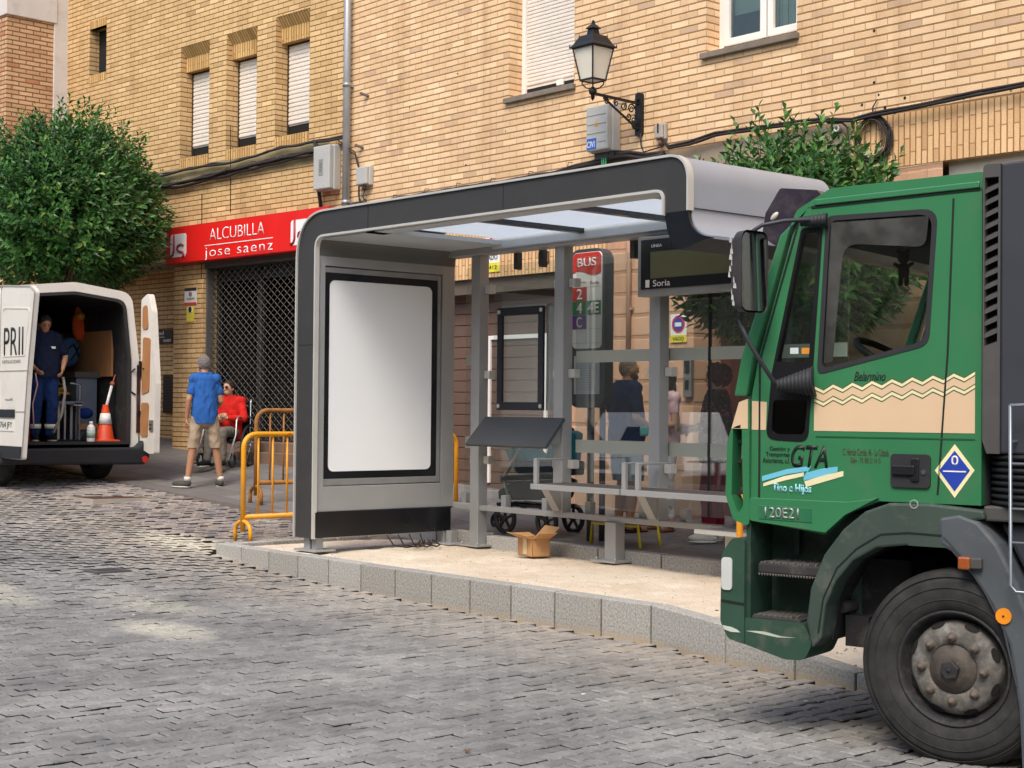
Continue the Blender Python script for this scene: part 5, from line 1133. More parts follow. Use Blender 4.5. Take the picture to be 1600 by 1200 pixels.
ttext('GTA', (1236, 730), (1294, 696), INK, .001, shear=.25, bold=.02); ttext('Gestión y', (1203, 706), (1234, 698), INK, .001); ttext('Transportes', (1197, 715), (1234, 707), INK, .001); ttext('Asturianos, s.l.', (1192, 724), (1234, 716), INK, .001)
LBL = P('letter_light_blue', '8fd0d6', .4); ttext('Tino e Hijos', (1207, 772), (1268, 757), LBL, .001, bold=.035)
ttext('C. Hernán Cortés, 46 - La Calzada', (1317, 713), (1389, 702), P('letter_wine', '4a3a2c', .5), .001, thick=.001); ttext('Gijón - Tfl. 985 31 14 15', (1329, 726), (1376, 716), P('letter_wine', '4a3a2c', .5), .001, thick=.001)
ttext('Belarmino', (1335, 595), (1384, 580), INK, .001, shear=.35, bold=.004)
def tpoly(L, mat, name, y0, y1):
    b = tb(); b.prism([(TP(*p).x, TP(*p).z) for p in L], UV, y0, y1); return fin(b, name, mat, 0, cab)
tpoly([(1191, 752), (1191, 744), (1230, 733), (1268, 728), (1262, 738), (1285, 732), (1309, 729), (1309, 737), (1285, 744), (1256, 751), (1256, 745), (1262, 736), (1230, 741)], P('swoosh_blue', '6fbfd8', .4), 'blue_swoosh', .0005, .0022)
tpoly([(1193, 755), (1193, 760), (1225, 751), (1256, 744), (1256, 738), (1225, 744)], CRM, 'cream_swoosh', .0005, .0028)
tpoly([(1257, 752), (1260, 761), (1318, 744), (1318, 736), (1290, 742)], CRM, 'cream_swoosh', .0005, .0028)
D0 = [(1492, 694), (1523, 735), (1492, 778), (1461, 735)]
tpoly(D0, P('placard_cream', 'efe7b4', .4), 'diamond_placard', .0005, .003); tpoly([(1492, 704), (1516, 735), (1492, 768), (1468, 735)], P('placard_blue', '2743a8', .4), 'diamond_field', .003, .0045)
b = tb(); p, q = TP(1474, 736), TP(1510, 737); b.box((p.x, .003, p.z-.003), (q.x, .006, p.z+.003)); fin(b, 'diamond_line', M_SWH, 0, cab); ttext('0', (1487, 727), (1498, 712), M_SWH, .0045, bold=.01)
# door handle
b = tb(); b.prism(rrect(.108, .302, 1.27, 1.428, .02), UV, .0, .012); hd_ = fin(b, 'door_handle', RUB, .005)
b = tb(); b.box((.18, .012, 1.33), (.29, .03, 1.375)); b.box((.16, .012, 1.3), (.2, .022, 1.41)); fin(b, 'handle_grip', P('grip_black', '1c1c20', .4), .006, hd_)
b = tb(); b.cyl((.138, .012, 1.345), (.138, .018, 1.345), .012, seg=12); fin(b, 'lock', P('lock_steel', '8c8c8c', .3, .8), 0, hd_)
# bumper corner, steps, arch
b = tb(); b.prism(fillet([(1.06, .985, .02), (1.13, .985, .05), (1.19, .9, .05), (1.195, .56, .06), (1.15, .475, .04), (1.06, .455, .0)], 0, 3), UV, .03, -2.13); bp_ = fin(b, 'bumper', G2, .02)
b = tb(); b.prism(rrect(1.125, 1.185, .72, .885, .02), UV, .032, .04); fin(b, 'headlight', P('lamp_glass', 'c8cbc8', .15, coat=.6, bump=.5, bscale=200), .004, bp_)
line([(1.19, .665), (1.06, .655)], .012, .031, 'bumper_seam', GAPM, bp_)
b = tb(); b.prism([(1.08, .512), (1.13, .51), (1.17, .52), (1.18, .54), (1.13, .535), (1.1, .525)], UV, .03, .033); fin(b, 'scrape', P('bare_scrape', 'b9c2b4', .7, dirt=.3), 0, bp_)
b = tb(); b.prism(fillet([(1.065, .585, .0), (1.065, .455, .0), (.84, .4, .1), (.735, .405, .06), (.69, .5, .06), (.745, .585, .0)], 0, 4), UV, .02, -.3); sk_ = fin(b, 'step_skirt', G2, .012)
b = tb(); b.prism([(1.055, .522), (1.0, .526), (.95, .527), (.86, .512), (.78, .512), (.88, .505), (1.0, .517)], UV, .02, .0215); fin(b, 'scrape', P('bare_scrape', 'b9c2b4', .7, dirt=.3), 0, sk_)
b = tb(); b.box((1.065, -.24, .5), (.55, -.26, 1.12)); b.box((1.04, -.24, .58), (1.065, .0, 1.08)); b.box((.9, -.235, .9), (.87, -.2, 1.05)); fin(b, 'step_well', P('well_dark_green', '223d31', .6, dirt=.4))
def tread(u0, u1, v):
    b = tb(); b.box((u0, -.235, v-.05), (u1, .0, v)); s_ = fin(b, 'step', P('step_black', '2d2d2c', .8, dirt=.5), .008)
    b = tb()
    for i in range(8):
        a = u0+.03+(u1-u0-.06)*i/7
        b.bar((a, -.22, v+.003), (min(u1-.01, a+.06), -.015, v+.003), .006, .006); b.bar((a, -.015, v+.003), (min(u1-.01, a+.06), -.22, v+.003), .006, .006)
    for i in range(22): a = u0+(u1-u0)*(i+.5)/22; b.prism([(a-.006, v-.05), (a+.006, v-.05), (a, v-.062)], UV, -.02, .0)
    fin(b, 'tread_pattern', P('tread_grey', '6b6964', .6), 0, s_)
tread(.665, 1.0, .865); tread(.765, 1.035, .6)
arch_o = [(.69, .47), (.72, .6), (.70, .76), (.63, .93), (.53, 1.06), (.42, 1.15), (.30, 1.195), (.1, 1.2), (-.15, 1.18), (-.16, 1.14)]; arch_i = [(-.1, 1.13), (-.05, 1.1), (-.01, 1.0), (.05, 1.0), (.21, 1.0), (.36, .98), (.48, .91), (.57, .8), (.62, .68), (.64, .52)]
b = tb(); b.prism(arch_o+arch_i, UV, .035, -.12); ar = fin(b, 'wheel_arch', P('arch_green_grey', '37473f', .6, dirt=.55, var=.15), .012)
line([(.655, .55), (.63, .72), (.56, .87), (.46, .97), (.34, 1.045), (.2, 1.06), (.0, 1.055)], .008, .036, 'arch_crease', GAPM, ar)
p = TP(1428, 788, .035); b = tb(); b.lathe([(.016, .034), (.016, .037), (.022, .037), (.022, .034)], (p.x, 0, p.z), (0, 1, 0), 20); fin(b, 'chalk_ring', P('chalk', '8e948d', .8), 0, ar)
b = tb(); ai = [(.64, .5), (.6, .72), (.5, .9), (.36, .985), (.2, 1.01), (0, 1.01), (-.2, .98), (-.35, .8)]; ao = [(u*1.04, v+.03) for u, v in ai]
b.prism(ai+ao[::-1], UV, -.1, -.7); b.box((-.6, -.7, .55), (.95, -2.0, 1.15)); b.box((.3, -.25, .52), (.62, -.6, .9)); b.box((.48, -.16, .47), (.6, -.3, .62)); b.box((-1.6, -.6, .62), (1.0, -.75, .85)); b.box((-1.6, -1.4, .62), (1.0, -1.55, .85)); fin(b, 'chassis', P('chassis_black', '17171a', .8, dirt=.3))
b = tb(); b.cyl((.1, -.3, .43), (.1, -1.8, .43), .07); b.cyl((.35, -.15, .72), (.35, -.5, .74), .035); b.cyl((.62, -.14, .66), (.55, -.4, .66), .03); fin(b, 'axle', P('axle_grime', '2b2826', .8))
# rear mudguard of the front wheel, lamps
go = [(.06, 1.14), (-.04, 1.16), (-.13, 1.13), (-.22, 1.03), (-.31, .86), (-.39, .64), (-.43, .4), (-.45, .02)]; gi = [(-.33, .02), (-.315, .3), (-.27, .58), (-.19, .75), (-.1, .88), (.0, .985), (.05, 1.01)]
b = tb(); b.prism(go+gi, UV, .04, -.3); mg = fin(b, 'mudguard', PLG, .018)
line([(.03, 1.05), (-.05, .97), (-.16, .82), (-.25, .65), (-.31, .4)], .008, .041, 'guard_crease', P('crease_grey', '3a3f43', .7), mg)
b = tb(); b.box((-.1, .04, .915), (-.155, .07, .965)); fin(b, 'lamp_base', STK, .006, mg); b = tb(); b.box((-.05, .042, .91), (-.105, .085, .968)); fin(b, 'side_lamp', P('amber_lens', '9c5228', .2, coat=.5), .008, mg)
b = tb(); b.cyl((-.25, .04, .71), (-.25, .05, .71), .036, seg=24); fin(b, 'reflector', P('amber_reflector', 'e68d22', .3), 0, mg); b = tb(); b.cyl((-.25, .05, .71), (-.25, .053, .71), .005, seg=8); fin(b, 'rivet', INK, 0, mg)
# air stack with louvres and bellows
b = tb(); b.prism(fillet([(-.145, 2.76, .02), (-.145, 1.5, .02), (-.165, 1.44, 0), (-.225, 1.44, 0), (-.225, 2.76, 0)], 0, 3), UV, .035, -.45, holes=[[(-.153, 2.7), (-.217, 2.7), (-.212, 1.95), (-.153, 1.93)]]); st = fin(b, 'air_stack', STK)
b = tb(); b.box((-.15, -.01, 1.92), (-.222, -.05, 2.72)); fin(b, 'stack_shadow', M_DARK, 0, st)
for i in range(13):
    v = 1.965+i*.055; b = tb(); b.add([(-.152, .03, v), (-.219, .03, v+.028), (-.219, .0, v+.045), (-.152, .0, v+.017), (-.152, .03, v+.016), (-.219, .03, v+.044), (-.219, .0, v+.061), (-.152, .0, v+.033)], [(0, 1, 2, 3), (7, 6, 5, 4), (0, 4, 5, 1), (1, 5, 6, 2), (2, 6, 7, 3), (3, 7, 4, 0)]); fin(b, 'louvre', STK, 0, st)
b = tb(); b.prism([(-.225, 2.76), (-.225, 1.44), (-.6, 1.44), (-.6, 2.78)], UV, .03, -.4); fin(b, 'stack_body', STD, .01, st)
b = tb(); 
for k in range(8): b.lathe([(.2, 0), (.23, .006), (.235, .014), (.23, .022), (.2, .03)], (-.36, -.18, 1.2+k*.03), (0, 0, 1), 28)
fin(b, 'bellows', P('bellows_black', '1a1a1c', .6)); b = tb(); b.box((-.14, .0, 1.13), (-.62, -.4, 1.2)); fin(b, 'bellows_base', STK, .01)
b = tb(); b.prism([(-.2, 1.12), (-.55, 1.12), (-.6, .75), (-.42, .7)], UV, -.05, -.5); fin(b, 'filter_housing', STD, .02)
b = tb(); b.tube([(-.30, .12, 1.66), (-.305, .12, .86), (-.33, .12, .83), (-.7, .12, .83)], .008, 8); b.tube([(-.30, .12, 1.66), (-.7, .12, 1.68)], .008, 8)
for v in (1.2, 1.4, 1.05): b.tube([(-.303, .12, v), (-.7, .12, v)], .006, 6)
b.bar((-.3, .12, 1.5), (-.3, -.02, 1.5), .01, .01); fin(b, 'guard_rail', P('galv_rail', '9aa0a6', .35, .6))
b = tb(); b.box((-.65, -.02, 1.0), (-4.2, -2.2, 1.2)); fin(b, 'load_bed', P('bed_grey', '6c6f72', .6, dirt=.4)); b = tb(); b.box((-.66, -.02, 1.2), (-.72, -2.2, 2.3)); b.box((-.72, -.02, 1.2), (-4.2, -.06, 1.75)); fin(b, 'side_board', G1, .01)
# wheels
TYM = NT('tyre_rubber'); _n = TYM.noise(9, 7, rough=.7); TYM.l(TYM.ramp(_n, [(.35, (.012, .012, .013, 1)), (.62, (.035, .034, .033, 1)), (.8, (.07, .066, .06, 1))]), TYM.b.inputs[0]); TYM.b.inputs['Roughness'].default_value = .82; TYM.bump(_n, .3, .003); TYM = TYM.m
def rimmat():
    t = NT('rusty_rim'); n1 = t.noise(14, 8, rough=.7); n2 = t.noise(60, 5)
    t.l(t.ramp(n1, [(.3, lin('403d3a')), (.5, lin('605d58')), (.68, lin('878480'))]), t.b.inputs[0]); t.b.inputs['Roughness'].default_value = .8; t.bump(n2, .5, .003); return t.m
RIM = rimmat(); RDK = P('rim_dark', '28272a', .7, var=.3, scale=12, dirt=.4)
def bigwheel(u, y0, s, dual=False):
    R_ = .46; c = V((u, y0, .44)); ax = V((0, s, 0))
    prof = [(.262, -.02), (.275, .0), (.31, .012), (.36, .016), (.4, .01), (.412, .006), (.415, -.002), (.434, -.008), (.441, -.014), (.455, -.035), (R_, -.06)]
    for k in range(4): z = -.085-k*.042; prof += [(R_, z+.015), (R_-.012, z+.012), (R_-.012, z+.002), (R_, z)]
    prof += [(R_, -.22), (.44, -.25), (.34, -.27), (.26, -.25)]
    b = tb(); b.lathe(prof, c, ax, 72); w_ = fin(b, 'wheel', TYM)
    b = tb()
    for r_, h_ in ((.424, .0), (.32, .0145), (.375, .0165)): b.lathe([(r_-.002, h_-.002), (r_, h_+.0025), (r_+.003, h_-.002)], c, ax, 72)
    fin(b, 'sidewall_ring', TYM, 0, w_)
    b = tb(); b.lathe([(.268, -.03), (.27, -.004), (.264, .004), (.255, -.002), (.248, -.03), (.235, -.06), (.222, -.075), (.2, -.08)], c, ax, 56); fin(b, 'rim', RDK, 0, w_)
    b = tb(); b.lathe([(.222, -.085), (.218, -.05), (.205, -.022), (.19, -.008), (.165, .0), (.12, .002), (.115, -.008), (.1, -.012)], c, ax, 56); fin(b, 'wheel_disc', RIM, 0, w_)
    b = tb(); b.lathe([(.115, -.012), (.108, .004), (.085, .01), (.078, .022), (.05, .026), (.0, .026)], c, ax, 40); fin(b, 'hub', P('hub_grime', '4b443d', .7, var=.3, scale=20, dirt=.4), 0, w_)
    b = tb(); b.lathe([(.046, .02), (.046, .05), (.04, .054), (0, .054)], c, ax, 6, False); b.lathe([(.008, .054), (.008, .058), (0, .058)], c, ax, 10); fin(b, 'hub_nut', RDK, 0, w_)
    for k in range(8):
        a = k*math.pi/4+.0; p = c+V((math.cos(a)*.147, 0, math.sin(a)*.147)); b = tb(); b.lathe([(.024, -.002), (.024, .006), (.018, .008), (.018, .026), (.015, .03), (.008, .03), (.008, .04), (0, .04)], p, ax, 12); fin(b, 'wheel_nut', P('nut_rust', '5d534a', .7, var=.3, scale=30), 0, w_)
    for k in range(8):
        a = (k+.5)*math.pi/4; p = c+V((math.cos(a)*.208, s*-.024, math.sin(a)*.208)); b = tb(); M = Matrix.Rotation(-a, 3, 'Y') if False else None
        t_ = V((-math.sin(a), 0, math.cos(a))); r_ = V((math.cos(a), 0, math.sin(a))); vs = [p+t_*(.034*math.cos(q))+r_*(.013*math.sin(q))+ax*.004+ax*(.0-.012*math.sin(q)) for q in [i*math.pi/8 for i in range(16)]]
        b.add(vs+[v-ax*.01 for v in vs], [tuple(range(16))]+[(i, (i+1) % 16, 16+(i+1) % 16, 16+i) for i in range(16)], False); fin(b, 'vent_hole', M_DARK, 0, w_)
bigwheel(0, -.0, 1); bigwheel(0, -2.1, -1); bigwheel(-3.4, -.0, 1); bigwheel(-3.4, -2.1, -1)
# mirror and arms with corrugated boots
ARM = P('mirror_arm', '35353a', .5, var=.1)
q = lambda px, py, w=.22: TP(px, py, w)
b = tb(); b.tube([(.66, .02, 2.555), TP(1262, 343, .06), q(1225, 345, .15), q(1190, 352, .2), q(1166, 368), q(1158, 395), q(1157, 440), q(1158, 500)], .0105, 10); fin(b, 'mirror_arm', ARM)
b = tb(); b.tube([q(1156, 500), q(1165, 525), q(1176, 545, .2), q(1208, 595, .12), (.86, .07, 1.755), (.72, .05, 1.76)], .0115, 10); fin(b, 'mirror_arm', ARM)
def boot(p0, p1, r0, r1, n):
    b = tb(); p0, p1 = V(p0), V(p1); ax = (p1-p0); L = ax.length; pr = []
    for i in range(n+1): f = i/n; r = r0+(r1-r0)*f; pr += [(r*.82, L*f), (r, L*(f+.35/n)), (r, L*(f+.65/n))]
    pr = [(0, 0)]+pr+[(0, L)]; b.lathe(pr, p0, ax, 16); fin(b, 'rubber_boot', RUB)
boot((.87, .07, 1.75), (.70, .03, 1.77), .03, .075, 9); boot((.76, .045, 2.555), (.64, .02, 2.56), .024, .034, 7)
mc = q(1172, 425, .22); HM = P('mirror_shell', '3a3536', .6, var=.2, dirt=.2)
b = tb(); M = Matrix.Rotation(rad(-12), 4, 'Z')
def mv(L): return [mc+(M @ V(p)) for p in L]
sh_ = []; prof = rrect(-.1, .1, -.2, .2, .045, 5)
vs = mv([(-.03, y, z) for y, z in prof])+mv([(.02, y*.97, z*.98) for y, z in prof])+mv([(.06, y*.7, z*.85) for y, z in prof]); n = len(prof)
b.add(vs, [tuple(range(2*n, 3*n))]+[(r*n+i, r*n+(i+1) % n, (r+1)*n+(i+1) % n, (r+1)*n+i) for r in (0, 1) for i in range(n)], True); mr = fin(b, 'mirror', HM)
b = tb(); b.add(mv([(-.026, y*.93, z*.95) for y, z in prof]), [tuple(range(n))], False); MG = P('mirror_glass', 'd0d4d6', .05, 1.0, var=.0); fin(b, 'mirror_glass', MG, 0, mr)
b = tb(); rnd = random.Random(3)
for k in range(12):
    z = -.17+k*.028; x0 = rnd.uniform(-.0, .045); w_ = rnd.uniform(.012, .03); y = .099-.3*max(0, x0-.02)
    b.add(mv([(x0, y+.003, z), (x0+w_, y-.004, z+.004), (x0+w_*.8, y-.003, z+.032), (x0+.004, y+.002, z+.024)]), [(0, 1, 2, 3)], False)
fin(b, 'worn_patch', P('worn_silver', 'c9c6c2', .5), 0, mr)
# ------------------------------------------------------------------ people
def blob(parts, voxel, mat, name, parent, smooth=3, clip=(), wr=0, wf=13):
    """union of tapered limbs and ellipsoids grown into one continuous skin"""
    b = MB()
    for p in parts:
        if p[0] == 'c':
            _, a, c, r0, r1 = p; a, c = V(a), V(c); b.ball(a, r0, 14, 9); b.ball(c, r1, 14, 9)
            if (c-a).length > 1e-4: b.tube([a, c], [r0, r1], 14)
        else: b.ball(p[1], p[2], 18, 12, p[3] if len(p) > 3 else None)
    me = D.meshes.new('t'); me.from_pydata([tuple(v) for v in b.v], [], b.f); bm = bmesh.new(); bm.from_mesh(me); bmesh.ops.recalc_face_normals(bm, faces=bm.faces); bm.to_mesh(me); bm.free()
    o = D.objects.new('t', me); COL.objects.link(o)
    r = o.modifiers.new('r', 'REMESH'); r.mode = 'VOXEL'; r.voxel_size = voxel; r.use_smooth_shade = True
    s = o.modifiers.new('s', 'SMOOTH'); s.factor = .5; s.iterations = smooth
    dg = bpy.context.evaluated_depsgraph_get(); me2 = D.meshes.new_from_object(o.evaluated_get(dg)); D.objects.remove(o); D.meshes.remove(me)
    if clip:
        bm = bmesh.new(); bm.from_mesh(me2)
        for co, no in clip: bmesh.ops.bisect_plane(bm, geom=bm.verts[:]+bm.edges[:]+bm.faces[:], plane_co=V(co), plane_no=V(no), clear_outer=True)
        bm.to_mesh(me2); bm.free()
    if wr:
        nn = [v.normal.copy() for v in me2.vertices]
        for v, n in zip(me2.vertices, nn):
            c = v.co; q = noise.noise(V((c.x*wf+3, c.y*wf, c.z*wf*.55+c.x*4))); q2 = noise.noise(V((c.x*wf*2.1, c.y*wf*2.1, c.z*wf*1.3+7))); v.co = c+n*(wr*(1-2.2*abs(q))+wr*.5*q2)
    me2.name = name; me2.materials.clear(); me2.materials.append(mat)
    me2.polygons.foreach_set('use_smooth', [True]*len(me2.polygons))
    ob = D.objects.new(name, me2); COL.objects.link(ob); ob.parent = parent; MW[ob] = MW[parent]; return ob
def skinmat(name, c): 
    t = NT(name); n = t.noise(8, 5); t.l(t.mixc(n, lin(c), tuple(v*.8 for v in lin(c)[:3])+(1,)), t.b.inputs[0]); t.b.inputs['Roughness'].default_value = .55
    t.b.inputs['Subsurface Weight'].default_value = .1; t.b.inputs['Subsurface Radius'].default_value = (.02, .01, .005); return t.m
SK = skinmat('skin_tan', 'b98868'); SK2 = skinmat('skin_fair', 'c79a7c')
def cloth(name, c, **k): return P(name, c, .9, var=.12, scale=7, bump=.35, bscale=30, spec=.2, **k)
def ori(z, x):
    z = V(z).normalized(); x = V(x); x = (x-z*x.dot(z)).normalized(); y = z.cross(x); return Matrix(((x.x, y.x, z.x), (x.y, y.y, z.y), (x.z, y.z, z.z)))
def hand(parts, w, d, side, curl=.5, palm=None):
    """w wrist, d direction of the forearm, palm = direction the palm faces"""
    w, d = V(w), V(d).normalized(); palm = V(palm or (side*-1, 0, 0)); palm = (palm-d*palm.dot(d)).normalized(); lat = d.cross(palm)*(1 if side > 0 else -1)
    c = w+d*.045; parts.append(('e', c, (.038, .016, .05), ori(d, lat)))
    for k, (L, o) in enumerate(((.068, .027), (.078, .01), (.073, -.009), (.058, -.026))):
        k0 = w+d*.085+lat*o; k1 = k0+(d*(1-curl*.4)+palm*curl*.6).normalized()*L*.5; k2 = k1+(d*(1-curl*1.1)+palm*curl*1.3).normalized()*L*.55
        parts += [('c', c+d*.02+lat*o*.8, k0, .0095, .0095), ('c', k0, k1, .0095, .0088), ('c', k1, k2, .0088, .0075)]
    t0 = w+d*.025+lat*.033; t1 = t0+(d*.7+lat*.6+palm*.4).normalized()*.034; t2 = t1+(d*.9+palm*.35).normalized()*.03
    parts += [('c', w+d*.015+lat*.015, t0, .013, .012), ('c', t0, t1, .0115, .0105), ('c', t1, t2, .0105, .0085)]
def person(label, mat, J, top, bottom, hair, shoes, skin=SK, H=1.0, build=1.0, extra=None, group=None):
    t = empty('person', None, label=label, cat='person', group=group, mat=mat @ Matrix.Scale(H, 4))
    D_ = dict(hipc=(0, 0, .93), hipL=(.09, 0, .9), hipR=(-.09, 0, .9), kneeL=(.1, -.02, .49), kneeR=(-.1, -.02, .49), ankL=(.1, .03, .09), ankR=(-.1, .03, .09), toeL=(.12, -.14, .03), toeR=(-.12, -.14, .03),
             shL=(.163, .01, 1.415), shR=(-.163, .01, 1.415), elL=(.225, .04, 1.13), elR=(-.225, .04, 1.13), wrL=(.24, -.05, .89), wrR=(-.24, -.05, .89), neck=(0, .01, 1.47), head=(0, -.01, 1.61), yaw=0, nod=0, palmL=(-1, 0, 0), palmR=(1, 0, 0), curl=.5)
    D_.update(J); j = {k: (V(v) if isinstance(v, tuple) else v) for k, v in D_.items()}; B = build
    sx = (j['shL']-j['shR']); hx = (j['hipL']-j['hipR']); sp = j['neck']-j['hipc']; mid = lambda f: j['hipc']+sp*f
    OT, OH = ori(sp, sx), ori(sp+V((0, 0, .3)), hx)
    def torso(g): return ([('e', mid(.1), (.197*B, .15*B, .62), OH), ('e', mid(.5), (.172*B, .125*B, .36), OT)] if g else [])+[('e', j['hipc']+V((0, .01, .0)), (.158*B+g, .115*B+g, .115+g), OH), ('e', mid(.3), (.14*B+g, .1*B+g, .13+g), OT), ('e', mid(.5), (.15*B+g, .108*B+g, .13+g), OT), ('e', mid(.72), (.165*B+g, .112*B+g, .14+g), OT), ('e', mid(.88), (.15*B+g, .085+g, .075+g), OT), ('c', j['shL'], j['shR'], .055+g, .055+g)]
    R3 = Matrix.Rotation(j['yaw'], 3, 'Z') @ Matrix.Rotation(j['nod'], 3, 'X'); hd = j['head']; hp = lambda *p: hd+R3 @ V(p)
    body = torso(0)+[('c', j['neck']-V((0, 0, .04)), hp(0, .015, -.06), .058, .052), ('e', hp(0, .008, .01), (.075, .095, .108), R3), ('e', hp(0, -.03, -.055), (.052, .055, .055), R3), ('e', hp(0, -.09, -.018), (.013, .02, .02), R3), ('e', hp(0, -.084, -.002), (.009, .014, .03), R3),
             ('e', hp(.075, .01, -.01), (.01, .02, .03), R3), ('e', hp(-.075, .01, -.01), (.01, .02, .03), R3), ('e', hp(0, -.082, -.062), (.022, .012, .008), R3)]
    for s in 'LR':
        body += [('c', j['hip'+s], j['knee'+s], .084*B, .055), ('c', j['knee'+s], j['knee'+s].lerp(j['ank'+s], .3), .052, .057*B), ('c', j['knee'+s].lerp(j['ank'+s], .3), j['ank'+s], .057*B, .036), ('c', j['ank'+s]-V((0, 0, .03)), j['toe'+s], .036, .026),
                 ('c', j['sh'+s], j['el'+s], .05*B, .039), ('c', j['el'+s], j['el'+s].lerp(j['wr'+s], .3), .037, .039), ('c', j['el'+s].lerp(j['wr'+s], .3), j['wr'+s], .039, .025)]
        hand(body, j['wr'+s], j['wr'+s]-j['el'+s], 1 if s == 'L' else -1, j['curl'], tuple(j['palm'+s]))
    blob(body, .0085, skin, 'body', t, 2)
    em = P('eye_dark', '1d1510', .2)
    for s in (-1, 1):
        b = MB(); b.ball(hp(s*.03, -.083, .012), (.011, .007, .006)); b.build('eye', em, t, local=True)
        b = MB(); b.tube([hp(s*.014, -.094, .03), hp(s*.032, -.09, .036), hp(s*.05, -.078, .028)], .0035, 5); b.build('eyebrow', P('brow_'+hair[0].name, '4a3b32', .9), t, local=True)
    # top garment
    g = .016; tm, slv, hem = top[0], top[1], top[2]; parts = torso(g)+[('c', j['neck']-V((0, 0, .05)), j['neck'], .085, .066)]
    for s in 'LR':
        u, f = min(1, slv), max(0, slv-1); parts.append(('c', j['sh'+s], j['sh'+s].lerp(j['el'+s], u), .056*B, .058*B))
        if f: parts.append(('c', j['el'+s], j['el'+s].lerp(j['wr'+s], f), .05, .036))
    
    dn = -sp.normalized(); clip = [(mid(-(.93-hem)/sp.length), dn), (j['neck']+V((0, 0, .03)), (0, 0, 1))]
    blob(parts, .01, tm, 'shirt', t, 3, clip, .009)
    bm_, leg = bottom[0], bottom[1]; wd = bottom[2] if len(bottom) > 2 else .02
    parts = [('e', j['hipc']+V((0, .01, 0)), (.16*B, .118*B, .11), OH), ('e', j['hipc']-V((0, -.01, .06)), (.155*B, .118*B, .1), OH)]
    for s in 'LR':
        u, f = min(1, leg), max(0, leg-1); e = j['hip'+s].lerp(j['knee'+s], u); parts.append(('c', j['hip'+s], e, .09*B+wd*.5, (.09-.032*u)*B+wd))
        if f: parts.append(('c', j['knee'+s], j['knee'+s].lerp(j['ank'+s], f), .06+wd*.7, .05+wd*.6 if wd > .01 else .042))
    clip = []
    if leg < 1.5 and J.get('stand', True): e = j['hipL'].lerp(j['kneeL'], leg) if leg <= 1 else j['kneeL'].lerp(j['ankL'], leg-1); clip = [(e, (0, 0, -1))]
    blob(parts, .011, bm_, 'trousers' if leg > 1.3 else 'shorts', t, 3, clip, .009)
    for s in 'LR':
        a, c = j['ank'+s], j['toe'+s]; fd = (c-a); fd.z = 0; fd.normalize(); q = Matrix(((fd.x, -fd.y, 0), (fd.y, fd.x, 0), (0, 0, 1)))
        m_ = a*.5+c*.5; m_.z = a.z-.045
        if shoes[1] == 'shoe':
            blob([('e', m_+fd*.02+V((0, 0, .005)), (.145, .05, .045), q), ('e', a+V((0, 0, -.03)), (.055, .046, .05), q)], .009, shoes[0], 'shoe', t, 2, [((m_.x, m_.y, a.z-.082), (0, 0, -1))])
            b = MB(); b.ball(V((m_.x+fd.x*.02, m_.y+fd.y*.02, a.z-.078)), (.148, .053, .016), 18, 6, q); b.build('sole', P('sole_pale', 'c9c6bf', .7), t, local=True)
            if len(shoes) > 2: b = MB(); b.cyl(a+V((0, 0, -.0)), a+V((0, 0, .055)), .043, .044, 14); b.build('sock', shoes[2], t, local=True)
        else:
            b = MB(); b.ball(V((m_.x, m_.y, a.z-.082)), (.135, .05, .014), 18, 6, q); b.build('sandal_sole', shoes[0], t, local=True)
            b = MB()
            for f_ in (.25, .6): p = a*(1-f_)+c*f_; p.z = a.z-.06; l_ = V((-fd.y, fd.x, 0)); b.tube([p+l_*(.047*math.cos(k*math.pi/8))+V((0, 0, .05*math.sin(k*math.pi/8)-.01)) for k in range(9)], .008, 6)
            b.build('sandal_strap', shoes[0], t, local=True)
    hm, hs = hair
    parts = []; clip = []
    if hs == 'short': parts = [('e', hp(0, .012, .018), (.0795, .1, .106), R3)]; clip = [(hp(0, -.052, .052), R3 @ V((0, -.86, -.5))), (hp(0, .02, -.055), (0, 0, -1))]
    if hs == 'stubble': parts = [('e', hp(0, .012, .016), (.0785, .099, .107), R3)]; clip = [(hp(0, -.04, .07), R3 @ V((0, -.75, -.66)))]
    if hs == 'long': parts = [('e', hp(0, .02, .02), (.09, .1, .105), R3), ('e', hp(0, .05, -.09), (.09, .06, .14), R3), ('e', hp(.07, .01, -.1), (.03, .04, .13), R3), ('e', hp(-.07, .01, -.1), (.03, .04, .13), R3)]
    if hs == 'curly':
        rr = random.Random(2); parts = [('e', hp(0, .03, .035), (.105, .115, .11), R3)]
        for i in range(70):
            d = V((rr.gauss(0, 1), rr.gauss(.35, 1), rr.gauss(.3, 1))).normalized()
            if d.y < -.55 and d.z < .5: continue
            parts.append(('e', hp(d.x*.1, .03+d.y*.115, .035+d.z*.105), (.026, .026, .026)))
    if parts: blob(parts, .0075, hm, 'hair', t, 1, clip, .006, 45)
    if extra: extra(t, j, hp, R3)
    return t
def stand(x, y, z, g): g = V(g); return Matrix.Translation(V((x, y, z))) @ Matrix.Rotation(math.atan2(g.y, g.x)+math.pi/2, 4, 'Z')
HG = P('hair_grey', '6f6a66', .9, bump=.6, bscale=150); HK = P('hair_dark', '241a16', .7, bump=.5, bscale=120); HR = P('hair_auburn', '4a231c', .8, bump=.6, bscale=90); HS = P('hair_stubble', '7a6558', .95)
SHG = cloth('shoe_grey', '4d4c48'); WS = P('white_sock', 'dedbd6', .9)
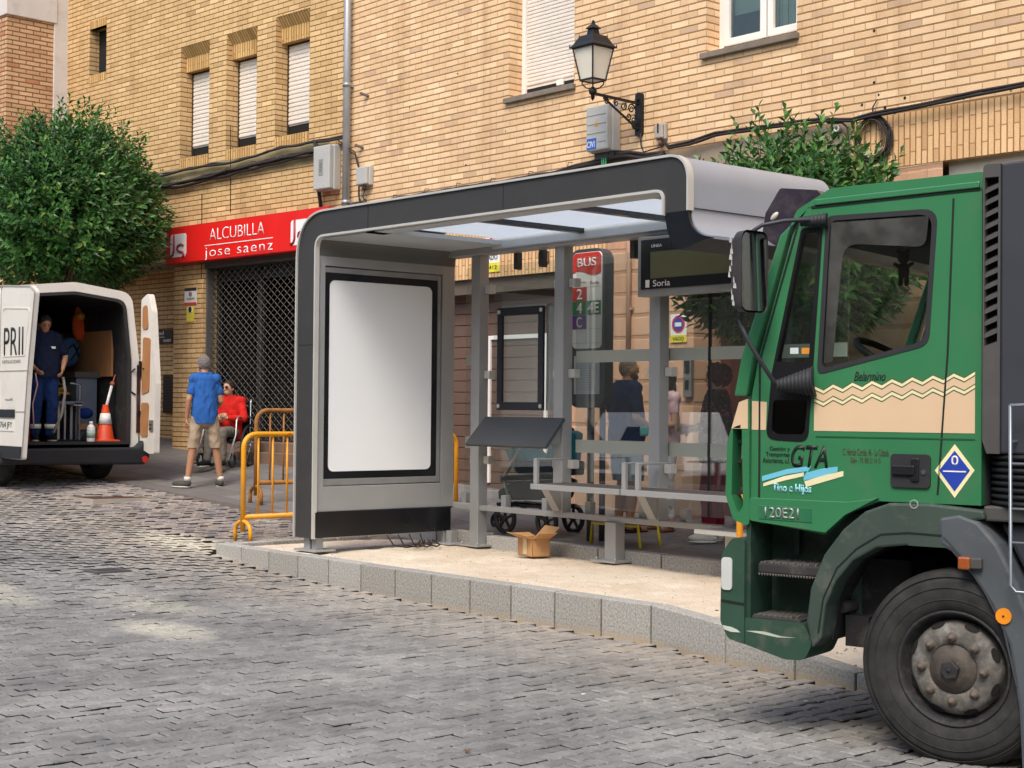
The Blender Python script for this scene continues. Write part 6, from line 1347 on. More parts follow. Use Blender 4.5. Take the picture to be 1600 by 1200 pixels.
# 1 the walker in the blue polo shirt
def collar(t, j, hp, R3):
    b = MB(); p = j['neck']+V((0, .005, .0)); b.tube([p+V((.068*math.cos(a), .062*math.sin(a), .012+.006*math.sin(a))) for a in [2*math.pi*i/20 for i in range(20)]], .012, 6, closed=True); b.build('collar', cloth('polo_blue', '2e5fa6'), t, local=True)
px_ = onp(318, 758, (0, 0, .6), ZZ); zf = pav_z(px_.x, px_.y)
person('man in a blue polo shirt and beige shorts walking away past the shop front', stand(px_.x, px_.y, zf-.0, F0*.92-R0*.28),
       dict(hipL=(.09, .0, .9), kneeL=(.15, .03, .49), ankL=(.21, .03, .09), toeL=(.33, -.08, .03), kneeR=(-.16, .0, .49), ankR=(-.22, -.02, .09), toeR=(-.21, -.2, .03), elL=(.205, .06, 1.14), wrL=(.225, .0, .89), wrR=(-.16, -.2, 1.02), elR=(-.21, .0, 1.13), shL=(.14, .01, 1.41), shR=(-.14, .01, 1.41), head=(.012, -.03, 1.6), yaw=.35, nod=.1),
       (cloth('polo_blue', '2e5fa6'), .66, .84), (cloth('shorts_beige', 'a3917b'), .93, .018), (HG, 'short'), (SHG, 'shoe', WS), SK, .985, .86, collar)
# 2 the seated woman in red
px_ = onp(356, 724, (0, 0, .86), ZZ); cx, cy = -19.6, 11.15
cx, cy = (onp(356, 700, (0, 11.15, 0), V((0, 1, 0)))).x, 11.15; zf = pav_z(cx, cy)
def shades(t, j, hp, R3):
    for s in (-1, 1): b = MB(); b.ball(hp(s*.034, -.092, .012), (.028, .01, .02), M=R3); b.build('sunglasses', P('lens_black', '0e0e10', .15), t, local=True)
person('woman in a bright red top and sunglasses sitting with folded arms by the lattice', stand(cx, cy, zf, F0*-.9-R0*.25),
       dict(stand=False, hipc=(0, .05, .5), hipL=(.09, 0, .5), hipR=(-.09, 0, .5), kneeL=(.11, -.42, .52), kneeR=(-.1, -.42, .52), ankL=(.12, -.42, .1), ankR=(-.1, -.45, .1), toeL=(.13, -.6, .05), toeR=(-.11, -.62, .05), shL=(.18, .06, .97), shR=(-.18, .06, .97), elL=(.27, -.04, .72), elR=(-.26, -.04, .72), wrL=(.04, -.2, .72), wrR=(-.03, -.22, .75), neck=(0, .05, 1.03), head=(0, 0, 1.16), yaw=-.2, palmL=(0, 1, 0), palmR=(0, 1, 0)),
       (cloth('top_red', 'c0241f'), 1.75, .82), (cloth('trousers_grey', '6d6a62'), 1.93, .012), (HK, 'short'), (cloth('shoe_black', '1e1e20'), 'shoe'), SK2, .95, 1.0, shades)
t = empty('wheelchair', None, label='black and silver wheelchair under the seated woman in red', cat='wheelchair', mat=stand(cx, cy, zf, F0*-.9-R0*.25))
CHR = P('chair_chrome', 'b9bbbd', .3, .8)
for s in (-1, 1):
    b = MB(); b.lathe([(.27, -.015), (.3, -.015), (.305, 0), (.3, .015), (.27, .015), (.27, -.015)], (s*.29, .12, .3), (1, 0, 0), 32); w_ = b.build('wheel', TYR, t, local=True)
    b = MB(); b.cyl((s*.27, .12, .3), (s*.31, .12, .3), .03, seg=12)
    for k in range(12): a = k*math.pi/6; b.bar((s*.29, .12+.03*math.cos(a), .3+.03*math.sin(a)), (s*.29, .12+.27*math.cos(a), .3+.27*math.sin(a)), .004, .004)
    sub(w_, b.build('spokes', CHR, t, local=True)); b = MB(); b.lathe([(.08, -.015), (.1, -.015), (.1, .015), (.08, .015), (.08, -.015)], (s*.24, -.36, .1), (1, 0, 0), 20); b.build('castor', TYR, t, local=True)
    b = MB(); b.tube([(s*.25, .22, .95), (s*.25, .2, .9), (s*.25, .18, .3), (s*.25, -.35, .28), (s*.25, -.38, .12)], .013, 8); b.tube([(s*.25, .19, .7), (s*.25, -.2, .7), (s*.25, -.25, .65), (s*.25, -.27, .45), (s*.25, -.5, .1)], .013, 8); b.build('side_frame', CHR, t, local=True)
    b = MB(); b.box((s*.16-.07, -.68, .06), (s*.16+.07, -.52, .075)); b.build('footrest', M_BLACK, t, local=True)
b = MB(); b.box((-.24, -.3, .36), (.24, .18, .39)); b.build('seat', M_BLACK, t, local=True, bevel=.01); b = MB(); b.box((-.24, .19, .42), (.24, .215, .85)); b.build('backrest', M_BLACK, t, local=True, bevel=.008)
# 3 the worker inside the van
NVY = cloth('tee_navy', '1a2238'); BLU = cloth('work_blue', '1f3564')
def hivis(t, j, hp, R3):
    b = MB(); c = j['hipc']+(j['neck']-j['hipc'])*.19; b.lathe([(.1, -.03), (.187, -.03), (.187, .03), (.1, .03)], (0, 0, 0), (0, 0, 1), 28)
    for i in range(len(b.v)): b.v[i] = V((b.v[i].x, b.v[i].y*.78, b.v[i].z))+c
    b.build('hi_vis_band', P('hi_vis_cream', 'dcdcc4', .5), t, local=True)
    for s in 'LR': p = j['ank'+s].lerp(j['knee'+s], .28); b = MB(); b.cyl(p-V((0, 0, .03)), p+V((0, 0, .03)), .077, .08, 18); b.build('hi_vis_cuff', P('hi_vis_cream', 'dcdcc4', .5), t, local=True)
    b = MB(); w_ = j['wrL']; b.tube([w_+V((0, -.02, -.1)), w_+V((.03, -.04, -.3)), w_+V((-.01, -.03, -.6)), w_+V((-.12, -.06, -.85))], .02, 8); b.build('strap', P('strap_grey', '8d8880', .8), t, local=True)
    b = MB(); b.box((.05, -.135, 1.25), (.13, -.128, 1.28)); b.build('badge', M_WHT, t, local=True)
person('worker in navy t-shirt with a reflective waist band standing inside the open van', stand(-19.15, 8.5, 1.135, V((.97, -.24, 0))),
       dict(head=(0, -.08, 1.58), nod=.45, yaw=.1, elL=(.29, .02, 1.15), wrL=(.22, -.17, .97), elR=(-.26, 0, 1.14), wrR=(-.15, -.22, .98), kneeL=(.11, -.04, .49)), (NVY, .75, .86), (BLU, 1.93, .022), (HK, 'short'), (cloth('boot_black', '1c1b1a'), 'shoe'), SK, .965, 1.08, hivis)
# 4 the man in navy at the stop
def beard(t, j, hp, R3): blob([('e', hp(0, -.045, -.075), (.05, .048, .04), R3), ('e', hp(.045, -.01, -.05), (.02, .04, .045), R3), ('e', hp(-.045, -.01, -.05), (.02, .04, .045), R3)], .008, P('beard', '3f2f28', .95), 'beard', t, 1, [(hp(0, 0, -.042), R3 @ V((0, .0, 1)))])
g = pav_z(-10.9, 10.95)
person('bearded man in a navy t-shirt and pale shorts standing behind the glass facing right', stand(-10.88, 10.95, g, R0*.9+F0*.5),
       dict(wrL=(.2, -.18, 1.0), wrR=(-.15, -.22, 1.02), yaw=-.15, head=(0, -.03, 1.61)), (cloth('tee_navy2', '1b2a4a'), .7, .82), (cloth('shorts_pale', '8f9da3'), .95, .035), (HS, 'stubble'), (cloth('sandal_dark', '3a2d26'), 'sandal'), SK, 1.01, 1.1, beard)
# 5 woman in white trousers
g = pav_z(-10.85, 11.3)
def bag(t, j, hp, R3):
    shades(t, j, hp, R3)
    b = MB(); p = j['wrL']+V((0, -.06, -.02)); b.box(p-V((.07, .05, .05)), p+V((.07, .05, .05))); b.build('teal_packet', P('packet_teal', '6fc3c4', .5), t, local=True, bevel=.02)
xw = ony(1040, 800, 11.3).x
person('woman in white trousers and pale pink top with sunglasses facing the bearded man', stand(xw, 11.3, g, -R0*.75-F0*.3),
       dict(wrL=(.1, -.28, 1.08), elL=(.22, -.02, 1.14), wrR=(-.1, -.27, 1.1), elR=(-.22, -.02, 1.13), kneeL=(.1, -.03, .49), ankL=(.14, .0, .09), ankR=(-.12, .05, .09), toeL=(.2, -.14, .03), curl=.9), (cloth('top_pink', 'd9b3bc'), .5, .84), (cloth('trousers_white', 'd8d6da'), 1.85, .006), (HK, 'long'), (cloth('sandal_tan', '8d5c45'), 'sandal'), SK2, .93, .9, bag)
# 6 woman with curly hair
def floral():
    t = NT('floral_dark'); v = t.n('TexVoronoi', i_Scale=28.0); t.l(t.coord(), v.inputs[0]); t.l(t.ramp(v.outputs[0], [(.0, lin('b4565a')), (.25, lin('8d3a40')), (.34, lin('241d22')), (1, lin('1d191f'))]), t.b.inputs[0]); t.b.inputs['Roughness'].default_value = .9; return t.m
g = pav_z(-9.7, 10.85); xw = ony(1118, 800, 10.85).x
person('woman with curly auburn hair in dark floral blouse and burgundy trousers behind the glass', stand(xw, 10.85, g, -R0*.9+F0*.15),
       dict(wrL=(.08, -.26, 1.1), wrR=(-.1, -.3, 1.12), elL=(.23, -.03, 1.14), elR=(-.22, -.05, 1.14), ankL=(.11, -.06, .09), kneeL=(.11, -.06, .49), curl=.8), (floral(), 1.5, .78), (cloth('trousers_burgundy', '6b1526'), 1.75, .028), (HR, 'curly'), (cloth('shoe_silver', 'cfc8bd'), 'shoe'), SK2, .95, 1.12, lambda t, j, hp, R3: None)
# ------------------------------------------------------------------ white van
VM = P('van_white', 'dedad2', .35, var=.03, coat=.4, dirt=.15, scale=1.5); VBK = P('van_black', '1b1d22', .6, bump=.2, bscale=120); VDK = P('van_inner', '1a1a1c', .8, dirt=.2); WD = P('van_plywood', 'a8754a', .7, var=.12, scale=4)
VX = -18.68
VN = empty('delivery_van', (-20.5, 8.66, .62), 0, 'white high roof van seen from behind with both rear doors open and tools inside', 'van')
VXY = lambda u, v, d: V((d, u, v))
ov = fillet([(7.7, .95, .05), (7.7, 2.2, .3), (7.82, 3.1, .2), (8.7, 3.2, .5), (9.5, 3.1, .2), (9.62, 2.2, .3), (9.62, .95, .05)], 0, 5); iv = fillet([(7.8, 1.1, .0), (7.8, 2.2, .3), (7.9, 3.0, .16), (8.7, 3.08, .4), (9.41, 3.0, .16), (9.5, 2.2, .3), (9.5, 1.1, .0)], 0, 5)
b = MB(); b.prism(ov, VXY, VX, -23.6, holes=[iv[::-1]]); b.build('van_body', VM, VN, bevel=.01)
ii = [(8.66+(y-8.66)*.985, 2.05+(z-2.05)*.985) for y, z in iv]
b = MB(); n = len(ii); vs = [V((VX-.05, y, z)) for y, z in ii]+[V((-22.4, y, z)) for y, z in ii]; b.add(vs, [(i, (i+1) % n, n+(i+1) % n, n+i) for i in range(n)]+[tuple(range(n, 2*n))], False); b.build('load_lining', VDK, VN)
b = MB(); b.prism([(y*1.0, z) for y, z in iv], VXY, VX+.015, VX-.03, holes=[[(8.66+(y-8.66)*.955, 2.05+(z-2.05)*.96) for y, z in iv][::-1]]); b.build('door_seal', P('seal_rubber', '2a2a2a', .8), VN)
b = MB(); b.box((VX-.0, 7.8, 1.06), (-22.4, 9.5, 1.12)); b.build('load_floor', P('load_floor', '8c8478', .8, dirt=.5), VN)
b = MB(); b.prism([(7.68, .86), (7.68, 1.06), (9.55, 1.06), (9.72, 1.22), (9.74, .92), (9.66, .83)], VXY, VX+.12, VX-.25); b.build('rear_bumper', VBK, VN, bevel=.03)
b = MB(); b.cyl((VX+.12, 9.66, .9), (VX+.135, 9.66, .9), .045, seg=16); b.build('rear_reflector', P('reflector_red', 'c0302a', .3, coat=.4), VN)
b = MB(); b.box((VX-.1, 7.8, .86), (-23.2, 9.5, 1.02)); b.build('underbody', P('underbody', '0e0e0f', .9), VN)
b = MB(); b.prism([(3.1, 0), (3.1, .08), (2.2, .1), (1.9, .1)], lambda u, v, d: V((VX+.0, 9.62-.0, u)), 0, .01) if False else b.box((VX-.02, 9.585, 1.25), (VX+.012, 9.64, 2.15)); b.build('tail_lamp', P('tail_lamp', '3a1d1c', .3, coat=.5), VN)
for x in (-19.25, -23.4):
    for y in (9.3, 7.95):
        b = MB(); b.lathe([(.2, -.11), (.31, -.11), (.34, -.08), (.34, .08), (.31, .11), (.2, .11)], (x, y, pav_z(x, y)+.335), (0, 1, 0), 32); w_ = b.build('wheel', TYM, VN)
        b = MB(); b.lathe([(.2, -.1), (.2, .1), (.05, .08), (0, .08)], (x, y, pav_z(x, y)+.335), (0, 1, 0), 24); sub(w_, b.build('rim', M_STEEL, VN))
# cab nose so that the van is whole
b = MB(); b.prism([(-23.6, .85), (-23.6, 3.12), (-24.1, 2.95), (-24.75, 2.0), (-25.5, 1.75), (-25.7, 1.4), (-25.7, .9)], lambda u, v, d: V((u, d, v)), 7.8, 9.52); b.build('cab', VM, VN, bevel=.08)
b = MB(); b.add([(-24.16, 7.95, 2.88), (-24.76, 7.95, 2.05), (-24.76, 9.4, 2.05), (-24.16, 9.4, 2.88)], [(0, 1, 2, 3)]); b.build('windscreen', P('screen_dark', '1a1f22', .1), VN)
# doors
ld = fillet([(VX-.03, .95, .02), (-17.98, .94, .04), (-17.84, 2.0, 0), (-17.66, 2.98, .06), (-17.8, 3.05, .05), (VX+.02, 3.1, .05)], 0, 4)
FX = lambda u, v, d: V((u, d, v))
b = MB(); b.prism(ld, FX, 7.72, 7.78); d1 = b.build('rear_door', VM, VN, bevel=.012); d1['label'] = 'left rear door swung open showing its outer face with number plate'
b = MB(); b.prism([(u, v) for u, v in fillet([(VX, 1.0, 0), (-18.02, 1.0, .03), (-17.9, 2.0, 0), (-17.76, 2.9, .05), (VX, 2.98, .05)], 0, 4)], FX, 7.785, 7.8); sub(d1, b.build('door_lining', WD, VN))
b = MB(); b.prism(ld, FX, 7.71, 7.728, holes=[[(.985*(u+18.2)-18.2, 2.02+(v-2.02)*.985) for u, v in ld][::-1]]); sub(d1, b.build('door_lip', P('lip_grey', 'a8a49c', .5), VN))
zb = lambda z: VX-.03+(z-.95)*.0
for (x0, x1, z) in ((VX, -17.82, 2.02), (VX, -17.9, 1.52)): b = MB(); b.box((x0, 7.714, z), (x1, 7.722, z+.012)); sub(d1, b.build('press_line', P('lip_grey', 'a8a49c', .5), VN))
b = MB(); pp = fillet([(VX+.08, 2.2, .04), (-17.92, 2.2, .04), (-17.8, 2.78, .06), (VX+.08, 2.82, .06)], 0, 4); b.prism(pp, FX, 7.713, 7.722, holes=[[(u*.97-18.25*.03, 2.5+(v-2.5)*.95) for u, v in pp][::-1]]); sub(d1, b.build('press_frame', VM, VN))
b = MB(); b.box((VX-.03, 7.7, 1.45), (-18.2, 7.722, 1.55)); sub(d1, b.build('door_handle', VBK, VN, bevel=.006))
b = MB(); b.box((VX-.03, 7.712, 1.28), (-18.22, 7.722, 1.42)); sub(d1, b.build('number_plate', P('plate_white', 'd9d7cf', .5), VN, bevel=.003)); text('0764 JFY', (VX+.0, 7.711, 1.305), (1, 0, 0), ZZ, .42, .09, M_INK, VN, name='plate_lettering')
b = MB(); b.box((VX-.03, 7.7, .95), (-17.99, 7.722, 1.1)); sub(d1, b.build('door_foot', VBK, VN, bevel=.005))
text('PRII', (-18.56, 7.716, 2.2), (1, 0, 0), ZZ, .58, .36, M_INK, VN, bold=-.005); text('INSTALACIONES', (-18.6, 7.716, 2.12), (1, 0, 0), ZZ, .55, .04, P('letter_grey', '8b877f', .6), VN); text('telf.', (-18.5, 7.716, 1.66), (1, 0, 0), ZZ, .25, .03, P('letter_grey', '8b877f', .6), VN)
rd = fillet([(VX-.0, 1.05, .04), (-18.42, .98, .06), (-18.28, .98, .03), (-18.26, 1.9, 0), (-18.38, 2.85, .1), (-18.48, 3.1, .05), (VX+.0, 3.02, .05)], 0, 4)
# hinge pillar at y 9.6, the door swings out towards the viewer
b = MB(); b.prism(rd, FX, 9.64, 9.72); d2 = b.build('rear_door', VM, VN, bevel=.012); d2['label'] = 'right rear door swung open showing its brown plywood lining'
for L in ([(VX+.06, 2.62), (-18.46, 2.62), (-18.5, 2.95), (VX+.06, 2.92)], [(VX+.05, 1.75), (-18.42, 1.8), (-18.4, 2.5), (VX+.08, 2.52)], [(VX+.03, 1.2), (-18.45, 1.2), (-18.42, 1.65), (VX+.05, 1.65)]):
    b = MB(); b.prism(fillet(L, .05, 4), FX, 9.628, 9.642); sub(d2, b.build('ply_panel', WD, VN))
b = MB(); b.box((VX+.02, 9.6, 2.0), (VX+.05, 9.63, 2.2)); b.tube([(VX+.03, 9.55, 2.1), (VX+.0, 9.5, 2.05), (VX, 9.5, 1.8), (VX+.03, 9.56, 1.75)], .012, 6); b.box((VX-.05, 9.6, 1.48), (VX+.03, 9.66, 1.54)); sub(d2, b.build('door_stay', M_BLACK, VN))
b = MB(); b.box((-18.39, 9.62, 1.28), (-18.3, 9.64, 1.42)); sub(d2, b.build('latch_plate', M_STEEL, VN)); b = MB()
for k in range(4): b.cyl((-18.37+.035*(k % 2), 9.615, 1.31+.05*(k//2)), (-18.37+.035*(k % 2), 9.62, 1.31+.05*(k//2)), .012, seg=8)
b.cyl((VX+.12, 9.61, 2.1), (VX+.12, 9.63, 2.1), .01, seg=8); sub(d2, b.build('latch_hole', M_INK, VN))
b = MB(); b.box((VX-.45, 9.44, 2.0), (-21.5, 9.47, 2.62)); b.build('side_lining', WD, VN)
# things carried in the van
def at(px, py, x): return onx(px, py, x)
cab_ = at(141, 610, -19.5); zf = 1.12
t = empty('tool_cabinet', (-19.7, 9.2, zf), 0, 'grey perforated metal tool cabinet standing in the van behind the cone', 'cabinet'); CBM = P('cabinet_grey', '6f7680', .5, .3, dirt=.3)
b = MB(); b.box((-20.2, 9.12, zf), (-19.5, 9.42, 1.98)); b.build('carcass', CBM, t, bevel=.006)
b = MB(); b.box((-20.2, 9.08, 1.98), (-19.46, 9.46, 2.06)); b.build('top', P('top_dark', '4c4540', .7), t, bevel=.006)
b = MB()
for k in range(9): b.cyl((-19.5, 9.18, 1.45+k*.055), (-19.494, 9.18, 1.45+k*.055), .008, seg=6)
b.build('slot', M_INK, t)
b = MB(); b.box((-19.5, 9.14, 1.28), (-19.46, 9.42, 1.36)); b.build('wood_edge', WD, t)
def soft(name, c, r, mat, label, cat, n=5, seed=1, sq=.5):
    rr = random.Random(seed); parts = [('e', (0, 0, 0), r)]
    for i in range(n): parts.append(('e', (rr.uniform(-1, 1)*r[0]*.6, rr.uniform(-1, 1)*r[1]*.6, rr.uniform(-.6, .8)*r[2]), tuple(v*rr.uniform(.35, .6) for v in r)))
    t = empty(name, c, 0, label, cat); blob(parts, .014, mat, 'cloth', t, 2); return t
soft('jacket', (-19.55, 9.26, 1.5), (.1, .13, .09), cloth('jacket_blue', '1e3572'), 'crumpled blue work jacket on the cabinet ledge inside the van', 'jacket', seed=3)
t = soft('backpack', (-19.9, 9.15, 2.32), (.14, .2, .2), cloth('bag_slate', '3a5570'), 'slate blue backpack with a dark strap lying on top of the tool cabinet', 'bag', seed=5)
b = MB(); b.tube([V((.1, -.12, -.1)), V((.16, -.05, .05)), V((.13, .05, .12)), V((.12, .14, -.05))], .014, 6); b.tube([V((.14, .0, -.1)), V((.17, .07, .0)), V((.14, .12, .08))], .01, 6); b.build('strap', M_BLACK, t, local=True)
t = soft('safety_vest', (-20.0, 9.38, 2.72), (.07, .1, .22), cloth('vest_orange', 'd2542a'), 'orange safety vest hanging from the right wall inside the van', 'vest', seed=7)
b = MB(); b.ball((.05, .0, .12), (.06, .07, .05)); b.build('helmet', P('helmet_yellow', 'c9972b', .5), t, local=True)
t = empty('harness', (-19.8, 8.95, 1.85), 0, 'yellow and black tangled safety harness on the shelf inside the van', 'harness')
b = MB(); rr = random.Random(9)
for k in range(7): b.tube([V((rr.uniform(-.1, .1), rr.uniform(-.22, .22), rr.uniform(-.12, .12))) for _ in range(5)], .018, 6)
b.build('yellow_webbing', P('webbing_yellow', 'd9a320', .7), t, local=True); b = MB(); b.box((-.15, -.3, -.18), (.15, .25, -.14)); b.build('shelf', M_BLACK, t, local=True)
t = empty('paper_roll', (-20.2, 8.75, 2.75), 0, 'pale work lamp tube fixed under the van roof', 'lamp'); b = MB(); b.bar((0, 0, -.14), (.0, .1, .16), .08, .05); b.build('tube', P('tube_white', 'd4d4cc', .5), t, local=True, bevel=.01)
for k, (y, z, c, w_, h_) in enumerate(((9.2, 2.12, '8d5a34', .12, .16), (8.6, 2.3, '4b4f55', .2, .2), (8.95, 2.28, '7a2e26', .16, .14), (8.35, 2.62, '5d6a72', .22, .16), (9.05, 2.62, '8c8f8a', .14, .12))):
    t = empty('tool_case', (-20.9, y, z), 0, ['brown cardboard case on the cabinet at the back of the van', 'dark grey tool case on the rear rack of the van', 'dark red tool case on the rear rack of the van', 'slate blue case on the top rack at the back of the van', 'pale grey case on the top rack at the back of the van'][k], 'tool case')
    b = MB(); b.box((-21.1, y-w_, z), (-20.8, y+w_, z+h_)); b.build('case', P('case_'+c, c, .6, dirt=.2), t, bevel=.012); b = MB(); b.box((-20.8, y-.05, z+h_*.5), (-20.78, y+.05, z+h_*.62)); b.build('handle', M_BLACK, t)
t = empty('storage_rack', (-21, 8.7, zf), 0, 'grey metal storage rack across the back of the van load space', 'rack'); b = MB()
for z in (1.7, 2.27, 2.6): b.box((-21.15, 8.0, z), (-20.78, 9.45, z+.025))
b.build('shelf', CBM, t); b = MB(); b.box((-20.8, 8.0, zf), (-20.77, 8.04, 2.9)); b.build('upright', CBM, t)
t = empty('step_ladder', (-19.45, 8.9, zf), 0, 'folded aluminium step ladder lying against the rack inside the van', 'ladder')
for i, y in enumerate((8.72, 8.82, 8.93, 9.03, 9.12)):
    b = MB(); b.box((-19.42-.03*i, y, zf+.02), (-19.38-.03*i, y+.022+.01*(i % 2), zf+.5)); b.build('rail', ALM, t, bevel=.003)
b = MB(); b.box((-19.6, 8.7, zf+.5), (-19.3, 9.15, zf+.54)); b.build('top_step', CBM, t)
b = MB(); b.box((-19.75, 8.66, zf+.0), (-19.36, 9.18, zf+.03)); b.build('base', M_BLACK, t)
t = empty('trolley', (-19.3, 9.1, zf), 0, 'thin grey metal trolley frame in front of the tool cabinet', 'trolley'); b = MB(); b.tube([(-19.35, 9.1, zf+.02), (-19.35, 9.1, 1.88), (-19.35, 9.0, 1.9), (-19.35, 8.96, 1.9)], .011, 6); b.build('handle', ALM, t); b = MB(); b.box((-19.4, 9.0, 1.6), (-19.3, 9.12, 1.64)); b.build('bracket', ALM, t)
p = onz_ = at(164, 694, -19.0); t = empty('traffic_cone', (-19.0, p.y, zf), 0, 'orange traffic cone with white collar standing at the rear edge of the van floor', 'traffic cone'); OR_ = P('cone_orange', 'd9481c', .5, dirt=.2); y = p.y
b = MB(); b.box((-19.17, y-.15, zf), (-18.85, y+.15, zf+.035)); b.build('base', OR_, t, bevel=.015)
b = MB(); b.lathe([(.13, .035), (.115, .06), (.035, .5), (.028, .5), (.0, .5)], (-19.0, y, zf), seg=28); b.build('body', OR_, t)
b = MB(); b.lathe([(.0875, .24), (.089, .24), (.063, .385), (.061, .385)], (-19.0, y, zf), seg=28); b.build('collar', M_WHT, t)
t = empty('broom', (-19.0, y, zf+.5), 0, 'white handled tool with red tip stuck into the top of the cone', 'tool'); b = MB(); b.cyl((-19.0, y+.0, zf+.42), (-19.05, y+.11, zf+.75), .02, seg=10); b.build('handle', M_WHT, t)
b = MB(); b.ball((-19.05, y+.12, zf+.78), .035); b.cyl((-19.05, y+.12, zf+.78), (-19.07, y+.17, zf+.9), .01); b.build('tip', P('tip_red', 'a85a45', .6), t)
p = at(142, 693, -18.95); t = empty('bottle', (-18.95, p.y, zf), 0, 'white plastic bottle with pale label beside the traffic cone in the van', 'bottle')
b = MB(); b.lathe([(0, 0), (.05, 0), (.053, .01), (.053, .19), (.04, .22), (.022, .235), (.022, .25)], (-18.95, p.y, zf), seg=24); b.build('body', P('bottle_white', 'dfe2e2', .35), t)
b = MB(); b.cyl((-18.95, p.y, zf+.25), (-18.95, p.y, zf+.275), .024, seg=16); b.build('cap', M_WHT, t); b = MB(); b.lathe([(.0535, .06), (.0545, .06), (.0545, .16), (.0535, .16)], (-18.95, p.y, zf), seg=24); b.build('label_band', P('label_grey', 'a9bdb0', .6), t)
t = empty('hand_truck', (-19.1, 8.2, zf), 0, 'red tubular hand truck behind the left van door', 'hand truck'); b = MB(); b.tube([(-19.0, 8.24, zf), (-19.05, 8.25, zf+.95), (-19.05, 8.1, zf+1.02)], .022, 8); b.build('frame', P('truck_red', '9c2320', .5), t); b = MB(); b.tube([(-18.95, 8.3, zf+.9), (-18.95, 8.33, zf+.75), (-18.95, 8.27, zf+.5), (-18.95, 8.29, zf+.2)], .01, 6); b.build('cord', P('cord_pale', 'c8a6a0', .7), t)
# ------------------------------------------------------------------ trees
def leafmat(name, a, b_, c):
    t = NT(name); g = t.n('NewGeometry').outputs['Random Per Island']; n = t.noise(2.2, 3)
    col = t.ramp(g, [(0, lin(a)), (.55, lin(b_)), (.93, lin(c)), (1, lin('8f9a4a'))]); col = t.mixc(1.0, col, t.ramp(n, [(.3, (.75, .75, .75, 1)), (.7, (1.15, 1.15, 1.1, 1))]), 'MULTIPLY')
    t.l(col, t.b.inputs[0]); t.b.inputs['Roughness'].default_value = .38; t.b.inputs['Specular IOR Level'].default_value = .5
    tl = t.n('BsdfTranslucent'); t.l(col, tl.inputs[0]); mx = t.n('MixShader', i_0=.22, i_1=t.b.outputs[0], i_2=tl.outputs[0]); t.l(mx.outputs[0], t.o.inputs[0]); return t.m
BARK = P('tree_bark', '5d5145', .9, var=.3, scale=14, bump=.8, bscale=25)
def tree(base, cc, rad3, nshoot, nleaf, L, label, lm, seed, tops=(), flat=None):
    rr = random.Random(seed); t = empty('tree', base, 0, label, 'tree'); base = V(base); cc = V(cc)
    b = MB(); tip = base.lerp(cc, .8); pts = [base, base+(tip-base)*.35+V((.03, .02, 0)), base+(tip-base)*.7+V((-.02, .03, 0)), tip]; b.tube(pts, [.075, .062, .055, .04], 12)
    for k in range(9):
        a = k*2.4; s0 = pts[2].lerp(pts[3], rr.random()); e = cc+V((rad3[0]*.7*math.cos(a), rad3[1]*.7*math.sin(a), rad3[2]*rr.uniform(-.3, .7))); m_ = s0.lerp(e, .5)+V((0, 0, .08)); b.tube([s0, m_, e], [.028, .018, .008], 6)
    b.build('trunk', BARK, t)
    vs = []; fs = []; st = MB()
    for i in range(nshoot):
        while True:
            d = V((rr.gauss(0, 1), rr.gauss(0, 1), rr.gauss(0, 1))).normalized()
            if d.z > -.85: break
        q = rr.random()**.35; lump = 1+.13*nz(d.x*2.3+seed, d.y*2.3, d.z*2.3)+.05*nz(d.x*6, d.y*6+seed, d.z*6)
        p0 = cc+V((d.x*rad3[0], d.y*rad3[1], d.z*rad3[2]))*(q*lump*.97)
        if q > .93 and d.z > .1: up = 1.3
        else: up = .55
        if flat and p0.y > flat: p0.y = flat-rr.random()*.2
        dr = (V((d.x, d.y, max(d.z, -.2)))+V((rr.gauss(0, .3), rr.gauss(0, .3), up))).normalized(); sl = L*rr.uniform(2.0, 3.4)*(1.3 if (q > .95 and d.z > .55) else 1)
        if rr.random() < .5: st.tube([p0-dr*.06, p0+dr*sl*.9], [.004, .002], 4, False)
        a0 = rr.random()*6.28; x = dr.orthogonal().normalized(); y = dr.cross(x)
        for k in range(nleaf):
            f = (k+.5)/nleaf; ang = a0+k*2.4; o = x*math.cos(ang)+y*math.sin(ang); p = p0+dr*sl*f
            ld = (o*(1.0-.35*f)+dr*(.45+.9*f*f)+V((0, 0, -.12))).normalized(); ll = L*rr.uniform(.75, 1.2)*(1-.3*f); w_ = ll*.22
            sd_ = ld.cross(dr+V((.01, .02, .0))); 
            if sd_.length < 1e-3: continue
            sd_.normalize(); nn = sd_.cross(ld).normalized(); sag = V((0, 0, -ll*.14)); n0 = len(vs); m1 = p+ld*ll*.45
            vs += [p, m1+sd_*w_+nn*w_*.35, p+ld*ll+sag, m1-sd_*w_+nn*w_*.35]; fs += [(n0, n0+1, n0+2), (n0, n0+2, n0+3)]
    b = MB(); b.add(vs, fs, False); cr = b.build('crown', lm, t, weld=False); st.build('twigs', P('twig_green', '4f5a30', .8), t, weld=False); return t
LM1 = leafmat('leaf_dark', '2a4c22', '3f7034', '62954c'); LM2 = leafmat('leaf_mid', '2b5120', '43733a', '68954a')
c1 = V((0, 0, EYE))+ray(102, 342)*(22.8/FL)
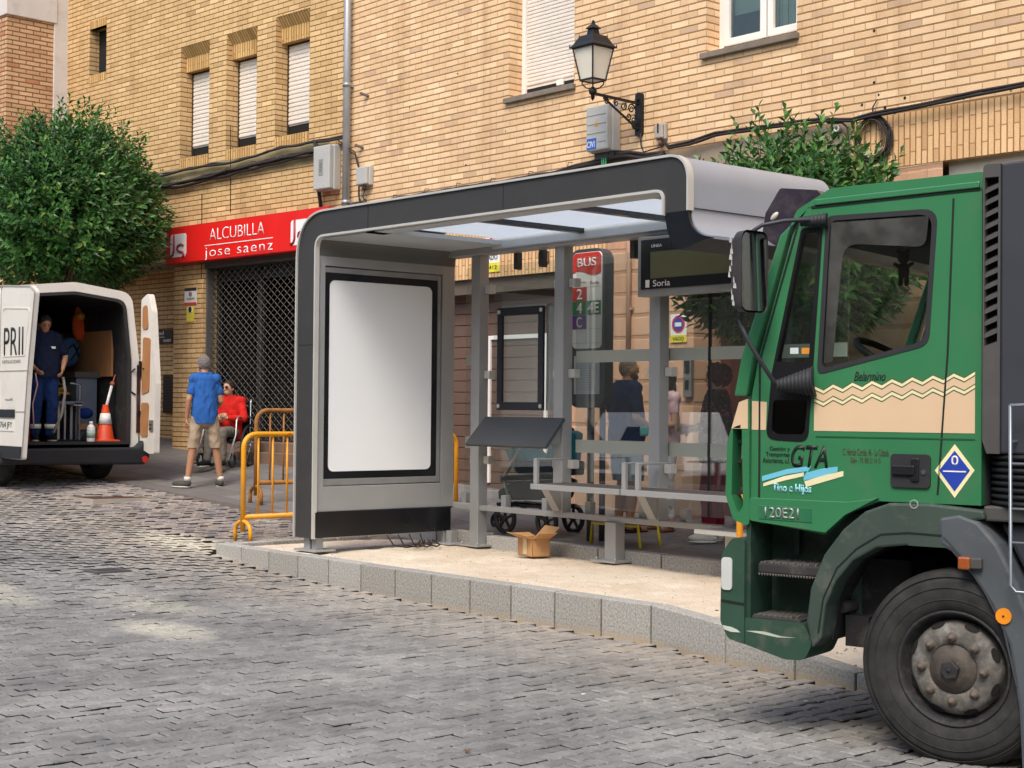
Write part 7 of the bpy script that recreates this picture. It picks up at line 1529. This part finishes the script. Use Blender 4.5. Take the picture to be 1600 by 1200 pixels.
tree((c1.x, c1.y, pav_z(c1.x, c1.y)), c1, (1.27, 1.27, 1.3), 3200, 12, .135, 'large rounded dark green tree behind the white van against the yellow brick wall', LM1, 3)
c2 = V((0, 0, EYE))+ray(1236, 412)*(13.7/FL); c2.y = min(c2.y, 10.95)
tree((c2.x, c2.y, pav_z(c2.x, c2.y)), c2, (1.0, .75, .93), 1150, 12, .14, 'smaller leafy tree with upright shoots behind the shelter roof and truck cab', LM2, 8, flat=11.75)
# ------------------------------------------------------------------ the other side of the street, seen only in reflections
OB = empty('brick_building', (-10, -9, 0), 0, 'cream apartment building across the street seen in reflections', 'building')
b = MB(); wall(b, -45, 25, 0, 9, [(x, x+1.2, z, z+1.5, .2) for x in range(-44, 24, 4) for z in (1.2, 4.2, 7)], y=0)
for i in range(len(b.v)): b.v[i] = V((b.v[i].x, -9-b.v[i].y, b.v[i].z))
b.box((-45, -9.25, 0), (25, -12, 9)); b.build('wall', P('cream_render', '7d7262', .85, var=.1), OB)
t = empty('reflection_vehicle', (-21.2, -1.5, 0), 0, 'low cream trailer with a dark vent panel added across the street, side tilted to brighten its reflection', 'vehicle')
b = MB(); b.prism(fillet([(-22.7, .35), (-22.7, 1.55), (-20.3, 1.57), (-19.75, .45), (-19.75, .35)], .06, 4), FX, -1.5, -3.2); 
for v_ in b.v: v_.y -= max(0, v_.z-.35)*.7 if v_.y > -2 else 0  # added for the glass reflection; near side leans back to catch more sky
b.build('reflection_body', P('reflection_cream', 'faf7f0', .5, var=.03), t)
b = MB(); b.add([(-21.8, -1.94, 1.0), (-20.8, -1.94, 1.0), (-20.8, -2.13, 1.27), (-21.8, -2.13, 1.27), (-21.8, -1.99, .98), (-20.8, -1.99, .98), (-20.8, -2.17, 1.25), (-21.8, -2.17, 1.25)], [(0, 1, 2, 3), (7, 6, 5, 4), (0, 4, 5, 1), (1, 5, 6, 2), (2, 6, 7, 3), (3, 7, 4, 0)]); b.build('vent', M_BLACK, t)
for x in (-22.0, -20.6):
    b = MB(); b.cyl((x, -1.55, .3), (x, -1.75, .3), .3, seg=24); b.build('wheel', TYM, t)
